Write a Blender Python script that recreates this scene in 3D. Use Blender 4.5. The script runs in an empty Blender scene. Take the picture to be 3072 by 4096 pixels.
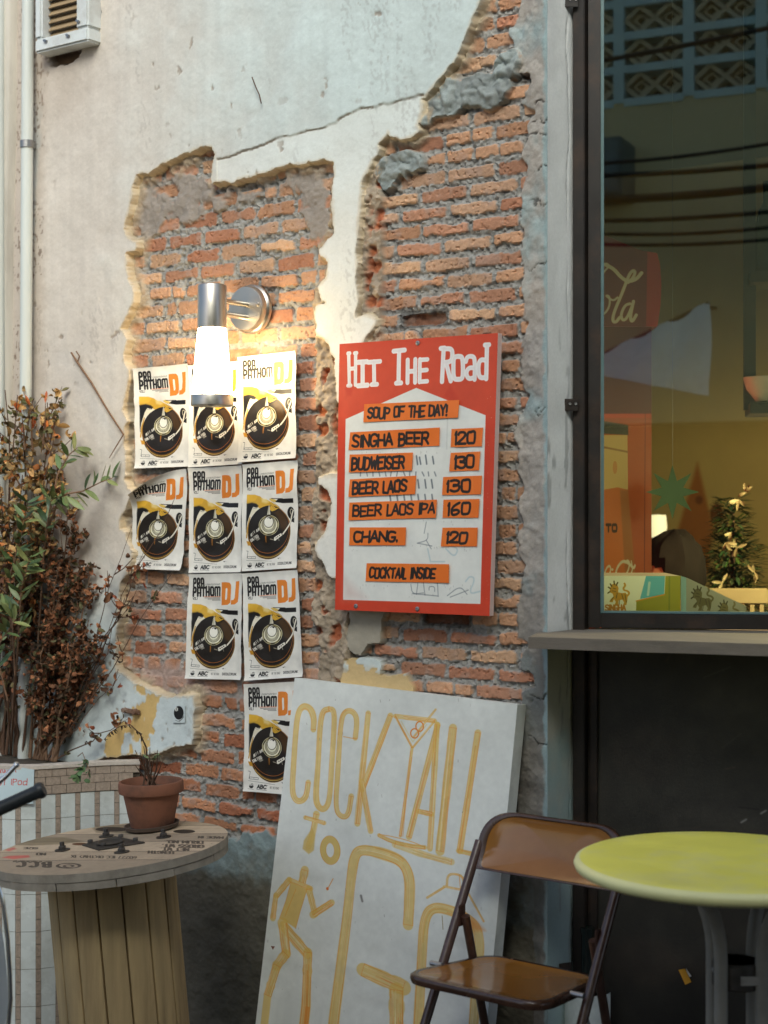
import bpy, bmesh, math, random
import numpy as np
from mathutils import Vector, Matrix
from mathutils.geometry import tessellate_polygon

random.seed(7)
SC = bpy.context.scene
COL = SC.collection

# ------------------------------------------------------------------ camera, sky, sun, exposure
FPX = 6400.0                       # focal length in photograph pixels (50 mm on 24 mm width)
TH = math.atan(6400.0 / 8886.0)    # the brick wall stands at this angle to the picture
ST, CT_ = math.sin(TH), math.cos(TH)
Z0 = 4.172
CAM = Vector((Z0 * ST, -Z0 * CT_, 1.5))
AX = Vector((-ST, CT_, 0)); RX = Vector((CT_, ST, 0)); UP = Vector((0, 0, 1))

cam = bpy.data.cameras.new("camera"); camo = bpy.data.objects.new("camera", cam); COL.objects.link(camo)
cam.sensor_fit = 'HORIZONTAL'; cam.sensor_width = 24.0; cam.lens = 50.0
cam.clip_start = 0.05; cam.clip_end = 400
camo.location = CAM; camo.rotation_euler = (math.pi / 2, 0, TH)
cam.dof.use_dof = True; cam.dof.focus_distance = 4.25; cam.dof.aperture_fstop = 2.8
SC.camera = camo

SUN_EL, SUN_AZ = math.radians(38.5), math.radians(150)      # azimuth clockwise from +Y
world = bpy.data.worlds.new("World"); SC.world = world; world.use_nodes = True
wn = world.node_tree.nodes; wl = world.node_tree.links
bg = wn["Background"]; sky = wn.new("ShaderNodeTexSky"); sky.sky_type = 'NISHITA'
sky.sun_disc = False; sky.sun_elevation = SUN_EL; sky.sun_rotation = SUN_AZ
sky.air_density = 1.0; sky.dust_density = 3.0; sky.ozone_density = 1.5
wl.new(sky.outputs[0], bg.inputs[0]); bg.inputs[1].default_value = 0.13
sun = bpy.data.lights.new("sun", 'SUN'); suno = bpy.data.objects.new("sun", sun); COL.objects.link(suno)
sun.energy = 1.55; sun.angle = math.radians(28); sun.color = (0.90, 1.0, 0.95)
sdir = Vector((math.sin(SUN_AZ) * math.cos(SUN_EL), math.cos(SUN_AZ) * math.cos(SUN_EL), math.sin(SUN_EL)))
suno.location = sdir * 30; suno.rotation_euler = sdir.to_track_quat('Z', 'Y').to_euler()

SC.view_settings.view_transform = 'Standard'; SC.view_settings.look = 'None'
SC.view_settings.exposure = 0.50; SC.view_settings.gamma = 1.0
SC.render.engine = 'CYCLES'
SC.cycles.use_denoising = True
SC.cycles.max_bounces = 8; SC.cycles.transparent_max_bounces = 12
SC.cycles.sample_clamp_indirect = 6.0

# ------------------------------------------------------------------ placing: photograph pixel -> point of the place
def ray(X, Y):
    return AX + RX * ((X - 1536) / FPX) - UP * ((Y - 2048) / FPX)
def P(X, Y, t):            # at depth t
    return CAM + ray(X, Y) * t
def W(X, Y, off=0.0):      # on the wall plane, standing off metres proud of the brick face
    d = ray(X, Y); return CAM + d * ((-off - CAM.y) / d.y)
def HZ(X, Y, z):           # on a level plane
    d = ray(X, Y); return CAM + d * ((z - CAM.z) / d.z)
def CT(x, t, z):           # x right, t away from the camera
    p = CAM + RX * x + AX * t; return Vector((p.x, p.y, z))
def proj(p):
    d = Vector(p) - CAM; t = d.dot(AX)
    return (1536 + FPX * d.dot(RX) / t, 2048 - FPX * d.z / t)

def lin(*c):
    c = np.array(c, float) / 255.0
    return tuple(np.where(c <= .04045, c / 12.92, ((c + .055) / 1.055) ** 2.4))

# ------------------------------------------------------------------ numpy noise
def vn(x, y, seed=0):
    xi = np.floor(x); yi = np.floor(y); fx = x - xi; fy = y - yi
    xi = xi.astype(np.int64); yi = yi.astype(np.int64)
    fx = fx * fx * (3 - 2 * fx); fy = fy * fy * (3 - 2 * fy)
    def h(a, b):
        n = (a * 374761393 + b * 668265263 + seed * 974711) & 0xffffffff
        n = ((n ^ (n >> 13)) * 1274126177) & 0xffffffff
        return ((n ^ (n >> 16)) & 0xffff) / 65535.0
    a = h(xi, yi); b = h(xi + 1, yi); c = h(xi, yi + 1); d = h(xi + 1, yi + 1)
    return (a + (b - a) * fx) * (1 - fy) + (c + (d - c) * fx) * fy
def fbm(x, y, f, seed=0, o=4):
    s = 0; a = .5; n = 0
    for i in range(o):
        s = s + a * vn(x * f + i * 17.3, y * f - i * 9.1, seed + i * 31); n += a; a *= .5; f *= 2.03
    return s / n
def sst(a, b, x):
    t = np.clip((x - a) / (b - a), 0, 1); return t * t * (3 - 2 * t)

# ------------------------------------------------------------------ mesh builder
class MB:
    def __init__(s):
        s.v = []; s.f = []; s.m = []; s.uv = []; s.c = []; s.col = None
    def add(s, vs, fs, mi=0, uvs=None):
        b = len(s.v); s.v.extend([tuple(p) for p in vs])
        if s.col is not None: s.c.extend([s.col] * len(vs))
        for i, f in enumerate(fs):
            s.f.append(tuple(b + k for k in f)); s.m.append(mi)
            s.uv.append(uvs[i] if uvs else None)
        return b
    def box(s, c, size, M=None, mi=0):
        hx, hy, hz = size[0] / 2, size[1] / 2, size[2] / 2
        vs = [Vector((x, y, z)) for x in (-hx, hx) for y in (-hy, hy) for z in (-hz, hz)]
        c = Vector(c)
        vs = [c + (M @ v if M else v) for v in vs]
        s.add(vs, [(0, 1, 3, 2), (4, 6, 7, 5), (0, 4, 5, 1), (2, 3, 7, 6), (0, 2, 6, 4), (1, 5, 7, 3)], mi)
    def hexa(s, q0, q1, mi=0):      # two matching quads (front, back)
        s.add(list(q0) + list(q1), [(0, 1, 2, 3), (7, 6, 5, 4), (0, 4, 5, 1), (1, 5, 6, 2), (2, 6, 7, 3), (3, 7, 4, 0)], mi)
    def tube(s, pts, r, n=10, mi=0, cap=True):
        pts = [Vector(p) for p in pts]; k = len(pts)
        rs = r if isinstance(r, (list, tuple)) else [r] * k
        t0 = (pts[1] - pts[0]).normalized()
        u = t0.orthogonal().normalized(); vs = []
        for i in range(k):
            t = (pts[min(i + 1, k - 1)] - pts[max(i - 1, 0)]).normalized()
            u = (u - t * u.dot(t)).normalized(); w = t.cross(u)
            for j in range(n):
                a = 2 * math.pi * j / n
                vs.append(pts[i] + (u * math.cos(a) + w * math.sin(a)) * rs[i])
        fs = [(i * n + j, i * n + (j + 1) % n, (i + 1) * n + (j + 1) % n, (i + 1) * n + j) for i in range(k - 1) for j in range(n)]
        if cap:
            fs.append(tuple(range(n - 1, -1, -1))); fs.append(tuple((k - 1) * n + j for j in range(n)))
        s.add(vs, fs, mi)
    def lathe(s, prof, c, n=32, mi=0, axis=None, mis=None):   # prof: (radius, height)
        c = Vector(c); M = axis.to_track_quat('Z', 'Y').to_matrix() if axis is not None else Matrix.Identity(3)
        vs = []; k = len(prof)
        for (r, h) in prof:
            for j in range(n):
                a = 2 * math.pi * j / n
                vs.append(c + M @ Vector((r * math.cos(a), r * math.sin(a), h)))
        b = len(s.v); s.add(vs, [], mi)
        for i in range(k - 1):
            for j in range(n):
                s.f.append((b + i * n + j, b + i * n + (j + 1) % n, b + (i + 1) * n + (j + 1) % n, b + (i + 1) * n + j))
                s.m.append(mis[i] if mis else mi); s.uv.append(None)
        if prof[0][0] > 1e-5: s.f.append(tuple(b + j for j in range(n - 1, -1, -1))); s.m.append(mis[0] if mis else mi); s.uv.append(None)
        if prof[-1][0] > 1e-5: s.f.append(tuple(b + (k - 1) * n + j for j in range(n))); s.m.append(mis[-1] if mis else mi); s.uv.append(None)
    def prism(s, poly, off, mi=0):  # poly: 3d points, off: vector
        n = len(poly); poly = [Vector(p) for p in poly]; off = Vector(off)
        tris = tessellate_polygon([poly])
        vs = poly + [p + off for p in poly]
        fs = [tuple(t) for t in tris] + [tuple(n + i for i in reversed(t)) for t in tris]
        fs += [(i, (i + 1) % n, n + (i + 1) % n, n + i) for i in range(n)]
        s.add(vs, fs, mi)
    def grid(s, q, nx, ny, disp=None, mi=0, uvq=((0, 1), (1, 1), (1, 0), (0, 0))):   # q: TL TR BR BL
        q = [Vector(p) for p in q]; vs = []; us = []
        for j in range(ny + 1):
            for i in range(nx + 1):
                a = i / nx; b = j / ny
                w = ((1 - a) * (1 - b), a * (1 - b), a * b, (1 - a) * b)
                p = q[0] * w[0] + q[1] * w[1] + q[2] * w[2] + q[3] * w[3]
                if disp: p = p + disp(a, b)
                vs.append(p); us.append(tuple(sum(w[k] * uvq[k][d] for k in range(4)) for d in (0, 1)))
        fs = []; uv = []
        for j in range(ny):
            for i in range(nx):
                f = (j * (nx + 1) + i, (j + 1) * (nx + 1) + i, (j + 1) * (nx + 1) + i + 1, j * (nx + 1) + i + 1)
                fs.append(f); uv.append([us[k] for k in f])
        s.add(vs, fs, mi, uv)
    def leaf(s, base, d, up, L, wd, curl=0.0, fold=0.2, n=5):
        d = Vector(d).normalized(); up = Vector(up); side = d.cross(up)
        if side.length < 1e-4: side = d.orthogonal()
        side.normalize(); nr = side.cross(d).normalized()
        p = Vector(base); vs = []; ang = 0
        for i in range(n + 1):
            a = i / n; w = wd * math.sin(math.pi * min(1, a * .93 + .05)) ** .8 * .5
            dd = d * math.cos(ang) + nr * math.sin(ang); nn = nr * math.cos(ang) - d * math.sin(ang)
            vs += [p - side * w + nn * (w * fold), p, p + side * w + nn * (w * fold)]
            p = p + dd * (L / n); ang += curl / n
        fs = []
        for i in range(n):
            o = i * 3; fs += [(o, o + 1, o + 4, o + 3), (o + 1, o + 2, o + 5, o + 4)]
        s.add(vs, fs, 0)
    def build(s, name, mats, parent=None, smooth=True, bevel=0, seg=2, angle=35):
        me = bpy.data.meshes.new(name); me.from_pydata(s.v, [], s.f)
        if not isinstance(mats, (list, tuple)): mats = [mats]
        for m in mats: me.materials.append(m)
        me.polygons.foreach_set('material_index', s.m)
        if any(u is not None for u in s.uv):
            ul = me.uv_layers.new(name="UVMap"); k = 0; arr = np.zeros(len(me.loops) * 2)
            for f, u in zip(s.f, s.uv):
                if u is not None: arr[2 * k:2 * k + 2 * len(f)] = np.array(u).ravel()
                k += len(f)
            ul.data.foreach_set('uv', arr)
        if s.c:
            at = me.attributes.new('col', 'FLOAT_COLOR', 'POINT')
            at.data.foreach_set('color', np.array([(c[0], c[1], c[2], 1) for c in s.c], np.float32).ravel())
        if bevel:
            bm = bmesh.new(); bm.from_mesh(me); bmesh.ops.remove_doubles(bm, verts=bm.verts, dist=1e-6)
            bmesh.ops.recalc_face_normals(bm, faces=bm.faces)
            ed = [e for e in bm.edges if len(e.link_faces) == 2 and e.calc_face_angle(0) > math.radians(40)]
            bmesh.ops.bevel(bm, geom=ed, offset=bevel, segments=seg, affect='EDGES', clamp_overlap=True)
            bm.to_mesh(me); bm.free()
        if smooth:
            me.polygons.foreach_set('use_smooth', [True] * len(me.polygons))
            me.set_sharp_from_angle(angle=math.radians(angle))
        o = bpy.data.objects.new(name, me); COL.objects.link(o)
        if parent is not None:
            o.parent = parent; o.matrix_parent_inverse = Matrix.Translation(-base_of(parent))
        return o
_base = {}
def base_of(o):
    return _base.get(o.name, Vector((0, 0, 0)))
def tag(o, label, cat, group=None, kind=None):
    o['label'] = label; o['category'] = cat
    if group: o['group'] = group
    if kind: o['kind'] = kind
    return o
def thing(name, label, cat, loc, group=None):
    o = bpy.data.objects.new(name, None); o.empty_display_size = .05; COL.objects.link(o)
    o.location = loc; _base[o.name] = Vector(loc)
    return tag(o, label, cat, group)
def struct(o, label=None):
    o['kind'] = 'structure'
    if label: o['label'] = label
    return o

# ------------------------------------------------------------------ materials
def mat(name, col=(.5, .5, .5), rough=.6, metal=0.0, var=.12, vs=14.0, bump=.15, bs=90.0, attr=False, img=None,
        spec=.5, coat=0.0, emis=None, stretch=(1, 1, 1), dirt=None, ds=3.0, bd=.002, trans=0.0):
    m = bpy.data.materials.new(name); m.use_nodes = True
    nt = m.node_tree; N = nt.nodes; L = nt.links; b = N["Principled BSDF"]
    tc = N.new("ShaderNodeTexCoord"); mp = N.new("ShaderNodeMapping"); mp.inputs['Scale'].default_value = stretch
    L.new(tc.outputs['Object'], mp.inputs[0])
    if attr:
        at = N.new("ShaderNodeAttribute"); at.attribute_name = 'col'; src = at.outputs['Color']
    elif img is not None:
        im = N.new("ShaderNodeTexImage"); im.image = img; im.interpolation = 'Cubic'; im.extension = 'EXTEND'
        L.new(tc.outputs['UV'], im.inputs[0]); src = im.outputs['Color']
    else:
        rg = N.new("ShaderNodeRGB"); rg.outputs[0].default_value = (*col, 1); src = rg.outputs[0]
    if var > 0:
        nz = N.new("ShaderNodeTexNoise"); nz.inputs['Scale'].default_value = vs; nz.inputs['Detail'].default_value = 6
        nz.inputs['Roughness'].default_value = .65
        L.new(mp.outputs[0], nz.inputs['Vector'])
        mr = N.new("ShaderNodeMapRange"); mr.inputs[1].default_value = .25; mr.inputs[2].default_value = .75
        mr.inputs[3].default_value = 1 - var; mr.inputs[4].default_value = 1 + var
        L.new(nz.outputs[0], mr.inputs[0])
        mx = N.new("ShaderNodeVectorMath"); mx.operation = 'SCALE'
        L.new(src, mx.inputs[0]); L.new(mr.outputs[0], mx.inputs['Scale']); src = mx.outputs[0]
        rr = N.new("ShaderNodeMapRange"); rr.inputs[1].default_value = .3; rr.inputs[2].default_value = .7
        rr.inputs[3].default_value = max(.02, rough - .08); rr.inputs[4].default_value = min(1, rough + .08)
        L.new(nz.outputs[0], rr.inputs[0]); L.new(rr.outputs[0], b.inputs['Roughness'])
    else:
        b.inputs['Roughness'].default_value = rough
    if dirt:
        dc, amt = dirt
        n2 = N.new("ShaderNodeTexNoise"); n2.inputs['Scale'].default_value = ds; n2.inputs['Detail'].default_value = 8
        n2.inputs['Roughness'].default_value = .7; L.new(mp.outputs[0], n2.inputs['Vector'])
        r2 = N.new("ShaderNodeMapRange"); r2.inputs[1].default_value = .48; r2.inputs[2].default_value = .72
        r2.inputs[3].default_value = 0; r2.inputs[4].default_value = amt; L.new(n2.outputs[0], r2.inputs[0])
        mm = N.new("ShaderNodeMix"); mm.data_type = 'RGBA'; L.new(r2.outputs[0], mm.inputs[0]); L.new(src, mm.inputs[6])
        mm.inputs[7].default_value = (*dc, 1); src = mm.outputs[2]
    L.new(src, b.inputs['Base Color'])
    b.inputs['Metallic'].default_value = metal; b.inputs['Specular IOR Level'].default_value = spec
    b.inputs['Coat Weight'].default_value = coat; b.inputs['Coat Roughness'].default_value = .08
    if trans: b.inputs['Transmission Weight'].default_value = trans
    if bump > 0:
        bz = N.new("ShaderNodeTexNoise"); bz.inputs['Scale'].default_value = bs; bz.inputs['Detail'].default_value = 5
        bz.inputs['Roughness'].default_value = .7
        L.new(mp.outputs[0], bz.inputs['Vector'])
        bp = N.new("ShaderNodeBump"); bp.inputs['Strength'].default_value = bump; bp.inputs['Distance'].default_value = bd
        L.new(bz.outputs[0], bp.inputs['Height']); L.new(bp.outputs[0], b.inputs['Normal'])
    if emis:
        b.inputs['Emission Color'].default_value = (*emis[0], 1); b.inputs['Emission Strength'].default_value = emis[1]
    return m

# ------------------------------------------------------------------ painter for printed and lettered surfaces
def homog(src, dst):
    A = []; B = []
    for (x, y), (u, v) in zip(src, dst):
        A += [[x, y, 1, 0, 0, 0, -u * x, -u * y], [0, 0, 0, x, y, 1, -v * x, -v * y]]; B += [u, v]
    h = np.linalg.solve(np.array(A, float), np.array(B, float)); return np.append(h, 1).reshape(3, 3)
def chaikin(p, k=3):
    p = np.array(p, float)
    for _ in range(k):
        q = np.empty((2 * (len(p) - 1), 2)); q[0::2] = .75 * p[:-1] + .25 * p[1:]; q[1::2] = .25 * p[:-1] + .75 * p[1:]
        p = np.vstack([p[:1], q, p[-1:]])
    return p
class Cv:
    def __init__(s, w, h, bg, quad=None):
        s.w, s.h = w, h; s.a = np.ones((h, w, 3), np.float32) * (np.array(bg, np.float32) / 255)
        s.H = homog(quad, ((0, 0), (w, 0), (w, h), (0, h))) if quad else np.eye(3)
        s.k = 1.0
        if quad:
            q = np.array(quad, float); s.k = math.sqrt(w * h / abs(np.cross(q[1] - q[0], q[3] - q[0])))
    def T(s, p):
        p = np.array(p, float).reshape(-1, 2); q = np.c_[p, np.ones(len(p))] @ s.H.T
        return q[:, :2] / q[:, 2:]
    def _win(s, p, m):
        x0 = int(max(0, p[:, 0].min() - m)); x1 = int(min(s.w, p[:, 0].max() + m + 1))
        y0 = int(max(0, p[:, 1].min() - m)); y1 = int(min(s.h, p[:, 1].max() + m + 1))
        if x1 <= x0 or y1 <= y0: return None
        Y, X = np.mgrid[y0:y1, x0:x1]; return x0, x1, y0, y1, X + .5, Y + .5
    def _dist(s, p, X, Y, closed=False):
        q = np.vstack([p, p[:1]]) if closed else p
        d = np.full(X.shape, 1e9)
        for (ax, ay), (bx, by) in zip(q[:-1], q[1:]):
            dx, dy = bx - ax, by - ay; l = dx * dx + dy * dy + 1e-12
            t = np.clip(((X - ax) * dx + (Y - ay) * dy) / l, 0, 1)
            d = np.minimum(d, (X - ax - t * dx) ** 2 + (Y - ay - t * dy) ** 2)
        return np.sqrt(d)
    def put(s, win, m, col, al):
        x0, x1, y0, y1 = win[:4]; m = (m * al)[..., None]
        s.a[y0:y1, x0:x1] = s.a[y0:y1, x0:x1] * (1 - m) + np.array(col, np.float32) / 255 * m
    def poly(s, p, col, al=1.0, soft=1.0):
        p = s.T(p); w = s._win(p, soft + 1)
        if not w: return
        X, Y = w[4], w[5]; ins = np.zeros(X.shape, bool); n = len(p)
        for i in range(n):
            (ax, ay), (bx, by) = p[i], p[(i + 1) % n]
            if ay == by: continue
            c = ((ay > Y) != (by > Y)) & (X < (bx - ax) * (Y - ay) / (by - ay) + ax); ins ^= c
        d = s._dist(p, X, Y, True); d = np.where(ins, d, -d)
        s.put(w, np.clip(d / soft + .5, 0, 1), col, al)
    def line(s, p, wd, col, al=1.0, soft=1.0, curve=False, raw=False):
        p = np.array(p, float)
        if curve: p = chaikin(p)
        if not raw: p = s.T(p); wd = wd * s.k
        w = s._win(p, wd / 2 + soft + 1)
        if not w: return
        d = s._dist(p, w[4], w[5]); s.put(w, np.clip((wd / 2 - d) / soft + .5, 0, 1), col, al)
    def vline(s, p, wds, col, al=1.0, soft=2.5):      # brush stroke whose width varies along it (canvas pixels)
        w = s._win(p, max(wds) / 2 + soft + 1)
        if not w: return
        X, Y = w[4], w[5]; m = np.full(X.shape, 1e9)
        for i in range(len(p) - 1):
            (ax, ay), (bx, by) = p[i], p[i + 1]; dx, dy = bx - ax, by - ay; l = dx * dx + dy * dy + 1e-9
            t = np.clip(((X - ax) * dx + (Y - ay) * dy) / l, 0, 1)
            m = np.minimum(m, np.hypot(X - ax - t * dx, Y - ay - t * dy) - (wds[i] * (1 - t) + wds[i + 1] * t) / 2)
        s.put(w, np.clip(-m / soft + .5, 0, 1), col, al)
    def ell(s, cx, cy, rx, ry, col, al=1.0, wd=None, rot=0, a0=0, a1=360, soft=1.0):
        n = 48; t = np.radians(np.linspace(a0, a1, n)); c, sn = math.cos(rot), math.sin(rot)
        p = np.c_[cx + rx * np.cos(t) * c - ry * np.sin(t) * sn, cy + rx * np.cos(t) * sn + ry * np.sin(t) * c]
        if wd: s.line(p, wd, col, al, soft)
        else: s.poly(p, col, al, soft)
    def text(s, st, x, y, h, w, gap, wd, col, sl=0.0, jit=0.0, ang=0.0, al=1.0, two=None, seed=1):
        rnd = random.Random(seed); ca, sa = math.cos(ang), math.sin(ang); cx = 0
        for ch in st:
            if ch == ' ': cx += w * .6 + gap; continue
            ww = w * (.18 if ch in 'I!.,1' else .62 if ch in 'JL' else 1.18 if ch in 'MW' else 1)
            jy = rnd.uniform(-jit, jit) * h
            for stx in GL.get(ch, GL['X']).split('|'):
                cur = stx[0] == '~'; pts = []
                for pr in stx.lstrip('~').split():
                    a, b = map(float, pr.split(','))
                    a += rnd.uniform(-jit, jit) * .7; b += rnd.uniform(-jit, jit)
                    lx = cx + a * ww + b * h * sl; ly = -b * h + jy
                    pts.append((x + lx * ca - ly * sa, y + lx * sa + ly * ca))
                if two: s.line(pts, wd + two[1], two[0], al, curve=cur)
                s.line(pts, wd, col, al, curve=cur)
            cx += ww + gap
        return cx
    def noise(s, f, amt, seed=3, mode=1.0):
        Y, X = np.mgrid[0:s.h, 0:s.w]; n = fbm(X / s.w, Y / s.w, f, seed, 4)[..., None]
        s.a *= (1 + (n - .5) * 2 * amt)
    def image(s, name):
        im = bpy.data.images.new(name, s.w, s.h, alpha=False)
        px = np.ones((s.h, s.w, 4), np.float32); px[..., :3] = np.clip(s.a[::-1], 0, 1)
        im.pixels.foreach_set(px.ravel()); im.update(); im.pack(); return im
GL = {
'A': '0,0 .5,1 1,0|.18,.33 .82,.33', 'B': '0,0 0,1|~0,1 .7,1 .9,.76 .7,.53 0,.53|~0,.53 .85,.53 1,.27 .8,0 0,0',
'C': '~1,.85 .75,1 .25,1 0,.75 0,.25 .25,0 .75,0 1,.15', 'D': '0,0 0,1|~0,1 .6,1 1,.8 1,.2 .6,0 0,0',
'E': '1,1 0,1 0,0 1,0|0,.5 .8,.5', 'F': '1,1 0,1 0,0|0,.5 .8,.5',
'G': '~1,.85 .75,1 .25,1 0,.75 0,.25 .25,0 .8,0 1,.2 1,.45|1,.45 .55,.45', 'H': '0,0 0,1|1,0 1,1|0,.5 1,.5',
'I': '.5,0 .5,1', 'J': '~.9,1 .9,.3 .75,0 .2,0 0,.25', 'K': '0,0 0,1|1,1 0,.4|.3,.58 1,0', 'L': '0,1 0,0 1,0',
'M': '0,0 0,1 .5,.35 1,1 1,0', 'N': '0,0 0,1 1,0 1,1', 'O': '~.5,1 .05,1 0,.5 .05,0 .5,0 .95,0 1,.5 .95,1 .5,1',
'P': '0,0 0,1|~0,1 .8,1 1,.75 .8,.48 0,.48', 'Q': '~.5,1 .05,1 0,.5 .05,0 .5,0 .95,0 1,.5 .95,1 .5,1|.6,.3 1,0',
'R': '0,0 0,1|~0,1 .8,1 1,.75 .8,.48 0,.48|.4,.48 1,0',
'S': '~1,.85 .75,1 .25,1 0,.8 .15,.56 .85,.45 1,.22 .75,0 .25,0 0,.15', 'T': '0,1 1,1|.5,1 .5,0',
'U': '~0,1 0,.3 .15,0 .85,0 1,.3 1,1', 'V': '0,1 .5,0 1,1', 'W': '0,1 .25,0 .5,.7 .75,0 1,1', 'X': '0,0 1,1|0,1 1,0',
'Y': '0,1 .5,.5 1,1|.5,.5 .5,0', 'Z': '0,1 1,1 0,0 1,0', '0': '~.5,1 .05,1 0,.5 .05,0 .5,0 .95,0 1,.5 .95,1 .5,1',
'1': '0,.75 .6,1 .6,0', '2': '~0,.75 .1,1 .8,1 1,.75 .8,.5 0,0|0,0 1,0', '3': '~0,.9 .5,1 1,.85 .8,.55 .35,.52|~.35,.52 1,.5 1,.1 .5,0 0,.1',
'6': '~.9,1 .3,.8 0,.4 .1,0 .7,0 1,.25 .7,.5 .1,.4', '7': '0,1 1,1 .35,0', '8': '~.5,1 .1,.95 .1,.6 .5,.5 1,.4 .9,0 .5,0 .1,0 0,.4 .5,.5 .9,.6 .9,.95 .5,1',
'!': '.5,1 .5,.3|.5,.08 .5,0', '.': '.5,.06 .5,0', ',': '.5,.08 .3,-.1', '(': '~1,1 .3,.8 .3,.2 1,0', ')': '~0,1 .7,.8 .7,.2 0,0', '-': '.1,.5 .9,.5',
'/': '0,0 1,1', 'o': '~.5,.62 .05,.62 0,.3 .05,0 .5,0 .95,0 1,.3 .95,.62 .5,.62', 'a': '~.1,.55 .5,.66 .9,.55 .9,0|~.9,.36 .2,.4 .05,.15 .3,0 .9,.12',
'd': '1,1 1,0|~1,.5 .6,.66 .05,.55 0,.3 .1,0 .6,0 1,.15', 'e': '~.05,.33 .95,.33 .9,.62 .4,.66 .05,.5 .05,.1 .5,0 .95,.1', 'q': '~1,.6 .3,.66 0,.3 .3,0 1,.15|1,.6 1,-.35',
'u': '~0,.62 0,.15 .3,0 .8,0 1,.2|1,.62 1,0', 's': '~.95,.55 .5,.66 .1,.5 .5,.33 .95,.18 .5,0 .05,.1', 't': '.5,.95 .5,.05 .9,0|.1,.62 .9,.62', 'l': '.5,1 .4,0',
}
def img_mat(name, cv, **k):
    return mat(name, img=cv.image(name), **k)
def crop_of(pts, x0, y0, s):
    return [((p[0] - x0) / s, (p[1] - y0) / s) for p in pts]
# ------------------------------------------------------------------ the wall: outlines read off the photograph, turned into (along, up) metres on the wall
PT = .034                                    # plaster stands this far proud of the bricks
def wp(pts, off):
    return np.array([(p.x, p.z) for p in (W(x, y, off) for x, y in pts)])
PL1 = [(-400,-500),(2040,-500),(1960,-150),(1923,0),(1894,65),(1865,145),(1836,217),(1793,278),(1771,304),(1735,340),(1706,376),(1681,394),(1683,434),(1666,499),(1676,532),(1634,550),
 (1590,557),(1554,550),(1546,532),(1529,557),(1507,575),(1510,622),(1486,640),(1468,680),(1442,730),(1435,817),(1430,868),(1428,976),(1421,1034),(1426,1128),(1430,1193),(1417,1262),(1468,1255),
 (1500,1280),(1493,1302),(1450,1363),(1440,1400),(1420,1450),(1400,1900),(1395,2300),(1345,2313),(1317,2316),(1299,2284),(1270,2234),(1253,2207),(1261,2180),(1272,2153),(1292,2139),(1306,2090),(1320,2031),
 (1321,2010),(1306,1977),(1286,1945),(1270,1931),(1268,1902),(1340,1898),(1347,1890),(1342,1815),(1351,1743),(1352,1609),(1340,1591),(1331,1569),(1331,1489),(1327,1431),(1316,1410),(1305,1381),(1291,1355),(1258,1334),
 (1253,1316),(1255,1225),(1295,1214),(1278,1213),(1264,1148),(1301,1111),(1310,1056),(1287,1028),(1269,995),(1296,963),(1329,926),(1324,815),(1330,667),(1324,656),(1292,639),(1259,643),(1204,653),(1111,668),
 (1046,690),(986,708),(917,727),(847,739),(838,718),(856,620),(838,585),(815,590),(759,606),(704,639),(648,659),(593,690),(546,704),(532,750),(519,824),(505,870),(500,917),(514,954),(546,963),(542,1009),(507,1016),
 (505,1065),(519,1120),(537,1148),(532,1213),(505,1269),(481,1315),(502,1345),(508,1361),(498,1410),(500,1450),(518,1475),(510,1544),(494,1605),(490,1638),(500,1666),(512,1687),(500,1711),(500,1740),(494,1768),(502,1809),
 (508,1870),(500,1923),(510,1951),(534,1971),(518,2000),(498,2053),(479,2081),(481,2114),(506,2126),(508,2150),(529,2208),(526,2236),(504,2294),(486,2326),(477,2371),(470,2439),(468,2552),(463,2649),(463,2679),(499,2701),
 (535,2728),(576,2746),(603,2760),(630,2778),(675,2789),(739,2780),(777,2783),(777,2823),(775,2959),(770,2981),(680,2988),(639,3013),(594,3018),(508,3027),(440,3033),(413,3030),(330,3075),(-400,3075)]
PL2 = [(1376,2639),(1439,2630),(1507,2639),(1521,2659),(1518,2700),(1620,2695),(1629,2722),(1647,2754),(1640,2810),(1350,2790),(1358,2722)]
PL3 = [(1390,2330),(1530,2330),(1530,2456),(1523,2528),(1521,2573),(1466,2582),(1444,2623),(1417,2618),(1390,2596),(1381,2560),(1394,2492)]
CEM = [(2400,-500),(2110,-500),(2108,-100),(2102,0),(2080,47),(2045,108),(2035,133),(2060,180),(2050,235),(2085,290),(2121,310),(2133,329),(2102,373),(2095,405),(2140,443),(2114,506),(2118,557),(2092,608),(2102,684),(2102,715),(2076,772),
 (2086,836),(2080,886),(2092,988),(2092,1038),(2098,1108),(2080,1165),(2092,1234),(2114,1304),(2086,1393),(2096,1400),(2082,1449),(2082,1524),(2113,1578),(2082,1653),(2052,1747),(2079,1802),(2072,1883),(2086,1951),(2075,2032),
 (2089,2100),(2062,2175),(2096,2256),(2086,2317),(2062,2419),(2069,2493),(2069,2554),(2109,2575),(2079,2629),(2096,2676),(2140,2730),(2086,2778),(2080,3000),(2060,3300),(2000,3420),(1900,3420),(1900,4400),(2400,4400)]
c2 = lambda L: [(1200 + x * .7233, y * .7233) for x, y in L]
c1 = lambda L: [(x * .926, y * .926) for x, y in L]
BL1 = c2([(740,470),(830,425),(890,440),(980,400),(1060,400),(1085,340),(1120,290),(1200,260),(1230,340),(1210,420),(1180,440),(1190,480),(1140,560),(1050,612),(985,590),(900,600),(840,655),(750,660),(690,720),(662,670),(680,600),(700,530)])
BL2 = c2([(425,930),(470,870),(600,820),(690,850),(690,930),(600,960),(585,1000),(560,975),(520,1040),(470,1065),(430,990)])
SA1 = c1([(600,860),(680,770),(790,740),(850,760),(900,800),(1060,775),(1200,740),(1400,705),(1430,1000),(1380,1050),(1300,960),(1310,840),(1190,830),(1060,870),(1000,920),(880,930),(850,970),(700,930),(690,1000),(610,1040),(590,940)])
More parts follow.
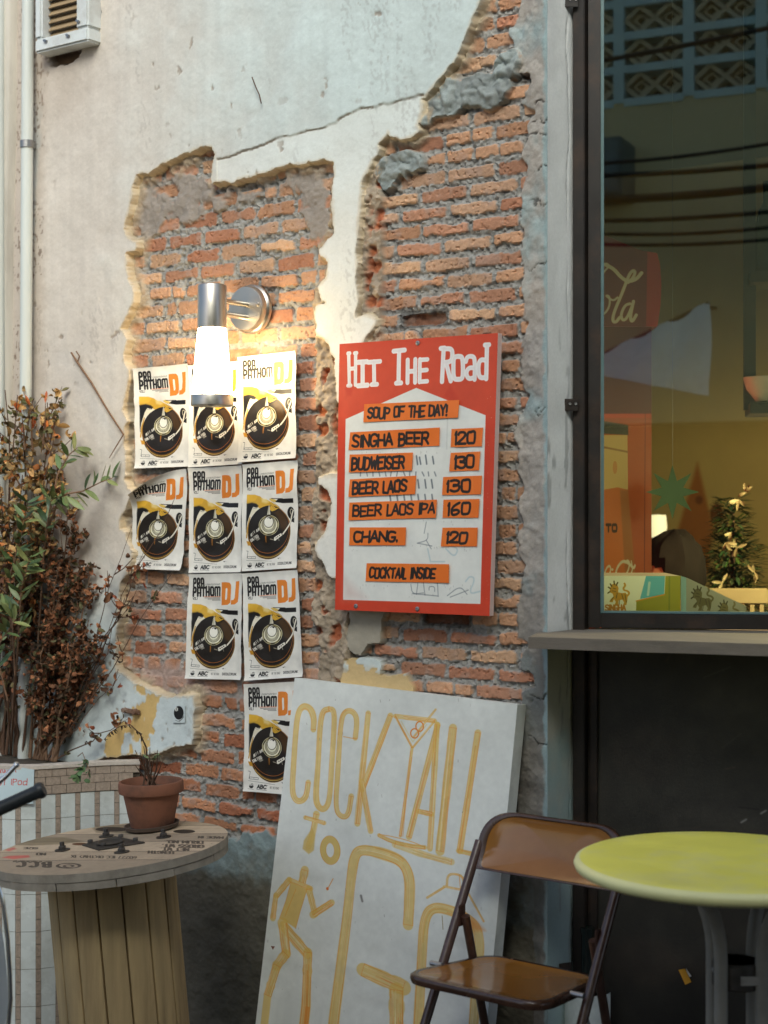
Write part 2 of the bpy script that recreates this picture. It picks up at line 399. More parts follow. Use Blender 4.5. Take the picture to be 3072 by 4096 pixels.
SA2 = [(463,2655),(620,2640),(900,2670),(1300,2650),(1340,2740),(1180,2800),(900,2800),(780,2790),(600,2770)]
RUB = [(1421,700),(1468,680),(1500,640),(1530,600),(1529,723),(1533,897),(1529,1085),(1525,1250),(1530,1380),(1400,1380),(1405,1000)]
RUA = [(1264,1290),(1345,1290),(1360,1600),(1355,1900),(1330,2010),(1330,2320),(1400,2330),(1400,2640),(1360,2740),(1270,2730),(1285,2560),(1255,2480),(1262,2320),(1250,2200),(1262,1900),(1262,1600)]
DADO = [(300,3330),(640,3310),(760,3330),(900,3370),(1000,3330),(1060,3325),(1120,3360),(1600,3380),(2300,3450),(2300,4500),(-500,4500),(-500,3330)]

DS = .0032
SK = W(2190, 2048, .030).x
sv = np.append(np.arange(-1.66, SK - DS * .4, DS), SK); zv = np.arange(-.05, 3.26, DS)
S, Z = np.meshgrid(sv, zv); S = S.astype(np.float32); Z = Z.astype(np.float32)
NZ, NS = S.shape
def sdf(poly, A, B, big=.06):
    out = np.full(A.shape, -big, np.float32)
    x0, y0 = poly.min(0) - big; x1, y1 = poly.max(0) + big
    js = np.where((zv >= y0) & (zv <= y1))[0]; is_ = np.where((sv >= x0) & (sv <= x1))[0]
    if len(js) == 0 or len(is_) == 0: return out
    sl = np.s_[js[0]:js[-1] + 1, is_[0]:is_[-1] + 1]; X = A[sl]; Y = B[sl]
    d2 = np.full(X.shape, big * big, np.float32); ins = np.zeros(X.shape, bool); n = len(poly)
    for i in range(n):
        ax, ay = poly[i]; bx, by = poly[(i + 1) % n]
        if ay != by:
            lo, hi = min(ay, by) - .03, max(ay, by) + .03
            r = np.where((zv[js[0]:js[-1] + 1] >= lo) & (zv[js[0]:js[-1] + 1] <= hi))[0]
            if len(r):
                rr = slice(r[0], r[-1] + 1); Yr = Y[rr]; Xr = X[rr]
                ins[rr] ^= ((ay > Yr) != (by > Yr)) & (Xr < (bx - ax) * (Yr - ay) / (by - ay) + ax)
        lo, hi = min(ay, by) - big - .02, max(ay, by) + big + .02
        r = np.where((zv[js[0]:js[-1] + 1] >= lo) & (zv[js[0]:js[-1] + 1] <= hi))[0]
        c = np.where((sv[is_[0]:is_[-1] + 1] >= min(ax, bx) - big - .02) & (sv[is_[0]:is_[-1] + 1] <= max(ax, bx) + big + .02))[0]
        if len(r) and len(c):
            q = np.s_[r[0]:r[-1] + 1, c[0]:c[-1] + 1]; Xq = X[q]; Yq = Y[q]
            dx, dy = bx - ax, by - ay; l = dx * dx + dy * dy + 1e-12
            t = np.clip(((Xq - ax) * dx + (Yq - ay) * dy) / l, 0, 1)
            d2[q] = np.minimum(d2[q], (Xq - ax - t * dx) ** 2 + (Yq - ay - t * dy) ** 2)
    d = np.sqrt(d2); out[sl] = np.where(ins, d, -d); return out
n1 = (fbm(S, Z, 38, 1, 4) - .5).astype(np.float32); n2 = (fbm(S, Z, 38, 2, 4) - .5).astype(np.float32)
n3 = fbm(S, Z, 120, 3, 3).astype(np.float32); n4 = fbm(S, Z, 9, 4, 5).astype(np.float32); n5 = fbm(S, Z, 260, 5, 2).astype(np.float32)
n6 = fbm(S, Z, 28, 9, 4).astype(np.float32)
A1 = S + n1 * .016; B1 = Z + n2 * .016
d1 = sdf(wp(PL1, PT), A1, B1); d2_ = sdf(wp(PL2, .022), A1, B1); d3 = sdf(wp(PL3, .022), A1, B1)
dc = sdf(wp(CEM, .004), S + n1 * .03, Z + n2 * .03); db1 = sdf(wp(BL1, .01), A1, B1); db2 = sdf(wp(BL2, .01), A1, B1)
dsa = sdf(wp(SA1, .006), S + n1 * .05, Z + n2 * .05); dsb = sdf(wp(SA2, .006), S + n1 * .05, Z + n2 * .05)
drb = sdf(wp(RUB, .01), A1, B1); dra = sdf(wp(RUA, .01), A1, B1); dd = sdf(wp(DADO, .015), S + n1 * .04, Z + n2 * .04)

# bricks: two fields of courses
def hh_(a, b, s):
    n = (a * 374761393 + b * 668265263 + s * 974711) & 0xffffffff
    n = ((n ^ (n >> 13)) * 1274126177) & 0xffffffff; n = ((n ^ (n >> 15)) * 2246822519) & 0xffffffff
    return ((n ^ (n >> 16)) & 0xffff) / 65536.0
def field(z0, pitch, L, s0, gap, seed):
    wz = Z + (n1 * .006) + (fbm(S, Z, 6, seed + 70, 2) - .5) * .010
    r = np.floor((wz - z0) / pitch + .5); ri = r.astype(np.int64)
    rn = (np.abs(ri * 7919 + seed * 131) % 97) / 97.0
    lz = wz - z0 - r * pitch
    sx = S - s0 + (ri % 2) * L * .5 + (rn - .5) * L * .16 + n2 * .005
    c = np.floor(sx / L); lx = sx - (c + .5) * L; ci = c.astype(np.int64)
    hsh = hh_(ci, ri, seed)
    hs2 = hh_(ci + 77, ri * 3 + 11, seed + 9)
    split = hsh < .22                                    # a brick broken in two
    cut = (hs2 - .5) * L * .35
    hx = L / 2 - gap / 2; hz = pitch / 2 - (.0062 + .003 * hs2)
    left = lx < cut
    cx = np.where(split, np.where(left, (-hx + cut - gap * .35) / 2, (hx + cut + gap * .35) / 2), 0)
    wx = np.where(split, np.where(left, (cut - gap * .35 + hx) / 2, (hx - cut - gap * .35) / 2), hx) - .003 * hsh
    rad = .006
    rot = (hs2 - .5) * .05
    qx = np.abs(lx - cx) - wx + rad; qz = np.abs(lz + (hsh - .5) * .004 + (lx - cx) * rot) - hz + rad
    d = np.minimum(np.maximum(qx, qz), 0) + np.hypot(np.maximum(qx, 0), np.maximum(qz, 0)) - rad
    return d + (n6 - .5) * .008 + (n3 - .5) * .005 + sst(.60, .75, fbm(S, Z, 13, seed + 5, 3)) * .006, hsh, hs2
dA, hA, gA = field(1.987, .0489, .140, -.92, .012, 1)
dB, hB, gB = field(1.949, .0449, .148, -.03, .010, 2)
sAB = W(1400, 2048, 0).x
isB = S > sAB
bd = np.where(isB, dB, dA); bh = np.where(isB, hB, hA); bg2 = np.where(isB, gB, gA)
inb = sst(.0016, -.0020, bd)
mort = -.0062 + (n3 - .5) * .014 + (n1) * .014 + (n5 - .5) * .008
brick = (bg2 - .5) * .007 - .0005 + (n6 - .5) * .0035 + (n5 - .5) * .0030 + (n3 - .5) * .003 - sst(.64, .74, n3) * .005
miss = (bh > .985) & (bg2 > .5); brick = np.where(miss, -.018 + n1 * .02, brick)
H = mort + (brick - mort) * inb

def C(*c): return np.array(lin(*c), np.float32)
def mix(a, b, t): return a * (1 - t[..., None]) + b * t[..., None]
pal = np.array([lin(198, 142, 106), lin(190, 132, 96), lin(204, 154, 118), lin(186, 126, 96), lin(194, 146, 116), lin(178, 114, 84)], np.float32)
pal = (pal * .80 + pal.mean(1, keepdims=True) * .20) * np.array([1.0, 1.02, .93], np.float32)
bc = pal[(bh * 5.99).astype(int)] * (.78 + .34 * bg2)[..., None]
low = sst(1.35, .85, Z)                                  # the lower courses are redder and darker
bc = mix(bc, bc * np.array([.86, .66, .58], np.float32), low * (S < sAB))
bc = bc * (.80 + .42 * n4)[..., None] * (.86 + .30 * n3)[..., None]
bc = mix(bc, C(168, 140, 124) * np.ones_like(bc), sst(.58, .72, n6) * .55)
mc = C(148, 145, 139) * (.66 + .7 * n3)[..., None] * (.8 + .4 * n4)[..., None]
col = mix(mc, bc, sst(.25, .8, inb))
col = np.where(miss[..., None], col * .5, col)
cls = np.zeros(S.shape, np.int8)
dust = sst(-.02, .03, dsb) * sst(.34, .6, n6 * .6 + n4 * .4 + .06)      # whitewash rubbed into the bricks
col = mix(col, C(168, 142, 130) * (.75 + .5 * n3)[..., None], dust * .85); H = np.maximum(H, -.003 + (n6 - .5) * .014 * (dsb > 0) - 1 * (dsb <= 0))

def lay(mask, h, c):
    global H, col
    m = np.clip(mask, 0, 1); hh = np.maximum(H, h); H = H + (hh - H) * m; col = mix(col, c, m * (h >= H - .004))
# smears of cement over the top of the left field
lay(sst(-.004, .006, dsa) * sst(.40, .52, n4 * .55 + n6 * .45 + .02), .004 + (n6 - .5) * .014 + (n3 - .5) * .004, C(150, 140, 130) * (.72 + .5 * n6)[..., None])
# rubble ledges
spA = sst(.62, .70, fbm(S, Z, 22, 41, 3)) * .9
rub = np.maximum(sst(-.003, .003, drb), sst(-.003, .003, dra))
rc = mix(C(162, 146, 126) * (.62 + .7 * n6)[..., None], C(172, 92, 56) * (.7 + .5 * n3)[..., None], spA)
lay(rub, .017 + (n6 - .5) * .030 + (n3 - .5) * .010 - spA * .016, rc)
zh = [W(x, y, .01) for x, y in ((1482, 846), (1518, 904), (1489, 1005), (1497, 1070), (1489, 1208), (1290, 1640), (1292, 1720), (1268, 2345), (1272, 2520))]
for p in zh:                                             # holes with raw brick inside
    rr = np.hypot((S - p.x) * .8, Z - p.z) + n1 * .012; m = sst(.020, .008, rr + (n6 - .5) * .012)
    H = H - m * .014; col = mix(col, C(176, 104, 68) * (.45 + .8 * n3)[..., None], m)
# grey-blue blobs
for dB_ in (db1, db2):
    lump = fbm(S + n1 * .03, Z, 24, 77, 3); lump = np.abs(lump - .5) * 2
    lay(sst(-.002, .004, dB_), .013 + lump * .026 + (n5 - .5) * .002, mix(C(140, 144, 140) * np.ones_like(col), C(162, 170, 166), sst(.3, .7, n4)) * (.8 + .35 * lump)[..., None])
# cement at the corner of the opening
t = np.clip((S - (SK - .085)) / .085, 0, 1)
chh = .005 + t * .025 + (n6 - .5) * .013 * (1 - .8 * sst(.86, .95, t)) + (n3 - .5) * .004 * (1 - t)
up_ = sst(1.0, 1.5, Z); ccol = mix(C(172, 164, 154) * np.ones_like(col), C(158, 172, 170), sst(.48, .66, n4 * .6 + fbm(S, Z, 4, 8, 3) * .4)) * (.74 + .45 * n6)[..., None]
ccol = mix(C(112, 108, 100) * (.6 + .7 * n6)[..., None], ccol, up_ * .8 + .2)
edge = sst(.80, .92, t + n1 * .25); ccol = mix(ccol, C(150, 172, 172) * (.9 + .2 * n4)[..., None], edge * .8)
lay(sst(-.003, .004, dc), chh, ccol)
crk = np.zeros_like(S)
for i, yy in enumerate((402, 480, 545, 665, 805, 1040, 1640, 2790, 2980)):   # fine cracks running in from the corner
    a = W(2190, yy, .03); zz = a.z + (n1 * .05) + (S - SK) * .12 * (1 if i % 2 else -1)
    crk = np.maximum(crk, sst(.0026, .0010, np.abs(Z - zz)) * sst(SK - .05 - .02 * (i % 3), SK - .04, S))
H -= crk * .004; col = mix(col, col * .30, crk)
cls[(dc > -.002) & (H > .001)] = 2
# dado of grey cement at the foot of the wall
dcol = mix(C(104, 99, 86) * (.55 + .8 * n4)[..., None], C(142, 158, 158) * (.7 + .5 * n6)[..., None], sst(.09, .02, np.minimum(dd, .055) + np.maximum(0, .50 - Z) * 1.0 + n1 * .05) * (Z > .3))
lay(sst(-.004, .004, dd), .012 + (n6 - .5) * .010 + (n3 - .5) * .003, dcol)
cls[(dd > 0)] = 2
# ledge of undercoat beside the torn plaster, then plaster itself
led = sst(-.034, -.006, d1 + (n6 - .5) * .05); lay(led * (d1 < 0) * sst(.35, .5, n4), .012 + (n6 - .5) * .018 + (n3 - .5) * .008, C(170, 152, 128) * (.66 + .6 * n3)[..., None])
for dk, cc, hh in ((d3, C(166, 158, 142), .020), (d2_, C(206, 178, 128), .016)):
    m = sst(-.0016, .0016, dk); H = H * (1 - m) + (hh + (n6 - .5) * .006 + (n4 - .5) * .006) * m
    cx = cc * (.82 + .34 * n4)[..., None]
    if dk is d2_:
        wht = sst(.515, .535, fbm(S + .31, Z, 20, 55, 4)) * sst(1.06, 1.10, Z + n1 * .03); cx = mix(cx, C(200, 208, 204) * np.ones_like(col), wht); H += wht * m * .0015
    col = mix(col, cx, m); cls[dk > 0] = 1
m = np.clip((d1 + (n6 - .5) * .008 + (n3 - .5) * .003 + .0036) / .0044, 0, 1)
pu = PT + (n4 - .5) * .008 + (n6 - .5) * .0016 + (n3 - .5) * .0006
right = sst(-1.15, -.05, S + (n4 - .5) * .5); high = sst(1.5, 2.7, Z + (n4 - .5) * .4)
pc = mix(C(206, 196, 184) * np.ones_like(col), C(198, 208, 204), right * (.35 + .65 * high))  # sky teal at upper right and warm bounce at left put into plaster colour
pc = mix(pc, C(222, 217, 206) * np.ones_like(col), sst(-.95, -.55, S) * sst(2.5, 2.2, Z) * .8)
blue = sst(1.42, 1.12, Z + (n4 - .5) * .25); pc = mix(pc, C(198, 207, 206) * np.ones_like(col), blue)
stre = fbm(S * 1.0, Z * .06, 60, 12, 3)
pc = pc * (.90 + .20 * n4)[..., None] * (.94 + .12 * stre)[..., None] * (.96 + .08 * n3)[..., None]
# the long crack with a newer, whiter coat below it
seam = wp([(690, 745), (862, 640), (960, 610), (1111, 555), (1300, 505), (1417, 440), (1530, 418), (1690, 375)], PT)
zs = np.interp(S, seam[:, 0], seam[:, 1]); rng = (S > seam[1, 0]) & (S < seam[-1, 0])
ds_ = Z - zs - n1 * .012
cr = sst(.0034, .0010, np.abs(ds_)) * rng * sst(.40, .62, n6 + .08)
below = sst(.002, -.004, ds_) * (S > seam[1, 0]) * (Z > 1.3)
pc = mix(pc, C(226, 226, 218) * np.ones_like(col), below * .55); pu = pu - below * .004 - cr * .003
pc = mix(pc, C(128, 112, 94) * np.ones_like(col), cr * .8)
# scratches, flakes, brush marks
fl = sst(.75, .80, fbm(S * 1.0, Z * .8, 34, 91, 4)) * sst(.46, .6, fbm(S, Z, 3, 92, 2)); pc = mix(pc, C(150, 134, 118) * np.ones_like(col), fl * .75); pu = pu - fl * .0022
tick = sst(.62, .70, vn(S * 170 + Z * 60, Z * 90, 93)) * sst(.63, .70, fbm(S * 1.6, Z * .35, 7, 94, 3)); pc = mix(pc, C(128, 118, 110) * np.ones_like(col), tick * .22)
bs_ = sst(.028, .008, np.abs(S - np.interp(Z, [1.9, 2.2, 2.55, 2.9], [-1.32, -1.325, -1.30, -1.26]) + n1 * .03)) * sst(1.95, 2.15, Z) * sst(2.85, 2.6, Z); pc = mix(pc, C(178, 196, 198) * np.ones_like(col), bs_ * .7)
pS = W(150, 1000, PT).x
stn = sst(.055, .0, S - pS + n1 * .05) * sst(1.3, 1.7, Z); pc = mix(pc, C(168, 154, 142) * np.ones_like(col), stn * .55)
spk = sst(.3, .9, stn) * sst(.70, .78, vn(S * 170, Z * 120, 95)) * sst(.42, .55, fbm(S, Z, 7, 97, 3)); pc = mix(pc, C(104, 84, 70) * np.ones_like(col), spk * .7)
# yellow old paint where the blue has peeled, low on the plaster
yel = wp([(535,2728),(603,2760),(640,2790),(632,2830),(620,2880),(600,2960),(590,3030),(500,3030),(430,3040),(405,3010),(440,2930),(460,2880),(490,2870),(510,2900),(530,2840)], PT)
dy = sdf(yel, S + n1 * .05, Z + n2 * .05); ym = sst(-.002, .002, dy) * sst(.60, .55, fbm(S, Z * .5, 34, 96, 4)); pc = mix(pc, C(204, 172, 112) * (.9 + .2 * n6)[..., None], ym); pu = pu - ym * .0015
# brown gap and soft brown patch under the vent, and a hole beside it
vp_ = W(250, 215, PT); hol = sst(.045, .03, np.hypot((S - vp_.x) * .55, (Z - vp_.z + .008) * 1.5) + n1 * .03); v2 = W(372, 40, PT)
hol = np.maximum(hol, sst(.05, .035, np.hypot((S - v2.x) * 1.6, (Z - v2.z) * .5) + n1 * .03))
pc = mix(pc, C(104, 78, 56) * (.5 + .7 * n3)[..., None], hol); pu = pu - hol * .03
sm = sst(.20, .02, np.hypot((S - vp_.x), (Z - vp_.z + .05) * .7) + n1 * .06); pc = mix(pc, C(150, 128, 108) * np.ones_like(col), sm * .35)
H = H * (1 - m) + pu * m
rim = m * sst(.010, .001, d1 + n1 * .006)                        # raw, sandy broken rim
pc = mix(pc, C(196, 176, 142) * (.8 + .4 * n3)[..., None], rim * .55)
fz = sst(.0, .55, m) ; cliff = sst(-.0100, -.0030, d1 + (n6 - .5) * .010)
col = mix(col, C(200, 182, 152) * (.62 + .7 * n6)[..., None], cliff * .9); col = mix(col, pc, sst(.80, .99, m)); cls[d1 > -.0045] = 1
col = np.clip(col, .01, .9)

wall = thing('brick_wall', 'old brick wall with torn white plaster and patches of bare orange bricks', 'wall', (-.6, 0, 0))
M_wall = mat('brick_and_mortar', attr=True, rough=.92, var=.20, vs=420, bump=.55, bs=260, bd=.0028, spec=.25)
M_plas = mat('old_plaster', attr=True, rough=.88, var=.06, vs=160, bump=.30, bs=110, bd=.0022, spec=.3)
M_cem = mat('smeared_cement', attr=True, rough=.9, var=.14, vs=260, bump=.5, bs=190, bd=.0026, spec=.25)
def wall_part(name, k, m):
    fc = np.maximum.reduce([cls[:-1, :-1], cls[1:, :-1], cls[:-1, 1:], cls[1:, 1:]]) if k == 1 else None
    mx_ = np.where((cls[:-1, :-1] == 1) | (cls[1:, :-1] == 1) | (cls[:-1, 1:] == 1) | (cls[1:, 1:] == 1), 1, np.where((cls[:-1, :-1] == 2) | (cls[1:, 1:] == 2), 2, 0))
    j, i = np.where(mx_ == k)
    a = j * NS + i; quad = np.stack([a, a + 1, a + NS + 1, a + NS], 1)
    used, inv = np.unique(quad, return_inverse=True); quad = inv.reshape(quad.shape)
    co = np.stack([S.ravel()[used], -H.ravel()[used], Z.ravel()[used]], 1).astype(np.float32)
    me = bpy.data.meshes.new(name); nf = len(quad)
    me.vertices.add(len(co)); me.vertices.foreach_set('co', co.ravel())
    me.loops.add(nf * 4); me.loops.foreach_set('vertex_index', quad.ravel().astype(np.int32))
    me.polygons.add(nf); me.polygons.foreach_set('loop_start', np.arange(nf, dtype=np.int32) * 4)
    me.polygons.foreach_set('use_smooth', np.ones(nf, bool))
    me.update(calc_edges=True); me.materials.append(m)
    me.set_sharp_from_angle(angle=math.radians(38 if k == 1 else 50))
    at = me.attributes.new('col', 'FLOAT_COLOR', 'POINT'); cc = np.ones((len(used), 4), np.float32); cc[:, :3] = col.reshape(-1, 3)[used]
    at.data.foreach_set('color', cc.ravel())
    o = bpy.data.objects.new(name, me); COL.objects.link(o); o.parent = wall; o.matrix_parent_inverse = Matrix.Translation(-base_of(wall))
    return o
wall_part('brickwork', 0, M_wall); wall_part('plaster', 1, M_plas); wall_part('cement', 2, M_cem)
del A1, B1
# the core of the wall, and the plain plastered wall beyond the picture
M_pl0 = mat('plain_plaster', lin(205, 200, 190), rough=.9, var=.1, vs=6, bump=.3, bs=60, dirt=(lin(150, 135, 120), .5))
mb = MB(); mb.box((( -6.0 + SK - .004) / 2, .092, 3.0), (SK - .004 + 6.0, .112, 6.2)); mb.build('core', M_pl0, wall, smooth=False)
mb = MB(); mb.box((-3.83, .0, 3.0), (4.34, .072, 6.2)); mb.box(((SK - 1.66) / 2, .0, 4.68), (SK + 1.66, .072, 2.84)); mb.build('outer_plaster', M_pl0, wall, smooth=False)
# the side of the window opening
Kp = Vector((SK, -.030, 0)); JD = .135
yy = np.arange(0, JD + .001, .004); zz = np.arange(-.02, 6.0, .012); YY, ZZ = np.meshgrid(yy, zz)
rh = (fbm(YY, ZZ, 60, 31, 3) - .5) * .0016
rcx = mix(C(222, 223, 219) * np.ones(YY.shape + (3,), np.float32), C(150, 150, 134) * np.ones(3), sst(1.24, 1.16, ZZ) * .75)  # greenish shade under the shelf put into the plaster colour
rcx = mix(rcx, C(142, 170, 172) * np.ones(3), sst(.95, .75, ZZ + (fbm(YY, ZZ, 14, 32, 3) - .5) * .4) * .7)
rcx = rcx * (.86 + .28 * fbm(YY, ZZ, 12, 33, 4))[..., None]
ck = sst(.0035, .001, np.abs(YY - .103 - (fbm(YY * 0, ZZ, 9, 34, 4) - .5) * .035)) * sst(.35, .5, fbm(YY * 0, ZZ, 5, 35, 3)); rh -= ck * .004; rcx = mix(rcx, rcx * .3, ck)
pch = sst(.70, .74, fbm(YY * 1.2, ZZ * .4, 26, 36, 3)) * sst(2.2, 1.6, ZZ); rcx = mix(rcx, C(134, 136, 132) * np.ones(3), pch * .6)
mb = MB(); nn, kk = YY.shape
vs = [(SK + rh[j, i], -.030 + YY[j, i], ZZ[j, i]) for j in range(nn) for i in range(kk)]
mb.add(vs, [(j * kk + i, j * kk + i + 1, (j + 1) * kk + i + 1, (j + 1) * kk + i) for j in range(nn - 1) for i in range(kk - 1)])
mb.c = [tuple(rcx[j, i]) for j in range(nn) for i in range(kk)]
mb.build('opening_side', mat('opening_plaster', attr=True, rough=.9, var=.07, vs=120, bump=.55, bs=150, bd=.002), wall)
# ------------------------------------------------------------------ posters
PX = (222, 262, 1005, 1815)
pq = ((PX[0], PX[1]), (PX[2], PX[1]), (PX[2], PX[3]), (PX[0], PX[3]))
cv = Cv(720, 1020, (226, 222, 212), pq)
K = (22, 20, 18)
GO = (196, 148, 40)
rf = 785 / 1553 * 1020 / 720           # photo crop is squeezed sideways; used for round pens
# the arm and hand
cv.poly([(282, 706), (400, 716), (470, 742), (520, 790), (570, 800), (620, 830), (700, 880), (752, 926), (738, 946), (700, 930), (690, 962), (650, 974), (600, 935), (540, 930), (480, 922), (440, 893), (360, 884), (285, 880)], (206, 160, 52), soft=5)
cv.poly([(284, 838), (360, 826), (420, 846), (452, 878), (436, 902), (380, 892), (345, 1010), (310, 1120), (284, 1250)], K, soft=14)
cv.poly([(284, 706), (400, 716), (440, 740), (400, 800), (284, 815)], (226, 176, 56), .9, soft=14)
cv.poly([(490, 770), (560, 790), (600, 830), (560, 850), (500, 830)], (236, 214, 150), .8, soft=22)
cv.poly([(600, 790), (640, 780), (700, 812), (735, 845), (700, 846), (640, 832)], (214, 182, 96), soft=4)
cv.poly([(730, 800), (945, 806), (944, 872), (800, 866), (740, 852), (690, 840)], K, soft=3); cv.line([(640, 786), (800, 800)], 8, K)
# deck corner
cv.poly([(378, 888), (466, 918), (345, 1040), (300, 1200), (286, 1240), (300, 1120), (345, 960)], (220, 212, 190), soft=3)
cv.line([(340, 1040), (300, 1200), (286, 1330)], 16, (190, 140, 40), soft=6); cv.ell(408, 893, 32, 22, K, wd=3); cv.ell(412, 893, 7, 9, K)
# platter and record
cv.ell(602, 1275, 300, 392, (150, 104, 30)); cv.ell(602, 1275, 294, 386, (20, 16, 12)); cv.ell(602, 1268, 290, 360, (150, 100, 28), wd=5)
cv.ell(602, 1300, 285, 340, (196, 160, 80), wd=9, a0=35, a1=145, soft=3); cv.ell(602, 1282, 284, 340, (110, 72, 22), wd=6, a0=10, a1=170)
cv.ell(596, 1230, 282, 345, (30, 24, 18)); cv.ell(596, 1230, 282, 345, (190, 110, 40), wd=5, a0=-60, a1=150)
cv.poly([(640, 960), (740, 940), (830, 1040), (868, 1180), (840, 1300), (760, 1220), (742, 1120), (700, 1030)], (84, 56, 22), .75, soft=40)
cv.poly([(560, 960), (640, 940), (752, 944), (700, 985), (640, 1000)], K, .8, soft=10)
for rr in (.62, .72, .8, .88): cv.ell(596, 1230, 282 * rr, 345 * rr, (54, 40, 26), .5, wd=2)
cv.poly([(700, 930), (752, 926), (690, 962), (650, 974), (590, 935), (640, 870)], (206, 160, 52), soft=4)
for q in ([(610, 852), (690, 950)], [(640, 838), (735, 930)], [(660, 835), (745, 915)]): cv.line(q, 4, (120, 84, 20), .8, soft=3)
# hub with cone
cv.ell(605, 1172, 140, 152, (36, 30, 20)); cv.ell(605, 1172, 136, 147, (214, 206, 170)); cv.ell(605, 1172, 122, 132, (120, 104, 56), wd=14, soft=4)
cv.ell(605, 1172, 108, 118, (226, 222, 196))
for i, a in enumerate((20, 75, 130, 200, 250, 320)): cv.ell(605, 1172, 120, 132, (30, 24, 14), .8, wd=16, a0=a, a1=a + 22, soft=5)
for k_, r in enumerate((92, 80, 70)): cv.ell(605, 1160 + k_ * -2, r, r * 1.18, (30, 26, 20), wd=7 - k_); cv.ell(605, 1163, r - 6, (r - 6) * 1.18, (190, 176, 120), .7, wd=3)
cv.ell(604, 1125, 64, 82, (60, 54, 40)); cv.ell(603, 1122, 58, 76, (238, 234, 220)); cv.ell(612, 1070, 30, 15, (20, 18, 14)); cv.ell(600, 1092, 22, 26, (238, 234, 220))
cv.poly([(598, 882), (606, 882), (628, 1022), (600, 1034), (575, 1022)], (206, 200, 180)); cv.line([(600, 890), (592, 1020)], 5, (130, 120, 90), soft=3); cv.line([(575, 1026), (628, 1026)], 14, (60, 50, 30))
cv.poly([(553, 1320), (572, 1320), (566, 1418), (556, 1418)], (150, 96, 28), soft=4); cv.poly([(282, 1380), (330, 1390), (345, 1450), (300, 1445)], (196, 140, 40), soft=8)
# tone arm
cv.ell(905, 1014, 46, 88, K); cv.ell(915, 1000, 18, 40, (200, 192, 170), wd=8); cv.poly([(905, 1110), (948, 1080), (948, 1160), (890, 1130)], K)
cv.line([(936, 985), (912, 1060), (890, 1170), (850, 1240), (795, 1310)], 26, (40, 34, 24), curve=True); cv.line([(936, 985), (912, 1060), (890, 1170), (850, 1240), (795, 1310)], 20, (226, 218, 200), curve=True)
cv.poly([(672, 1352), (770, 1296), (786, 1330), (690, 1402), (668, 1398)], (228, 222, 206)); 
for x, y in ((700, 1362), (724, 1348), (748, 1330)): cv.ell(x, y, 8, 9, K)
cv.line([(735, 1360), (745, 1406)], 5, (214, 208, 190)); cv.line([(620, 1372), (655, 1384)], 12, (150, 140, 120))
# lettering on the record
for i, ch in enumerate("COFFEE"):
    x = 352 + i * 21; y = 1322 - i * 15
    if ch in 'CE': cv.poly([(x - 3, y + 6), (x + 16, y - 7), (x + 14, y - 54), (x - 5, y - 40)], (220, 214, 200)); cv.text(ch, x + 1, y - 2, 34, 11, 2, 4, K, ang=-.5)
    else: cv.text(ch, x, y - 2, 36, 12, 2, 5, (220, 214, 200), ang=-.5)
cv.text("JUNK FOOD", 348, 1398, 40, 12, 4.5, 6, (224, 218, 204), ang=-.52); cv.text("TIDING", 432, 1388, 26, 9, 3, 3, (200, 192, 176), ang=-.55)
# heading
def fat(st, x, y, h, w, gap, wd):
    cv.text(st, x, y, h, w, gap, wd, K)
def arch(x, y, w, h, wd, kind):
    L_, R_, T_, B_ = x + wd / 2, x + w - wd / 2, y + wd * .35, y + h
    if kind in 'PRAO M':
        pts = [(L_, B_ if kind != 'O' else y + h * .5), (L_, T_ + h * .25), (L_, T_), ((L_ + R_) / 2, T_), (R_, T_), (R_, T_ + h * .25)]
    if kind == 'P': cv.line([(L_, B_), (L_, T_ + 20), (L_, T_), (R_, T_), (R_, T_ + h * .3), (R_, T_ + h * .52), (L_, T_ + h * .52)], wd, K, curve=True)
    if kind == 'R': cv.line([(L_, B_), (L_, T_ + 20), (L_, T_), (R_, T_), (R_, T_ + h * .3), (R_, T_ + h * .55), (L_, T_ + h * .52)], wd, K, curve=True); cv.line([((L_ + R_) / 2, T_ + h * .55), (R_, B_)], wd * .85, K)
    if kind == 'A': cv.line([(L_, B_), (L_, T_ + 30), (L_, T_), (R_, T_), (R_, T_ + 30), (R_, B_)], wd, K, curve=True); cv.line([(L_, T_ + h * .6), (R_, T_ + h * .6)], wd * .7, K)
    if kind == 'T': cv.line([(x, T_ + 4), (x + w, T_ + 4)], wd, K); cv.line([((L_ + R_) / 2, T_), ((L_ + R_) / 2, B_)], wd, K)
    if kind == 'H': cv.line([(L_, T_ - 6), (L_, B_)], wd, K); cv.line([(R_, T_ - 6), (R_, B_)], wd, K); cv.line([(L_, T_ + h * .5), (R_, T_ + h * .5)], wd * .9, K)
    if kind == 'O': cv.line([((L_ + R_) / 2, T_), (R_, T_), (R_, y + h * .5), (R_, B_ - 6), ((L_ + R_) / 2, B_ - 6), (L_, B_ - 6), (L_, y + h * .5), (L_, T_), ((L_ + R_) / 2, T_)], wd, K, curve=True)
    if kind == 'M':
        m_ = (L_ + R_) / 2
        for a, b in ((L_, m_), (m_, R_)): cv.line([(a, B_), (a, T_ + 30), (a, T_), (b, T_), (b, T_ + 30), (b, B_)], wd * .92, K, curve=True)
for i, ch in enumerate("PRA"): arch(276 + i * 59, 320, 60, 128, 27, ch)
xx = 278
for ch, w_ in zip("PATHOM", (60, 62, 60, 64, 66, 92)): arch(xx - 2, 452, w_ + 3, 134, 28, ch); xx += w_ + 1.5
cv.text("VOL.1", 284, 642, 34, 17, 4, 5, K)
rnd = random.Random(5)
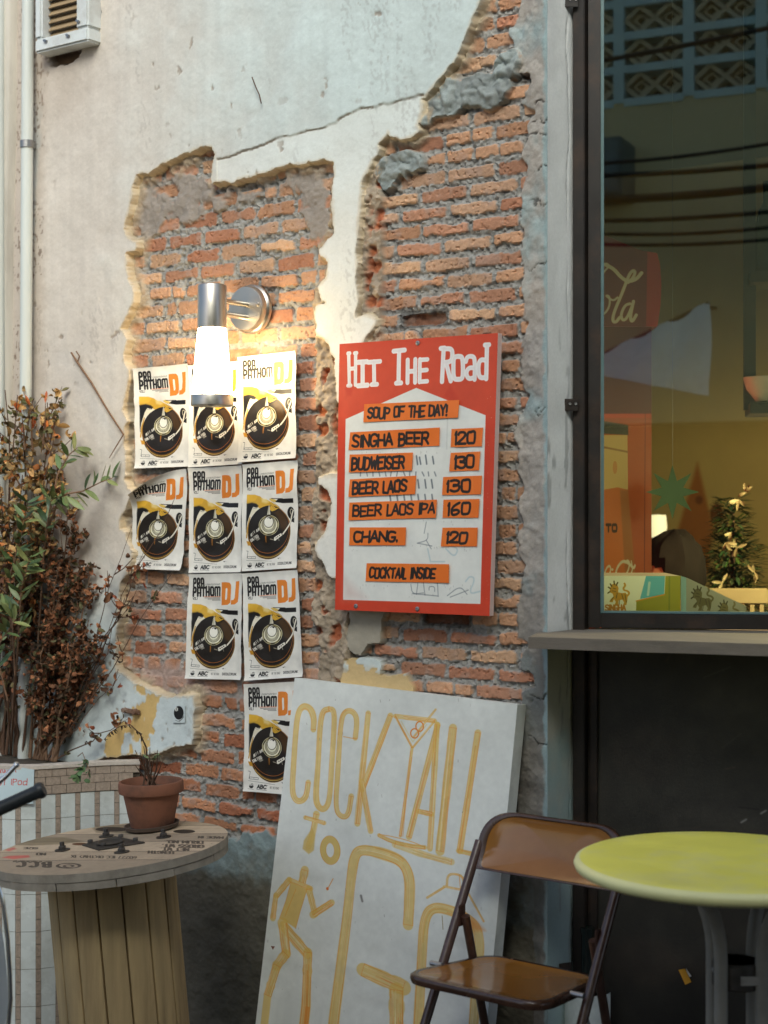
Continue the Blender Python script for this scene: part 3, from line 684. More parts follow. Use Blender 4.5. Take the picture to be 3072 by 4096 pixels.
for i in range(12): x = 470 + i * 18; cv.line([(x, 432), (x, 408)], 3, (70, 66, 60)); cv.line([(x, 410 if i % 2 else 430), (x + 10, 410 if i % 3 else 430)], 3, (70, 66, 60)); cv.line([(x + 8, 432), (x + 8, 412 - 8 * (i % 3 == 0))], 3, (70, 66, 60), .7 * (i % 4 > 0))
for i, (x, c_) in enumerate(((440, (220, 130, 90)), (455, (110, 104, 98)), (500, (110, 104, 98)), (560, (110, 104, 98)))):
    x_ = x
    while x_ < 680:
        l = rnd.choice((7, 9, 12)); cv.line([(x_, 601 + i * 17), (x_ + l, 601 + i * 17)], 9, c_, .8); x_ += l + 5
O_ = (222, 128, 44)
cv.poly([(702, 392), (760, 390), (815, 398), (838, 430), (843, 560), (838, 690), (800, 722), (706, 728)], O_); cv.poly([(762, 478), (778, 474), (788, 490), (790, 620), (782, 645), (762, 648)], (226, 222, 212))
cv.poly([(905, 382), (955, 378), (952, 600), (945, 680), (905, 716), (845, 720), (847, 655), (885, 650), (898, 620)], O_)
# small print at the foot
cv.line([(280, 1522), (304, 1528), (290, 1628)], 5, K); cv.line([(298, 1606), (412, 1614), (410, 1640), (298, 1634), (298, 1606)], 4, K); cv.line([(354, 1610), (352, 1636)], 3, K)
cv.line([(280, 1660), (640, 1694)], 3, (80, 76, 70)); cv.ell(742, 1655, 13, 11, K); cv.ell(740, 1648, 10, 9, (226, 222, 212)); cv.ell(768, 1658, 3, 3, K)
cv.poly([(290, 1730), (352, 1736), (340, 1762), (315, 1768), (296, 1754)], K); cv.text("G", 316, 1742, 38, 28, 2, 7, (40, 38, 36)); cv.line([(296, 1712), (310, 1745)], 4, (120, 116, 108))
cv.text("ABC", 400, 1760, 48, 34, 9, 13, K, sl=.12); cv.line([(395, 1776), (530, 1780)], 5, (110, 106, 100)); cv.line([(278, 1776), (355, 1780)], 4, (130, 126, 118)); cv.ell(540, 1712, 4, 4, K, wd=2)
cv.text("HIT THE ROAD", 574, 1754, 30, 8.5, 2.8, 3.2, (104, 100, 94)); cv.text("DOODLEDRUNK", 738, 1752, 32, 13, 5, 5, (34, 32, 30))
cv.noise(14, .035, 4)
M_post = img_mat('printed_paper', cv, rough=.42, var=.07, vs=5, bump=.5, bs=26, bd=.0022, spec=.4)
POST = [  # corners TL TR BR BL in the photograph, seed, offset, label
 ([(547,1476),(759,1455),(760,1866),(551,1874)], .016, 'evenly lit poster with a bowed free edge, top corner of the grid nearest the plant'),
 ([(760,1463),(958,1445),(976,1856),(761,1870)], .017, 'poster half hidden behind the glowing glass of the wall lamp'),
 ([(960,1430),(1191,1404),(1193,1832),(956,1850)], .021, 'poster washed out by the lamp light, its title almost bleached away'),
 ([(545,1893),(756,1876),(737,2281),(529,2275)], .017, 'poster with a curled, peeling top corner next to the dried twigs'),
 ([(761,1873),(974,1862),(972,2288),(762,2291)], .016, 'flat poster in the middle of the grid, directly below the lamp end cap'),
 ([(975,1859),(1194,1841),(1194,2271),(973,2285)], .018, 'poster at the end of the middle row, beside the torn plaster strip'),
 ([(761,2297),(974,2292),(970,2719),(748,2713)], .016, 'poster with a half rubbed off logo line, hanging below the flat middle poster'),
 ([(976,2294),(1199,2279),(1218,2706),(986,2722)], .019, 'poster with white flecks and slanted creases across its record, just above the leaning board'),
 ([(980,2736),(1203,2725),(1214,3182),(980,3163)], .017, 'lowest poster, partly covered by the leaning cocktail board'),
]
for k, (q, off, lab) in enumerate(POST):
    mb = MB(); sd = 100 + k * 7
    def disp(a, b, sd=sd, k=k):
        w = (fbm(np.array([a]), np.array([b * 1.4]), 2.6, sd, 3)[0] - .5) * .012 + (fbm(np.array([a]), np.array([b * 1.4]), 9, sd + 3, 2)[0] - .5) * .0035
        e = max(0, abs(a - .5) - .42) / .08; w += .004 * e * e * (.3 + .7 * ((k * 37) % 5) / 4)
        e2 = max(0, abs(b - .5) - .45) / .05; w += .003 * e2 * e2
        v = Vector((0, -w - .004, 0))
        if k == 3:
            c = max(0, 1 - (a * 1.15 + b * 2.6)); v += Vector((.030 * c * c - .01 * c, -.050 * c ** 1.3, -.045 * c * c * 1.2 - .012 * c))
            v += Vector((0, -.012 * max(0, b - .85) / .15 * (a if k == 3 else 0), 0))
        if k == 0: v += Vector((-.004 * math.sin(b * math.pi) * -1.4, -.010 * (1 - a) ** 6, 0))
        return v
    mb.grid([W(x, y, off) for x, y in q], 22, 30, disp)
    o = mb.build('poster', M_post, None, angle=180)
    tag(o, lab, 'poster', 'printed posters pasted on the brick wall')

# ------------------------------------------------------------------ the painted price board
SQ = [(1358, 1376), (1992, 1332), (1958, 2464), (1340, 2439)]
sc = crop_of(SQ, 1280, 1280, .5606)
sgn = [W(x, y, .064) for x, y in SQ]
RED = (202, 62, 32); WH = (222, 222, 214)
cv = Cv(760, 1100, RED, sc)
cv.poly([(140, 172), (1270, 92), (1270, 700), (130, 760)], (206, 78, 48), .55, soft=60)
cv.poly([(183, 715), (688, 490), (1182, 688), (1145, 2028), (165, 1998)], WH)
cv.poly([(165, 1998), (170, 1840), (330, 1990)], (196, 150, 140), .35, soft=50)
def serif(segs, w=27):
    for p in segs: cv.line(p, w + 7, (232, 228, 224), curve=len(p) > 3)
    for p in segs: cv.line(p, w - 10, (222, 212, 210), .55, curve=len(p) > 3)
serif([[(205, 240), (210, 475)], [(255, 238), (253, 468)], [(208, 352), (252, 348)], [(200, 240), (212, 239)], [(248, 238), (262, 237)], [(200, 474), (220, 473)]], 20)
serif([[(305, 305), (305, 470)], [(272, 305), (336, 300)], [(272, 475), (340, 470)]]); serif([[(386, 300), (388, 462)], [(346, 305), (430, 298)], [(370, 466), (408, 464)]], 24)
serif([[(566, 222), (562, 455)], [(527, 224), (606, 216)], [(545, 456), (580, 454)]], 25)
serif([[(628, 288), (626, 452)], [(682, 284), (680, 450)], [(628, 372), (682, 368)]], 24); serif([[(715, 284), (712, 448)], [(715, 288), (768, 284)], [(715, 365), (764, 360)], [(712, 446), (766, 442)]], 22)
serif([[(884, 205), (872, 445)], [(884, 208), (940, 205), (948, 250), (938, 300), (886, 308)], [(902, 312), (934, 440)], [(864, 204), (890, 202)]], 25)
serif([[(985, 262), (955, 268), (952, 345), (955, 425), (985, 430), (1020, 425), (1022, 340), (1018, 265), (985, 262)]], 25)
serif([[(1042, 300), (1052, 262), (1098, 262), (1106, 300), (1104, 430)], [(1104, 345), (1060, 345), (1042, 385), (1060, 428), (1104, 415)]], 23)
serif([[(1192, 180), (1186, 425)], [(1186, 290), (1140, 285), (1128, 350), (1138, 420), (1186, 415)], [(1178, 180), (1206, 178)]], 24)
cv.poly([(180, 490), (235, 485), (225, 545), (190, 548)], (186, 46, 24), .6, soft=14); cv.poly([(880, 560), (930, 470), (990, 570), (940, 590)], (186, 46, 24), .35, soft=12)
rnd = random.Random(3)
G_ = (70, 78, 86)
for (x, y, h) in [(690, 980, 60), (712, 990, 48), (755, 975, 62), (805, 985, 50), (700, 1150, 58), (750, 1150, 58), (797, 1150, 58)]: cv.line([(x, y), (x + 8, y + h)], 11, G_, .75, soft=3)
for i in range(13): x = 290 + i * 44; cv.line([(x, 1095), (x + rnd.uniform(-6, 14), 1122)], 9, G_, .6, soft=3)
for i in range(7): x = 500 + i * 50; cv.line([(x, 1256), (x + 6, 1300)], 12, G_, .65, soft=3)
for p in ([(760, 1450), (745, 1530)], [(772, 1530), (770, 1580), (695, 1600)], [(700, 1600), (800, 1620)], [(760, 1580), (795, 1640)], [(650, 1890), (660, 1960), (740, 1950)], [(700, 1880), (690, 1960)], [(740, 1880), (750, 1965)], [(840, 1880), (845, 1975)], [(660, 1955), (845, 1972)], [(910, 1970), (1000, 1900), (1050, 1960)], [(930, 1980), (1060, 1930)], [(780, 1930), (780, 1905), (820, 1905), (820, 1940)]): cv.line(p, 5, G_, .6, soft=3, curve=len(p) > 2)
for p in ([(1040, 1870), (1070, 1830), (1110, 1850), (1060, 1960), (1140, 1940)], [(900, 1640), (960, 1700), (990, 1640), (940, 1620)], [(800, 1730), (890, 1730)], [(770, 1640), (790, 1730)]): cv.line(p, 8, (150, 178, 186), .6, soft=5, curve=True)
for i in range(70): x = rnd.uniform(220, 1100); y = rnd.choice((945, 1445, 1620, 1630, 1900, 1960)) + rnd.uniform(-12, 20); cv.line([(x, y), (x + rnd.uniform(-2, 2), y + rnd.uniform(4, 16))], 2.5, (120, 116, 110), .5)
for i in range(26): x = rnd.uniform(1190, 1230); cv.line([(x, rnd.uniform(500, 2000)),(x + 2, rnd.uniform(500, 2000))][:1] * 2, 4, (226, 190, 170), .7)
cv.line([(912, 700), (905, 930)], 8, (190, 190, 182), .6, soft=5)
cv.noise(5, .04, 8); cv.noise(40, .02, 9)
M_sign = img_mat('painted_board_face', cv, rough=.4, var=.03, vs=40, bump=.12, bs=60, bd=.001, spec=.45)
M_edge = mat('pale_board_edge', lin(214, 186, 176), rough=.6, var=.08)
board = thing('price_board', 'red and white painted price board with orange tape strips, screwed to the bricks', 'sign', (sgn[0] + sgn[2]) / 2)
mb = MB(); mb.grid(sgn, 6, 8)
back = [p + Vector((0, .0185, 0)) for p in sgn]
def frame_sides(mb, f, b, mi):
    for i in range(4): mb.add([f[i], b[i], b[(i + 1) % 4], f[(i + 1) % 4]], [(0, 1, 2, 3)], mi)
frame_sides(mb, sgn, back, 1); mb.add(back, [(0, 1, 2, 3)], 1)
mb.build('panel', [M_sign, M_edge], board, angle=30)
TAPES = [([(322,608),(1000,578),(993,705),(316,738)], "SOUP OF THE DAY!", 345, 712, 74, 33, 7), ([(220,810),(863,776),(857,907),(208,937)], "SINGHA BEER", 236, 918, 82, 44, 11), ([(945,787),(1170,777),(1160,912),(937,917)], "120", 968, 892, 82, 52, 12),
 ([(219,970),(673,955),(664,1084),(212,1098)], "BUDWEISER", 232, 1076, 82, 36, 9), ([(938,958),(1150,948),(1140,1083),(930,1090)], "130", 966, 1068, 84, 52, 10), ([(218,1147),(695,1120),(686,1252),(210,1272)], "BEER LAOS", 238, 1252, 78, 38, 9),
 ([(886,1130),(1162,1120),(1155,1254),(878,1260)], "130", 910, 1240, 84, 62, 14), ([(216,1312),(843,1291),(836,1420),(210,1438)], "BEER LAOS IPA", 240, 1408, 74, 42, 10), ([(888,1292),(1147,1286),(1135,1420),(880,1420)], "160", 916, 1400, 82, 58, 14),
 ([(220,1488),(624,1488),(617,1615),(213,1615)], "CHANG.", 244, 1588, 70, 50, 11), ([(880,1490),(1132,1490),(1125,1623),(870,1623)], "120", 908, 1598, 76, 54, 12), ([(340,1741),(930,1748),(928,1880),(331,1868)], "COCKTAIL INSIDE", 356, 1842, 68, 29, 9)]
cv = Cv(900, 1300, (226, 108, 28), sc)
for i, (q, st, x, y, h, w_, g_) in enumerate(TAPES):
    an = math.atan2(q[1][1] - q[0][1], q[1][0] - q[0][0])
    cv.poly(q, (228, 112, 30)); cv.poly([q[0], ((q[0][0] + q[1][0]) / 2, (q[0][1] + q[1][1]) / 2), ((q[2][0] + q[3][0]) / 2, (q[2][1] + q[3][1]) / 2), q[3]], (232, 118, 34), .5, soft=40)
    for k in range(3): a = rnd.random(); xx_ = q[0][0] + (q[1][0] - q[0][0]) * a; cv.line([(xx_, q[0][1]), (xx_ + rnd.uniform(-20, 20), q[3][1])], 5, (238, 150, 80), .35, soft=6)
    cv.text(st, x, y, h, w_, g_, 17 if len(st) < 12 else 14.5, (26, 18, 12), sl=.10, jit=.05, ang=an, seed=i + 3)
    cv.text(st, x + 5, y - 3, h, w_, g_, 7, (34, 22, 14), sl=.10, jit=.06, ang=an, al=.8, seed=i + 3)
M_tape = img_mat('orange_tape', cv, rough=.38, var=.03, vs=30, bump=.15, bs=50, bd=.0008)
Hm = homog(sc, ((0, 0), (1, 0), (1, 1), (0, 1)))
def uvof(p):
    v = Hm @ np.array([p[0], p[1], 1.0]); return v[0] / v[2], v[1] / v[2]
def onboard(p, off):
    u, v = uvof(p); a = sgn[0].lerp(sgn[1], u); b = sgn[3].lerp(sgn[2], u); return a.lerp(b, v) + Vector((0, -off, 0))
for i, (q, st, *_r) in enumerate(TAPES):
    mb = MB(); uq = [(uvof(p)[0], 1 - uvof(p)[1]) for p in q]; sd = i * 5
    mb.grid([onboard(p, .0012) for p in q], 16, 4, lambda a, b, sd=sd: Vector((0, -.0022 * (vn(np.array([a * 3.0 + sd]), np.array([b * 1.2]), 7)[0]) - .0015 * max(0, abs(a - .5) - .45) / .05, 0)), uvq=uq)
    mb.build('tape_strip', M_tape, board, angle=180)
M_steel = mat('dull_steel', (.35, .34, .33), rough=.4, metal=1, var=.2)
for p in ((700, 165), (258, 2042), (697, 2062)):
    mb = MB(); mb.lathe([(.0062, 0), (.0058, .0018), (.003, .0024), (.0026, .0008), (0, .0006)], onboard(p, .0), 14, axis=Vector((0, -1, 0))); mb.build('screw', M_steel, board)

# ------------------------------------------------------------------ the leaning cocktail board
CQ = [(1179, 2711), (2070, 2818), (1948, 4096), (1022, 4096)]
cq = [W(1179, 2711, .047), W(2070, 2818, .049), W(1948, 4096, .142), W(1022, 4096, .142)]
cc = crop_of(CQ, 1000, 2650, .7233)
cv = Cv(900, 1280, (216, 218, 211), cc)
rnd = random.Random(11)
def brush(p, w, curve=None, al=.8, dark=.6):
    curve = len(p) > 2 if curve is None else curve
    pts = cv.T(chaikin(p) if curve else np.array([np.array(p[0]) + (np.array(p[-1]) - np.array(p[0])) * t for t in np.linspace(0, 1, 10)])); wd = w * cv.k * 1.04
    nn_ = len(pts); ph = rnd.uniform(0, 50); ws_ = [wd * (.80 + .36 * float(vn(np.array([ph + i * 9.0 / nn_]), np.array([.5]), 5)[0]) + .08 * float(vn(np.array([ph + i * 40.0 / nn_]), np.array([.5]), 6)[0])) for i in range(nn_)]
    cv.vline(pts, ws_, (220, 180, 84), al * .86, 3.5)
    d = np.gradient(pts, axis=0); n = np.c_[-d[:, 1], d[:, 0]]; n /= np.linalg.norm(n, axis=1)[:, None] + 1e-6
    for o in (-.46, .46): cv.line(pts + n * wd * o * .95, max(1.4, wd * .07), (222, 140, 46), dark, soft=1.5, raw=True)
    for i in range(int(6 + wd * .9)):
        o = rnd.uniform(-.45, .45); a = rnd.randint(0, len(pts) - 3); b = min(len(pts), a + rnd.randint(4, 22))
        if b - a > 2: cv.line(pts[a:b] + n[a:b] * wd * o, rnd.uniform(1, 2.6), rnd.choice(((226, 152, 60), (196, 160, 70), (232, 214, 160), (236, 226, 196), (222, 120, 40))), rnd.uniform(.25, .6), soft=1.5, raw=True)
    if rnd.random() < .8:
        for e in (0, -1): cv.line([pts[e] + n[e] * wd * .42, pts[e] - n[e] * wd * .42], 2.2, (222, 130, 44), .6, raw=True)
brush([(372, 388), (376, 320), (350, 262), (300, 250), (268, 300), (255, 450), (245, 620), (238, 760), (262, 812), (302, 812), (332, 780), (342, 700)], 32)
brush([(468, 268), (428, 280), (412, 380), (404, 600), (388, 790), (412, 846), (452, 846), (478, 790), (488, 600), (504, 340), (498, 272), (468, 268)], 30)
brush([(630, 430), (642, 320), (612, 276), (568, 278), (542, 330), (528, 600), (512, 840), (550, 884), (592, 872), (608, 760)], 29); cv.line([(560, 424), (636, 436)], 5, (222, 150, 60), .7)
brush([(705, 288), (645, 910)], 31); brush([(832, 300), (672, 720)], 31); brush([(668, 672), (722, 945)], 30)
brush([(858, 302), (1072, 324)], 24); brush([(860, 304), (952, 470)], 10); brush([(1070, 326), (956, 470)], 9); cv.line([(892, 330), (955, 440), (1030, 345)], 6, (214, 196, 130), .6)
brush([(952, 470), (888, 955)], 14); cv.line([(944, 490), (902, 955)], 4, (222, 150, 60), .7); brush([(768, 962), (840, 990), (930, 1002), (1020, 1002)], 20); cv.line([(770, 958), (850, 962), (960, 980), (1020, 1002)], 5, (222, 150, 60), .7, curve=True)
brush([(860, 1004), (1000, 1040), (1156, 1062)], 34, dark=.15, al=.6)
brush([(1078, 262), (960, 412)], 9); cv.ell(992, 356, 20, 26, (222, 130, 40), wd=7); cv.ell(965, 394, 21, 25, (222, 130, 40), wd=7)
brush([(1088, 344), (935, 955)], 31); brush([(1084, 344), (1046, 1006)], 30); brush([(985, 812), (1056, 822)], 24)
brush([(1166, 358), (1098, 1012)], 44); brush([(1290, 380), (1198, 1000)], 32); brush([(1190, 1000), (1330, 1016)], 24)
brush([(396, 880), (376, 990), (345, 1080)], 34); cv.poly([(372, 960), (390, 1000), (382, 1090), (350, 1116), (310, 1090), (318, 1040)], (204, 172, 90), .8, soft=6); brush([(325, 905), (446, 926)], 22)
cv.ell(483, 1078, 44, 62, (206, 172, 84), .85, wd=36, soft=3); cv.ell(483, 1078, 60, 82, (214, 140, 50), .6, wd=4); cv.ell(483, 1078, 26, 42, (214, 150, 60), .6, wd=4)
brush([(326, 1212), (308, 1290)], 44); brush([(228, 1282), (366, 1314)], 26); cv.poly([(238, 1292), (340, 1322), (300, 1450), (270, 1560), (215, 1535), (165, 1518), (205, 1410)], (216, 178, 88), .85, soft=4)
cv.line([(238, 1292), (205, 1410), (165, 1518)], 5, (222, 150, 60), .6); cv.line([(340, 1322), (300, 1450), (270, 1560)], 5, (222, 150, 60), .6); cv.line([(270, 1330), (200, 1500)], 5, (222, 150, 60), .6)
brush([(226, 1282), (142, 1388)], 32); brush([(138, 1385), (120, 1524)], 30); brush([(352, 1318), (392, 1455)], 36); brush([(380, 1462), (496, 1374)], 36)
brush([(192, 1560), (345, 1695)], 54); brush([(350, 1685), (340, 2000)], 52); brush([(186, 1545), (212, 1720)], 54); brush([(208, 1720), (150, 1800)], 52); brush([(150, 1800), (90, 1990)], 48)
cv.line([(502, 1238), (470, 1300)], 5, (222, 140, 50), .8); cv.ell(468, 1300, 8, 9, (214, 110, 40))
brush([(930, 1428), (938, 1300), (940, 1170), (900, 1090), (800, 1062), (680, 1050), (632, 1080), (612, 1200), (590, 1420), (550, 1740), (515, 2010)], 56)
brush([(680, 1718), (905, 1768)], 76); brush([(868, 1790), (868, 2010)], 74)
brush([(980, 2010), (1004, 1560), (1016, 1380), (1060, 1308), (1170, 1316), (1270, 1360), (1294, 1440), (1285, 1560), (1250, 2010)], 50)
cv.poly([(1200, 1310), (1270, 1345), (1320, 1390), (1280, 1400), (1200, 1360)], (222, 120, 40), .5, soft=16)
brush([(1132, 1192), (1136, 1132), (1176, 1120), (1216, 1132), (1216, 1192)], 10); cv.line([(1195, 1125), (1200, 1195)], 5, (222, 150, 60), .7); brush([(1030, 1268), (1120, 1198)], 10); brush([(1118, 1195), (1216, 1200)], 10); brush([(1240, 1215), (1312, 1345)], 9)
for i in range(60): x = rnd.uniform(60, 1400); y = rnd.uniform(200, 1990); cv.line([(x, y), (x + rnd.uniform(-4, 4), y + rnd.uniform(2, 16))], rnd.uniform(1.5, 3.5), (120, 112, 100), rnd.uniform(.2, .7))
cv.line([(668, 1310), (676, 1340)], 12, (90, 86, 80), .7, soft=4); cv.line([(1108, 1350), (1112, 1420)], 4, (130, 110, 60), .8); cv.poly([(108, 1692), (135, 1690), (122, 1712)], (110, 60, 40))
for i in range(14): cv.ell(rnd.uniform(30, 1450), rnd.uniform(900, 2000), rnd.uniform(40, 160), rnd.uniform(20, 60), (150, 148, 138), rnd.uniform(.05, .16), soft=40)
cv.noise(6, .06, 21); cv.noise(50, .03, 22)
M_ck = img_mat('painted_canvas', cv, rough=.62, var=.03, vs=30, bump=.15, bs=300, bd=.0006, dirt=(lin(150, 148, 138), .12), ds=7)
M_cw = mat('white_canvas_edge', lin(212, 214, 208), rough=.65, var=.08, vs=10, bump=.15, bs=300, dirt=(lin(120, 118, 110), .4), ds=8)
def ext(a, b):
    k = (a.z - .012) / (a.z - b.z); return a + (b - a) * k, k
eb, kb = ext(cq[0], cq[3]); er, kr = ext(cq[1], cq[2]); kk_ = (kb + kr) / 2
f4 = [cq[0], cq[1], er, eb]; nrm = (f4[1] - f4[0]).cross(f4[3] - f4[0]).normalized(); nrm = -nrm if nrm.y < 0 else nrm
ckb = thing('cocktail_board', 'white canvas board hand painted in yellow with cocktail to go lettering, leaning on the wall', 'sign', (f4[2] + f4[3]) / 2)
mb = MB(); mb.grid(f4, 4, 6, uvq=((0, 1), (1, 1), (1, 1 - kk_), (0, 1 - kk_)))
bk4 = [p + nrm * .042 for p in f4]; frame_sides(mb, f4, bk4, 1); mb.add(bk4, [(0, 1, 2, 3)], 1)
mb.build('panel', [M_ck, M_cw], ckb, angle=30)
mb = MB()
for a, b in ((0, 1), (1, 2), (2, 3), (3, 0)):
    p0, p1 = bk4[a], bk4[b]; c_ = (p0 + p1) / 2; cen = sum(bk4, Vector()) / 4; inn = (cen - c_).normalized() * .022
    d = (p1 - p0).normalized(); q = [p0 + inn * .4, p1 + inn * .4, p1 + inn * 1.8, p0 + inn * 1.8]; mb.hexa([v + nrm * .0005 for v in q], [v + nrm * .012 for v in q])
mb.build('back_frame', mat('raw_batten', lin(150, 120, 84), rough=.8), ckb, smooth=False)

# ------------------------------------------------------------------ wall lamp
LC = W(1012, 1238, .012)
lamp = thing('wall_lamp', 'lit wall lamp with brushed steel housing and glowing white glass', 'lamp', LC)
M_br = mat('brushed_steel', (.54, .50, .44), rough=.36, metal=1, var=.12, vs=8, bump=.06, bs=500, bd=.0004)
M_sh = mat('lamp_glass', (.9, .88, .84), rough=.3, var=0, bump=0, emis=((1.0, .78, .45), 25.0))
mb = MB(); mb.lathe([(.068, 0), (.068, .010), (.065, .014), (.0625, .016), (.0615, .030), (.059, .034), (0, .036)], LC, 48, axis=Vector((0, -1, 0))); mpl = mb.build('mount_plate', M_br, lamp)
LA = LC + Vector((0, -.168, 0)); 
mb = MB(); mb.lathe([(0, .0045), (.028, .004), (.037, .001), (.0385, -.002), (.039, -.113), (.0375, -.115), (0, -.115)], (LA.x, LA.y, W(871, 1152, .168).z + .006), 40); hs = mb.build('housing', M_br, lamp)
zt = W(871, 1152, .168).z + .006
for dz in (1210, 1262):
    z_ = W(930, dz, .10).z; mb = MB(); mb.tube([(LA.x + .004, LA.y + .03, z_), (LA.x + .004, LC.y - .030, z_)], .0075, 14); mb.build('arm', M_br, lamp)
mb = MB(); mb.lathe([(.006, 0), (.0055, .003), (0, .004)], LC + Vector((.045, -.034, .008)), 12, axis=Vector((0, -1, 0))); mb.build('screw', M_br, mpl)
mb = MB(); mb.lathe([(.034, zt - .113), (.0385, zt - .117), (.0545, zt - .291), (.0545, zt - .296), (0, zt - .296)], (LA.x, LA.y, 0), 40); mb.build('shade', M_sh, lamp)
mb = MB(); mb.lathe([(.0555, zt - .293), (.0565, zt - .2955), (.0565, zt - .321), (.055, zt - .3225), (.047, zt - .3215), (.012, zt - .319), (.010, zt - .322), (0, zt - .3225)], (LA.x, LA.y, 0), 40); mb.build('end_cap', M_br, lamp)
# ------------------------------------------------------------------ pipes, pilaster and louvred vent
M_pvc = mat('white_pvc', lin(206, 210, 204), rough=.42, var=.06, vs=6, bump=.05, bs=40, stretch=(1, 1, .2), dirt=(lin(150, 140, 124), .35), ds=5)
M_pil = mat('grey_pilaster', lin(206, 198, 184), rough=.8, var=.14, vs=9, bump=.3, bs=80, stretch=(1, 1, .25), dirt=(lin(120, 108, 96), .5), ds=6)
p1 = W(112, 0, .065); p2 = W(103, 1550, .065); d_ = (p2 - p1) / (p2.z - p1.z)
o_ = thing('drain_pipe', 'white plastic drain pipe running up the plaster beside the vent', 'pipe', p1 + d_ * (0 - p1.z))
mb = MB(); mb.tube([p1 + d_ * (z - p1.z) for z in (.02, .8, 1.6, 2.4, 3.2, 4.5)], .0182, 20); mb.build('pipe', M_pvc, o_)
for z in (1.2, 2.62):
    c_ = p1 + d_ * (z - p1.z); mb = MB(); mb.lathe([(.0215, -.011), (.0215, .011)], c_, 20); mb.box(c_ + Vector((0, .022, 0)), (.012, .03, .018)); mb.build('clip', M_steel, o_, bevel=0)
q1 = W(50, 0, .03); q2 = W(28, 1500, .03); e_ = (q2 - q1) / (q2.z - q1.z)
o_ = thing('conduit_cover', 'grey weathered trunking beside the white drain pipe', 'trunking', q1 + e_ * (0 - q1.z))
mb = MB(); pr = [(-.032, 0), (-.026, -.028), (-.016, -.034), (.018, -.034), (.026, -.028), (.030, 0)]
a_ = [q1 + e_ * (-q1.z + .02) + Vector((x, y + .0, 0)) for x, y in pr]; b_ = [q1 + e_ * (4.5 - q1.z) + Vector((x, y, 0)) for x, y in pr]
n = len(pr); mb.add(a_ + b_, [(i, (i + 1) % n, n + (i + 1) % n, n + i) for i in range(n)] + [tuple(range(n - 1, -1, -1)), tuple(range(n, 2 * n))])
mb.build('cover', M_pil, o_, angle=50)
q1 = W(4, 0, .07); o_ = thing('corner_pipe', 'pale pipe at the edge of the wall past the grey trunking', 'pipe', (q1.x, q1.y, 0))
mb = MB(); mb.tube([(q1.x - .012, q1.y, z) for z in (.02, 1.5, 3, 4.5)], .021, 18); mb.build('pipe', M_pvc, o_)
M_vf = mat('vent_white_frame', lin(208, 212, 210), rough=.5, var=.08, vs=7, bump=.1, bs=60, dirt=(lin(140, 124, 108), .45), ds=9)
M_sl = mat('vent_slat', lin(150, 128, 96), rough=.7, var=.2, vs=20, stretch=(.3, 1, 1), bump=.2)
va = W(138, 214, .085); vb = W(352, 168, .085); vw = vb.x - va.x; vz = va.z
vent = thing('louvre_vent', 'white framed louvre vent with brown slats set high in the plaster', 'vent', (va.x, -.05, vz))
mb = MB(); Fw = .052; VH = .62
for (x0, x1, z0, z1) in ((va.x, vb.x, vz, vz + Fw * .8), (va.x, vb.x, vz + VH - Fw, vz + VH), (va.x, va.x + Fw * .6, vz + Fw * .8, vz + VH - Fw), (vb.x - Fw, vb.x, vz + Fw * .8, vz + VH - Fw)):
    mb.box(((x0 + x1) / 2, -.055, (z0 + z1) / 2), (x1 - x0 - .0006, .062, z1 - z0 - .0006))
vfr = mb.build('frame', M_vf, vent, bevel=.006)
for i in range(22):
    z = vz + .055 + i * .023; mb = MB(); mb.box(((va.x + Fw * .6 + vb.x - Fw) / 2, -.050, z), (vw - Fw * 1.65, .003, .028), Matrix.Rotation(math.radians(-38), 3, 'X')); mb.build('slat', M_sl, vent)
mb = MB(); mb.box(((va.x + vb.x) / 2, -.026, vz + VH / 2), (vw - .02, .004, VH - .02)); mb.build('backing', mat('dark_void', (.02, .018, .015), rough=.9), vent)
for (x, y) in ((182, 163), (272, 142), (312, 85)):
    p = W(x, y, .088); mb = MB(); mb.box(p, (.016, .010, .007), Matrix.Rotation(.4, 3, 'Y')); mb.build('clip', M_steel, vfr, bevel=.0015)

# ------------------------------------------------------------------ tiled planter
M_tile = mat('glazed_tile', lin(206, 212, 208), rough=.28, var=.08, vs=9, bump=.06, bs=20, dirt=(lin(160, 160, 150), .5), ds=7)
M_mos = mat('brown_mosaic', lin(158, 142, 126), rough=.55, var=.35, vs=130, bump=.3, bs=200)
M_cap = mat('stone_rim', lin(192, 182, 170), rough=.7, var=.25, vs=60, bump=.3, bs=180)
M_gr = mat('grout', lin(128, 120, 110), rough=.9, var=.15, vs=50)
M_soil = mat('dry_soil', lin(84, 74, 62), rough=1, var=.5, vs=60, bump=1, bs=80, bd=.02)
ZR = .774
fp = [CT(x, t, 0) for x, t in ((-.706, 4.630), (-.775, 4.621), (-.844, 4.600), (-.918, 4.568), (-.990, 4.5375), (-1.04, 4.535), (-1.092, 4.548), (-1.20, 4.56), (-1.31, 4.585), (-1.44, 4.65), (-1.59, 4.77))]
planter = thing('tiled_planter', 'curved planter faced with white tiles and brown mosaic strips', 'planter', fp[5])
fpx = fp + [Vector((fp[-1].x, -.036, 0)), Vector((fp[0].x - .01, -.036, 0))]
mb = MB(); mb.prism([p + UP * .005 for p in fpx], (0, 0, ZR - .075)); mb.build('body', M_gr, planter, smooth=False)
L = [0]
for a, b in zip(fp[:-1], fp[1:]): L.append(L[-1] + (b - a).length)
def along(s):
    s = min(max(s, 0), L[-1] - 1e-6); i = max(k for k in range(len(L)) if L[k] <= s); i = min(i, len(fp) - 2)
    d = (fp[i + 1] - fp[i]).normalized(); nn_ = Vector((-d.y, d.x, 0)); nn_ = -nn_ if nn_.dot(CAM - fp[i]) < 0 else nn_
    return fp[i] + d * (s - L[i]), nn_
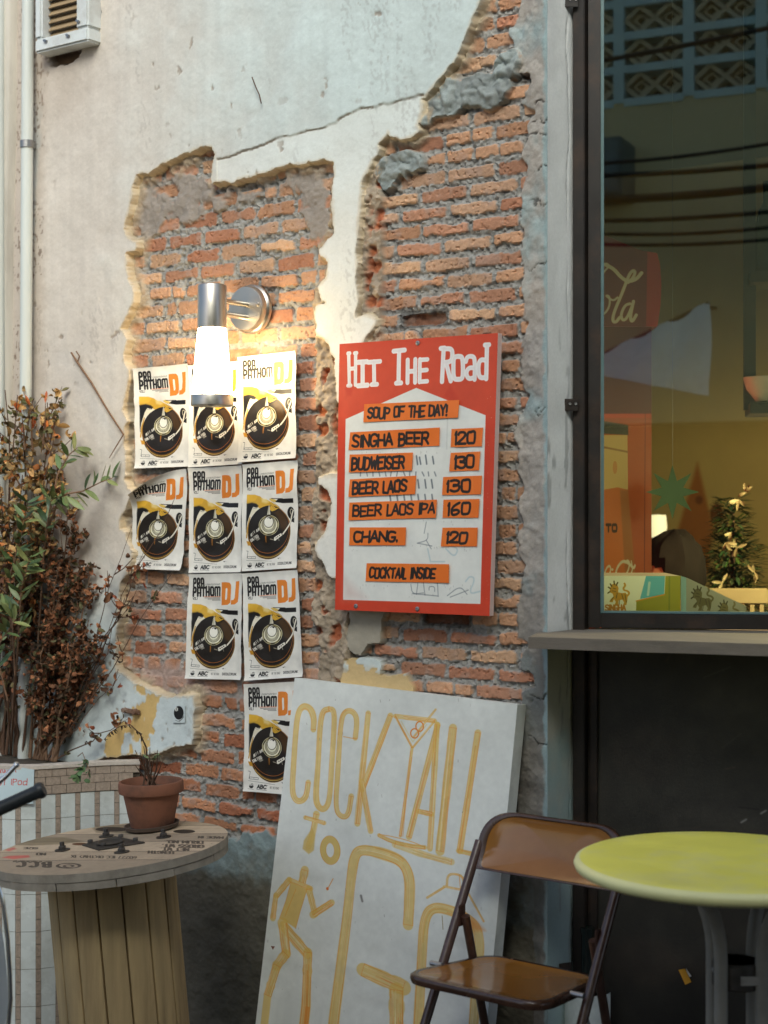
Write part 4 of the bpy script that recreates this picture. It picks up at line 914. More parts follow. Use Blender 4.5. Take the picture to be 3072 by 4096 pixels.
def patch(mb, s0, s1, z0, z1, off, sub=2):
    ps = [along(s0 + (s1 - s0) * i / sub) for i in range(sub + 1)]
    f = [p + n * off for p, n in ps]; b = [p - n * .002 for p, n in ps]
    vs = []
    for q in (f, b):
        for z in (z0, z1): vs += [Vector((p.x, p.y, z)) for p in q]
    k = sub + 1; fs = []
    for i in range(sub): fs += [(i, i + 1, k + i + 1, k + i), (i, 2 * k + i, 2 * k + i + 1, i + 1), (k + i, k + i + 1, 3 * k + i + 1, 3 * k + i)]
    fs += [(0, k, 3 * k, 2 * k), (k - 1, 3 * k - 1, 4 * k - 1, 2 * k - 1)]
    mb.add(vs, fs)
mbt = MB(); mbm = MB(); s_ = .018; rnd = random.Random(2)
while s_ < L[-1] - .06:
    z = .655 - .0 + .035
    zt_ = ZR - .078
    zs_ = [zt_, .628, .522, .416, .310, .204, .098, .006]
    for z1, z0 in zip(zs_[:-1], zs_[1:]): patch(mbt, s_, s_ + .0405, z0 + .0008, z1 - .0008, .0022 + rnd.uniform(0, .0007))
    z = zt_
    while z > .02: patch(mbm, s_ + .0417, s_ + .0553, z - .034, z - .0012, .002 + rnd.uniform(0, .0008), 1); z -= .0352
    s_ += .0562
mbt.build('tiles', M_tile, planter, angle=25); mbm.build('mosaic_tiles', M_mos, planter, angle=25)
mbr = MB(); s_ = .002
r0 = 0
while s_ < L[-1] - .04:
    w_ = .042; patch(mbr, s_, s_ + w_ - .0014, ZR - .026, ZR - .003, .006); patch(mbr, s_ + (.018), s_ + w_ + .0166, ZR - .050, ZR - .0275, .006); patch(mbr, s_, s_ + w_ - .0014, ZR - .0755, ZR - .0515, .0055); s_ += w_
mbr.build('rim_mosaic', M_mos, planter, angle=25)
mb = MB(); top = []
for i, p in enumerate(fp):
    _, n_ = along(L[i]); top.append((p + n_ * .010, p - n_ * .035))
vs = [Vector((p.x, p.y, z)) for a, b in top for p in (a, b) for z in (ZR - .003, ZR + .006)]
fs = []
for i in range(len(top) - 1):
    o = i * 4; fs += [(o + 1, o + 3, o + 7, o + 5), (o, o + 4, o + 6, o + 2), (o, o + 1, o + 5, o + 4), (o + 2, o + 6, o + 7, o + 3)]
mb.add(vs, fs); mb.build('rim_cap', M_cap, planter, angle=30)
mb = MB(); tl = [Vector((p.x, p.y, ZR - .045)) for p in fpx]; mb.prism(tl, (0, 0, .02)); mb.build('soil', M_soil, planter, smooth=False)

# ------------------------------------------------------------------ plants
M_leafd = mat('dry_leaf', attr=True, rough=.75, var=.25, vs=90, bump=.2, bs=120, spec=.3)
M_leafg = mat('green_leaf', attr=True, rough=.45, var=.2, vs=60, bump=.15, bs=90, spec=.45)
M_twig = mat('brown_twig', lin(92, 68, 52), rough=.85, var=.3, vs=60, bump=.4, bs=150)
M_twg = mat('grey_twig', lin(120, 92, 70), rough=.85, var=.3, vs=60, bump=.4, bs=150)
def wob(p0, p1, n, amp, rnd, side=0):
    pts = [p0.lerp(p1, i / n) for i in range(n + 1)]
    for i in range(1, n): pts[i] = pts[i] + Vector((rnd.uniform(-amp, amp), rnd.uniform(-amp, amp) * .6, rnd.uniform(-amp, amp) * .5))
    return pts
def onto(p, m=.062):         # keep clear of the plaster
    p = Vector(p); p.y = min(p.y, -m); return p
def shrub(name, lab, base_px, tips, cols, nl, ls, seed, stems_m, rad=.007, leaf0=.25, spread=.05, curl=(1, 4), side_n=9, zcol=None):
    rnd = random.Random(seed); bp = [HZ(x, y, ZR - .02) for x, y in base_px]
    root = thing(name, lab, 'shrub', sum(bp, Vector()) / len(bp)); st = MB(); lv = MB(); tw = []
    for k, (tx, ty, tt) in enumerate(tips):
        b = onto(bp[k % len(bp)] + Vector((rnd.uniform(-.02, .02), rnd.uniform(-.02, .02), 0)), .075); tip = onto(P(tx, ty, tt))
        pts = [onto(p, .06) for p in wob(b, tip, 8, .014, rnd)]; r0_ = rad * rnd.uniform(.6, 1.1)
        st.tube(pts, [r0_ * (1 - .75 * i / 8) for i in range(9)], 7); tw.append((pts, 1))
        for j in range(side_n):
            a = rnd.uniform(leaf0, .98); i = int(a * 8); p = pts[i].lerp(pts[min(8, i + 1)], a * 8 - i)
            q = onto(p + Vector((rnd.gauss(0, spread), rnd.gauss(0, spread * .8), rnd.uniform(.2, 1.2) * spread * 1.6)))
            tp = [p, onto(p.lerp(q, .5) + Vector((0, 0, -.006))), q]; st.tube(tp, [.0022, .0016, .0009], 5, cap=False); tw.append((tp, 0))
    for _ in range(nl):
        pts, main = tw[rnd.randrange(len(tw))]; a = rnd.uniform(.14 if main else .15, 1.0) * (len(pts) - 1); i = min(int(a), len(pts) - 2)
        p = pts[i].lerp(pts[i + 1], a - i) + Vector((rnd.gauss(0, .008), rnd.gauss(0, .008), rnd.gauss(0, .008)))
        d = Vector((rnd.gauss(0, 1), rnd.gauss(-.15, 1), rnd.gauss(-.25, .8)))
        c = rnd.choice(cols(p.z)); f = rnd.uniform(.7, 1.25); lv.c_ = 1; lv.col = tuple(x * f for x in lin(*c))
        s = ls * rnd.uniform(.6, 1.35); lv.leaf(onto(p, .055), d, Vector((rnd.gauss(0, 1), rnd.gauss(0, 1), rnd.gauss(0, 1))), s, s * rnd.uniform(.34, .55), rnd.uniform(*curl) * rnd.choice((-1, 1)), rnd.uniform(.1, .9))
    st.build('stems', stems_m, root); lv.build('leaves', M_leafd, root, angle=180)
    return root
tan_ = [(176, 136, 86), (150, 116, 70), (196, 156, 100), (128, 104, 66), (108, 100, 62), (200, 166, 114), (96, 84, 54), (92, 96, 62), (178, 112, 62)]
brn = [(128, 82, 56), (104, 70, 48), (150, 98, 66), (84, 60, 44), (164, 112, 78), (70, 56, 42), (88, 84, 56)]
mixc = lambda z: tan_ if z > 1.35 else (tan_ + brn if z > 1.2 else brn + [(104, 92, 60)])
shrub('withered_shrub', 'tall withered shrub with curled tan and olive leaves at the planter end by the pipes', [(60, 3010), (110, 3020), (-40, 3015)],
      [(-90, 1650, 4.80), (20, 1560, 4.82), (70, 1580, 4.74), (130, 1600, 4.85), (190, 1610, 4.80), (235, 1640, 4.78), (215, 1760, 4.72), (-20, 1830, 4.66), (90, 1900, 4.68), (170, 1950, 4.74), (30, 2150, 4.66), (110, 2300, 4.70), (240, 1900, 4.80)],
      mixc, 2300, .030, 1, M_twig, .006, .35, .055, side_n=12)
shrub('rust_brown_shrub', 'dead shrub with small rust brown leaves in the middle of the planter', [(210, 3020), (280, 3020), (330, 3025)],
      [(225, 1990, 4.80), (260, 1960, 4.78), (300, 2030, 4.80), (330, 2120, 4.76), (345, 2250, 4.74), (370, 2260, 4.72), (290, 2200, 4.68), (240, 2250, 4.66), (355, 2480, 4.70), (400, 2560, 4.68), (200, 2430, 4.66), (300, 2560, 4.64), (420, 2700, 4.68), (160, 2600, 4.66)],
      lambda z: brn if z < 1.5 else brn + tan_[:3], 3000, .023, 5, M_twg, .0055, .2, .040, side_n=12)
shrub('bare_twig_bush', 'sparse reddish twigs reaching out over the torn plaster towards the posters', [(290, 3025), (330, 3020)],
      [(700, 1990, 4.52), (600, 2160, 4.58), (690, 2290, 4.50), (560, 2330, 4.60), (500, 2390, 4.62), (530, 2100, 4.62), (480, 2700, 4.64), (520, 2870, 4.62)],
      lambda z: brn + [(150, 84, 60)], 105, .027, 9, M_twig, .0032, .55, .03, side_n=3)
# green leafy sprays
def spray(name, lab, base, paths, L_, wd, seed, cols, every=.03, n_each=2, droop=.2, rad=.0035):
    rnd = random.Random(seed); root = thing(name, lab, 'plant', base); st = MB(); lv = MB()
    for pts in paths:
        pts = [onto(p, .06) for p in pts]; k = len(pts) - 1; st.tube(pts, [rad * (1 - .7 * i / k) for i in range(k + 1)], 6)
        ln = sum((b - a).length for a, b in zip(pts[:-1], pts[1:])); m = int(ln * .55 / every)
        for j in range(m + 1):
            a = (.42 + .58 * j / max(1, m)) * k; i = min(int(a), k - 1); p = pts[i].lerp(pts[i + 1], a - i); t = (pts[i + 1] - pts[i]).normalized()
            for q in range(n_each):
                sd = t.cross(Vector((rnd.gauss(0, 1), rnd.gauss(0, 1), rnd.gauss(0, 1)))).normalized()
                d = (sd * .9 + t * .7 + Vector((0, -.1, -droop))).normalized(); f = rnd.uniform(.75, 1.3); c = rnd.choice(cols); lv.col = tuple(x * f for x in lin(*c))
                s = L_ * rnd.uniform(.7, 1.15); lv.leaf(p, d, Vector((rnd.gauss(0, .5), rnd.gauss(-.6, .4), 1)), s, s * wd, rnd.uniform(-.5, .9), .25, 6)
    st.build('stems', M_twg, root); lv.build('leaves', M_leafg, root, angle=180); return root
gr = [(84, 104, 62), (104, 118, 70), (70, 92, 60), (120, 128, 78)]
b0 = HZ(90, 3010, ZR - .02); b1 = HZ(190, 3015, ZR - .02)
spray('green_leafy_shrub', 'young shrub with long green leaves growing through the dead branches', b0,
      [[b0, P(60, 2700, 4.66), P(40, 2300, 4.62), P(90, 2120, 4.6), P(110, 2010, 4.58)], [b0, P(70, 2600, 4.64), P(85, 2350, 4.6), P(120, 2230, 4.58)],
       [b1, P(150, 2600, 4.70), P(180, 2150, 4.68), P(205, 2000, 4.64), P(260, 1985, 4.6)], [P(180, 2150, 4.68), P(240, 1980, 4.66), P(330, 1965, 4.66), P(400, 1930, 4.66), P(465, 1912, 4.68)],
       [P(180, 2150, 4.68), P(230, 1900, 4.70), P(275, 1820, 4.70), P(310, 1790, 4.70)], [b0, P(30, 2800, 4.6), P(-20, 2600, 4.58), P(60, 2480, 4.56), P(-10, 2420, 4.56)]], .062, .27, 3, gr, .03, 2)
spray('orange_tipped_shoots', 'upright shoots with bright orange leaves above the withered crown', P(110, 1760, 4.8),
      [[P(100, 1800, 4.80), P(95, 1720, 4.79), P(85, 1650, 4.78)], [P(130, 1800, 4.80), P(125, 1700, 4.79), P(118, 1620, 4.78)], [P(170, 1800, 4.80), P(180, 1700, 4.79), P(182, 1610, 4.78)], [P(190, 1760, 4.79), P(192, 1660, 4.78)]], .040, .34, 8, [(196, 108, 56), (206, 122, 66), (176, 92, 46)], .045, 2, droop=-.9)
iv = [P(330, 3010, 4.5), P(345, 3050, 4.44), P(325, 3080, 4.40), P(300, 3110, 4.38)]
spray('trailing_ivy', 'small ivy sprig hanging over the mosaic rim of the planter', HZ(345, 3020, ZR), [[HZ(345, 3020, ZR), *iv], [iv[1], P(360, 3085, 4.40), P(345, 3115, 4.38)]], .026, .7, 12, [(104, 128, 82), (84, 110, 72)], .022, 2, droop=.5, rad=.0014)
# dead vine stuck to the plaster
vp = [W(285, 1410, .046), W(310, 1450, .047), W(365, 1530, .048), W(430, 1640, .047), W(494, 1738, .046), W(468, 1780, .047), W(437, 1832, .046)]
mb = MB(); mb.tube(vp, [.003, .0036, .0034, .003, .0026, .002, .0012], 8); mb.tube([vp[1], W(318, 1425, .047), W(305, 1405, .046)], .0022, 6)
tag(mb.build('dead_vine', M_twg), 'dead bent vine stem clinging to the bare white plaster', 'vine')
mb = MB(); mb.tube([W(1008, 308, .046), W(1024, 350, .048), W(1038, 380, .047), W(1045, 414, .046)], .0016, 6); tag(mb.build('dry_tendril', M_twig), 'thin dark curved tendril stuck high on the pale plaster', 'twig')
# eight ball sticker and iron bracket on the plaster
cv = Cv(200, 260, (196, 206, 206)); cv.ell(100, 115, 78, 100, (18, 18, 18)); cv.ell(62, 62, 26, 30, (214, 214, 206)); cv.text("8", 54, 78, 34, 17, 2, 5, (20, 20, 20)); cv.ell(92, 120, 92, 116, (40, 40, 40), wd=5, a0=20, a1=120, soft=3)
cv.text("SHADE OF RETRO", 108, 250, 15, 6, 1.5, 2, (40, 40, 40), ang=-.75)
e8 = [W(690, 2820, PT + .004), W(740, 2820, PT + .004), W(740, 2891, PT + .004), W(690, 2891, PT + .004)]
mb = MB(); mb.grid(e8, 3, 3); tag(mb.build('ball_sticker', img_mat('sticker_print', cv, rough=.5, bump=0, var=.04)), 'small black eight ball sticker on the blue painted plaster', 'sticker')
bk = W(528, 2846, PT + .006); o_ = thing('iron_bracket', 'rusty iron catch bracket half buried in peeling yellow paint', 'bracket', bk)
M_rust = mat('rusty_iron', lin(112, 84, 66), rough=.8, var=.4, vs=40, bump=.5, bs=120, dirt=(lin(170, 160, 148), .7), ds=25)
mb = MB(); mb.box(bk, (.062, .012, .014), Matrix.Rotation(.05, 3, 'Y')); mb.build('bar', M_rust, o_, bevel=.003)
mb = MB(); mb.lathe([(.009, 0), (.009, .012), (.007, .015), (0, .015)], W(545, 2846, PT + .006), 12, axis=Vector((0, -1, 0))); mb.build('eye', M_rust, o_)
mb = MB(); mb.lathe([(.008, 0), (.007, .012), (0, .013)], W(502, 2840, PT + .006), 12, axis=Vector((0, -1, 0))); mb.build('pin', M_rust, o_)
# note on the planter
nq = [(-60, 3072), (137, 3070), (133, 3215), (-60, 3217)]
s0_ = None
def on_planter(X, Y):
    d = ray(X, Y); best = None
    for a, b in zip(fp[:-1], fp[1:]):
        e = b - a; n_ = Vector((-e.y, e.x, 0)); k = (a - CAM).dot(n_) / d.dot(n_); p = CAM + d * k; u = (p - a).dot(e) / e.dot(e)
        if -.02 <= u <= 1.02 and k > 0: best = p
    return best
cv = Cv(420, 310, (190, 208, 212), [(-60, 3072), (137, 3070), (133, 3215), (-60, 3217)])
cv.line([(5, 3078), (-4, 3100)], 3, (190, 60, 52))
cv.text("REQuest", -14, 3093, 16, 8, 4, 2.6, (196, 66, 58), sl=.1, jit=.06, seed=2, ang=-.06); cv.text("NOT IPod", -30, 3143, 24, 15, 5, 3, (196, 66, 58), sl=.1, jit=.06, seed=4, ang=-.03); cv.noise(5, .04, 3)
mb = MB(); vs = []; us = []
for j in range(5):
    for i in range(9):
        a, b = i / 8, j / 4; X = nq[0][0] * (1 - a) * (1 - b) + nq[1][0] * a * (1 - b) + nq[2][0] * a * b + nq[3][0] * (1 - a) * b; Y = nq[0][1] * (1 - a) * (1 - b) + nq[1][1] * a * (1 - b) + nq[2][1] * a * b + nq[3][1] * (1 - a) * b
        p = on_planter(X, Y); vs.append(p + (CAM - p).normalized() * (.010 + .004 * b)); us.append((a, 1 - b))
fs = [(j * 9 + i, (j + 1) * 9 + i, (j + 1) * 9 + i + 1, j * 9 + i + 1) for j in range(4) for i in range(8)]
mb.add(vs, fs, 0, [[us[k] for k in f] for f in fs]); tag(mb.build('paper_note', img_mat('note_paper', cv, rough=.6, bump=.1, bs=30, var=.03), angle=180), 'pale blue paper note with red handwriting taped to the planter', 'note')

# ------------------------------------------------------------------ cable spool table
ZS = .65
sc0 = HZ(437, 3385, ZS); tilt = math.radians(5.2)
def flat(v): return Vector((v.x, v.y, 0)).normalized()
e1 = flat(RX); e2 = flat(AX); R_ = .302
rot = Matrix.Rotation(-tilt, 3, e2)
def sp(x, y, z): return sc0 + rot @ (e1 * x + e2 * y + UP * z)
up_s = rot @ UP
spool = thing('spool_table', 'wooden cable spool used as a table, tilted a little beside the planter', 'table', sp(0, 0, -.62))
quad = [sp(-R_, R_, 0), sp(R_, R_, 0), sp(R_, -R_, 0), sp(-R_, -R_, 0)]
cv = Cv(900, 900, (172, 154, 128), crop_of([proj(p) for p in quad], 0, 2900, .6028))
rnd = random.Random(9)
bounds = [(-300, 655), (-300, 700), (-300, 758), (-300, 830), (-300, 900), (-300, 990)]
Yb = [600, 668, 722, 772, 838, 893, 1000]
for i in range(6):      # boards run across the disc
    f = rnd.uniform(.86, 1.12); cv.poly([(-400, Yb[i] + 8), (2200, Yb[i] - 6), (2200, Yb[i + 1] - 6), (-400, Yb[i + 1] + 8)], (170 * f, 152 * f, 128 * f))
    for _ in range(46):
        y = rnd.uniform(Yb[i], Yb[i + 1]); x = rnd.uniform(-200, 1500); cv.line([(x, y), (x + rnd.uniform(80, 420), y + rnd.uniform(-2, 1))], rnd.uniform(.6, 1.8), rnd.choice(((140, 112, 82), (196, 172, 140), (120, 96, 70))), rnd.uniform(.2, .5), soft=1.5)
for y in Yb[1:-1]: cv.line([(-300, y + 8), (2200, y - 6)], 3.4, (44, 36, 28), .9)
cv.poly([(90, 795), (250, 745), (420, 745), (560, 770), (420, 790), (200, 800)], (96, 84, 58), .55, soft=16); cv.poly([(600, 668), (900, 660), (900, 720), (640, 715)], (92, 80, 58), .5, soft=10)
cv.poly([(30, 830), (90, 812), (110, 822), (60, 838)], (196, 96, 84), .8, soft=8); cv.poly([(10, 880), (60, 868), (190, 864), (200, 878), (90, 890)], (190, 84, 74), .8, soft=8)
cv.ell(742, 692, 108, 16, (48, 36, 24)); cv.ell(1222, 706, 72, 13, (48, 36, 24)); cv.ell(530, 790, 52, 9, (96, 62, 34))
SI = (58, 48, 38)
def upside(st, x, y, h, w, g, wd, al=.8): cv.text(st, x, y, h, w, g, wd, SI, ang=math.pi + .02, al=al)
upside("GROSS WT.", 1350, 796, 20, 26, 8, 7); upside("DRUM NO.", 1345, 770, 18, 26, 8, 6); upside("NET WT.", 1250, 818, 18, 22, 8, 6); upside("LENGTH", 1150, 838, 17, 22, 8, 6)
upside("60227 IEC 01(THW) 1X", 905, 872, 16, 18, 7, 4); upside("MADE IN", 1480, 740, 14, 20, 7, 5); upside("B.C.C.", 330, 908, 36, 44, 16, 12); cv.ell(455, 934, 74, 16, SI, .85, wd=9); upside("NO", 300, 850, 14, 24, 7, 6); upside("SIZE", 250, 812, 12, 22, 7, 5); cv.ell(455, 936, 30, 8, SI, .8, wd=8)
for _ in range(9): cv.line([(rnd.uniform(1000, 1450), rnd.uniform(770, 840))] * 2, 5, SI, .5)
cv.line([(1090, 768), (1460, 772)], 4, SI, .6); cv.noise(9, .08, 14); cv.noise(60, .05, 15)
M_sptop = img_mat('stencilled_boards', cv, rough=.75, var=.10, vs=30, bump=.25, bs=120, bd=.001)
M_spw = mat('grey_spool_wood', lin(146, 138, 124), rough=.85, var=.28, vs=22, bump=.5, bs=90, bd=.002, dirt=(lin(90, 82, 70), .6), ds=9)
M_st = mat('yellow_stave_wood', lin(172, 148, 106), rough=.75, var=.34, vs=22, stretch=(1, 1, .07), bump=.45, bs=60, bd=.002, dirt=(lin(92, 72, 48), .75), ds=8)
def disc(mb, R0, z1, z0, n=72, top_uv=False, jag=0, seed=0):
    rr = [R0 + jag * (rnd.random() - .5) for _ in range(n)]
    tv = [sp(rr[i] * math.cos(2 * math.pi * i / n), rr[i] * math.sin(2 * math.pi * i / n), z1) for i in range(n)]; bv = [p - up_s * (z1 - z0) for p in tv]
    uv = [(.5 + rr[i] * math.cos(2 * math.pi * i / n) / (2 * R_), .5 + rr[i] * math.sin(2 * math.pi * i / n) / (2 * R_)) for i in range(n)]
    mb.add(tv, [tuple(range(n))], 0, [uv]); mb.add(bv, [tuple(range(n - 1, -1, -1))], 1)
    for i in range(n): mb.add([tv[i], bv[i], bv[(i + 1) % n], tv[(i + 1) % n]], [(0, 1, 2, 3)], 1)
mb = MB(); disc(mb, R_ - .001, 0, -.0205, jag=.0016); mb.build('top_boards', [M_sptop, M_spw], spool, angle=30)
mb = MB(); n = 13
for k in range(n):          # the lower ply: short boards whose ends show round the rim
    a0 = 2 * math.pi * k / n + .1; a1 = a0 + 2 * math.pi / n - .008; rr = R_ - .002 + rnd.uniform(-.004, .0015); z1 = -.0216 - rnd.uniform(0, .0018); m_ = 7
    tv = [sp(0, 0, z1)] + [sp(rr * math.cos(a0 + (a1 - a0) * i / m_), rr * math.sin(a0 + (a1 - a0) * i / m_), z1) for i in range(m_ + 1)]; mb.prism(tv, -up_s * .018)
mb.build('lower_boards', M_spw, spool, smooth=False)
mb = MB(); nst = 16; rs = .152
HSt = .56
for k in range(nst):
    a = 2 * math.pi * k / nst + .12; w_ = 2 * rs * math.sin(math.pi / nst) * .965; c_ = Vector((rs * math.cos(a), rs * math.sin(a))); t_ = Vector((-math.sin(a), math.cos(a))); n_ = Vector((math.cos(a), math.sin(a)))
    th_ = .016 + rnd.uniform(0, .004); pr = []
    for x, y in ((-.5, -.6), (.5, -.6), (.5, .30), (.40, .46), (.15, .52), (-.15, .52), (-.40, .46), (-.5, .30)): v = c_ + t_ * (x * w_) + n_ * (y * th_); pr.append(v)
    tv = [sp(v.x, v.y, -.0415) for v in pr]; mb.prism(tv, -up_s * HSt)
mb.build('drum_staves', M_st, spool, angle=40)
mb = MB(); disc(mb, R_ - .002, -.0415 - HSt - .0006, -.0415 - HSt - .032, jag=.002); mb.m = [1] * len(mb.m); mb.build('bottom_boards', [M_sptop, M_spw], spool, angle=30)
M_iron = mat('dark_iron', lin(86, 82, 77), rough=.5, metal=.8, var=.3, vs=40, bump=.4, bs=160)
def on_top(cx, cy):
    d = ray(cx * .6028, 2900 + cy * .6028); k = (sc0 - CAM).dot(up_s) / d.dot(up_s); return CAM + d * k
for (x, y) in ((705, 741), (1086, 746), (415, 832), (808, 846)):
    p = on_top(x, y); mb = MB(); mb.lathe([(.0195, .0004), (.0195, .0028), (0, .0029)], p, 24, axis=up_s); mb.lathe([(.0098, .003), (.0098, .0105), (.0085, .0118), (0, .0118)], p, 6, axis=up_s)
    prof = [(.0058, .0118)]
    for i in range(5): prof += [(.0066, .0126 + i * .002), (.0056, .0136 + i * .002)]
    mb.lathe(prof + [(0, .0226)], p, 14, axis=up_s); mb.build('bolt', M_iron, spool, angle=40)
pc_ = [on_top(*q) for q in ((545, 802), (768, 746), (962, 786), (655, 836))]; cen = sum(pc_, Vector()) / 4
mb = MB(); mb.prism([p + up_s * .0006 for p in pc_], up_s * .003); mb.lathe([(.034, .0036), (.036, .0062), (.031, .0075), (.024, .004), (0, .0037)], cen, 30, axis=up_s); mb.build('hub_plate', M_iron, spool, angle=40)
for (x, y) in ((600, 788), (803, 752), (900, 776), (688, 810)):
    mb = MB(); mb.lathe([(.0072, .0036), (.0072, .0095), (.006, .0108), (0, .011)], on_top(x, y), 6, axis=up_s); mb.build('bolt', M_iron, spool, angle=40)

# ------------------------------------------------------------------ flower pot on the spool
M_ter = mat('terracotta', lin(128, 82, 60), rough=.85, var=.25, vs=16, bump=.25, bs=110, dirt=(lin(62, 50, 42), .9), ds=8)
M_sau = mat('dark_saucer', lin(88, 74, 64), rough=.8, var=.25, vs=30, bump=.3)
pb = on_top(1010, 690)
sau = MB(); sau.lathe([(0, .0008), (.058, .0008), (.070, .006), (.074, .015), (.0715, .0155), (.066, .008), (0, .006)], pb, 40, axis=up_s)
tag(sau.build('pot_saucer', M_sau), 'dark clay saucer under the flower pot', 'saucer')
pot = thing('flower_pot', 'small terracotta pot with a thick rim on the spool table', 'pot', pb)
ax_ = up_s.lerp(UP, .7).normalized(); hp = .128
mb = MB(); mb.lathe([(0, .009), (.056, .009), (.0575, .012), (.074, .094), (.0745, .096), (.0845, .099), (.0862, .104), (.0862, .122), (.0845, hp), (.080, hp + .001), (.0775, .124), (.074, .100)], pb, 44, axis=ax_)
mb.build('body', M_ter, pot, angle=50)
mb = MB(); mb.lathe([(.0755, .106), (.05, .110), (0, .112)], pb, 24, axis=ax_); mb.build('soil', M_soil, pot)
rnd = random.Random(21); pl = thing('withered_pot_plant', 'nearly bare withered plant with one arching stem in the flower pot', 'plant', pb + ax_ * .11); st = MB(); lv = MB(); c0 = pb + ax_ * .110
M_gst = mat('olive_stem', lin(104, 96, 66), rough=.7, var=.2)
arch_ = [P(592, 3085, 4.24), P(585, 2990, 4.2), P(560, 2935, 4.2), P(520, 2898, 4.2), P(480, 2905, 4.22), P(440, 2930, 4.22), P(415, 2960, 4.22)]
st.tube(arch_, [.0026, .0022, .0018, .0015, .0012, .001, .0007], 6)
for a, b in (((540, 3000), 0), ((560, 3010), 0), ((575, 2985), 0), ((620, 3020), 0), ((650, 3045), 0), ((600, 2990), 0), ((540, 3060), 0), ((630, 3000), 0)):
    tip = P(a[0], a[1], 4.22 + rnd.uniform(-.04, .04)); st.tube([c0 + Vector((rnd.uniform(-.02, .02), rnd.uniform(-.02, .02), 0)), c0.lerp(tip, .5) + Vector((rnd.uniform(-.01, .01), 0, .004)), tip], [.0028, .0020, .0008], 6)
for i in range(26):
    p = arch_[1 + i % 5].lerp(arch_[2 + i % 5], rnd.random()); lv.col = tuple(x * rnd.uniform(.7, 1.2) for x in lin(70, 62, 44)); lv.leaf(p, (rnd.gauss(0, .5), rnd.gauss(0, .5), -1), (1, 0, 0), .014, .005, rnd.uniform(1, 3), .5, 4)
for i in range(6):
    lv.col = tuple(x * rnd.uniform(.8, 1.2) for x in lin(112, 128, 84)); lv.leaf(P(605 + rnd.uniform(-14, 20), 3035 + rnd.uniform(-20, 20), 4.2), (rnd.gauss(0, 1), rnd.gauss(0, 1), .4), (0, 0, 1), .022, .012, .5, .2, 4)
st.build('stems', M_twig, pl); lv.build('leaves', M_leafg, pl, angle=180)
# ------------------------------------------------------------------ ground
M_grd = mat('alley_concrete', lin(84, 80, 74), rough=.9, var=.25, vs=5, bump=.5, bs=60, bd=.004, dirt=(lin(60, 56, 50), .7), ds=2)
mb = MB(); mb.add([(-60, -60, 0), (60, -60, 0), (60, 60, 0), (-60, 60, 0)], [(0, 1, 2, 3)]); struct(mb.build('ground', M_grd, smooth=False))

# ------------------------------------------------------------------ shop front
M_dk = mat('dark_steel', lin(38, 33, 29), rough=.5, metal=.25, var=.28, vs=14, bump=.12, bs=120, dirt=(lin(84, 60, 44), .5), ds=10)
M_dp = mat('black_steel_sheet', lin(31, 30, 27), rough=.55, metal=.1, var=.3, vs=7, bump=.18, bs=160, dirt=(lin(66, 60, 50), .7), ds=3.5)
M_bead = mat('teal_glazing_bead', lin(86, 112, 112), rough=.4, var=.15, vs=30)
def DV(deg): a = math.radians(deg); return Vector((math.cos(a), math.sin(a), 0))
d1v, d2v = DV(14), DV(27.5); n1v = Vector((d1v.y, -d1v.x, 0)); n2v = Vector((d2v.y, -d2v.x, 0))
J = Vector((SK + .0015, -.030 + JD, 0)); TOP = 3.05
def M3(d): n_ = Vector((-d.y, d.x, 0)); return Matrix((d, n_, UP)).transposed()
front = thing('shop_front', 'dark steel shop front with a kick panel below the counter shelf', 'shop front', J)
mb = MB(); c_ = J + d1v * .0145 + UP * (TOP / 2); mb.box(c_, (.029, .05, TOP), M3(d1v)); mb.build('jamb', M_dk, front, bevel=.002)
mb = MB(); q = J + d1v * .031 - n1v * .012; kq = [q + n1v * .002 + d1v * a + UP * b for a, b in ((-.008, 1.182), (2.5, 1.182), (2.5, .004), (-.008, .004))]
kc = Cv(1250, 585, (46, 44, 38)); rk = random.Random(6)
for i in range(90): kc.ell(rk.uniform(0, 1250), rk.uniform(0, 585), rk.uniform(12, 90), rk.uniform(8, 50), rk.choice(((78, 73, 64), (26, 25, 22), (72, 54, 42), (62, 60, 54))), rk.uniform(.10, .38), soft=rk.uniform(10, 40))
for i in range(140): x = rk.uniform(0, 900); y = rk.uniform(0, 585); kc.line([(x, y), (x + rk.gauss(0, 14), y + rk.gauss(0, 9))], rk.uniform(.7, 1.6), rk.choice(((92, 88, 80), (14, 13, 12), (80, 62, 48))), rk.uniform(.2, .6))
for i in range(40): x = rk.uniform(0, 700); y = rk.uniform(250, 470); kc.line([(x, y), (x + rk.uniform(-2, 2), y + rk.uniform(20, 110))], rk.uniform(1, 3), (50, 48, 44), rk.uniform(.15, .4), soft=3)
for i in range(60): x = rk.uniform(0, 1250); y = 585 - abs(rk.gauss(0, 50)); kc.ell(x, y, rk.uniform(1, 4), rk.uniform(1, 4), (84, 78, 68), rk.uniform(.2, .6))
for x, y in ((190, 210), (213, 198), (140, 300)): kc.line([(x, y), (x + 6, y - 4)], 2, (150, 150, 144), .8)
kc.noise(9, .22, 4); kc.noise(70, .16, 5)
mb.grid(kq, 1, 1); M_kp = img_mat('scuffed_steel_sheet', kc, rough=.55, var=.2, vs=180, bump=.25, bs=140, metal=.1); mb.build('kick_panel', M_kp, front, smooth=False)
mb = MB(); mb.box(q + d1v * .012 + n1v * .006 + UP * .595, (.024, .012, 1.17), M3(d1v)); mb.build('kick_panel_edge', M_dk, front, bevel=.0015)
mb = MB(); mb.box(J + d1v * 1.28 + UP * (TOP + .06), (2.56, .08, .12), M3(d1v)); mb.build('head', M_dk, front)
mb = MB(); mb.box(J + d1v * 2.56 + UP * (TOP / 2), (.06, .08, TOP), M3(d1v)); mb.build('jamb', M_dk, front)
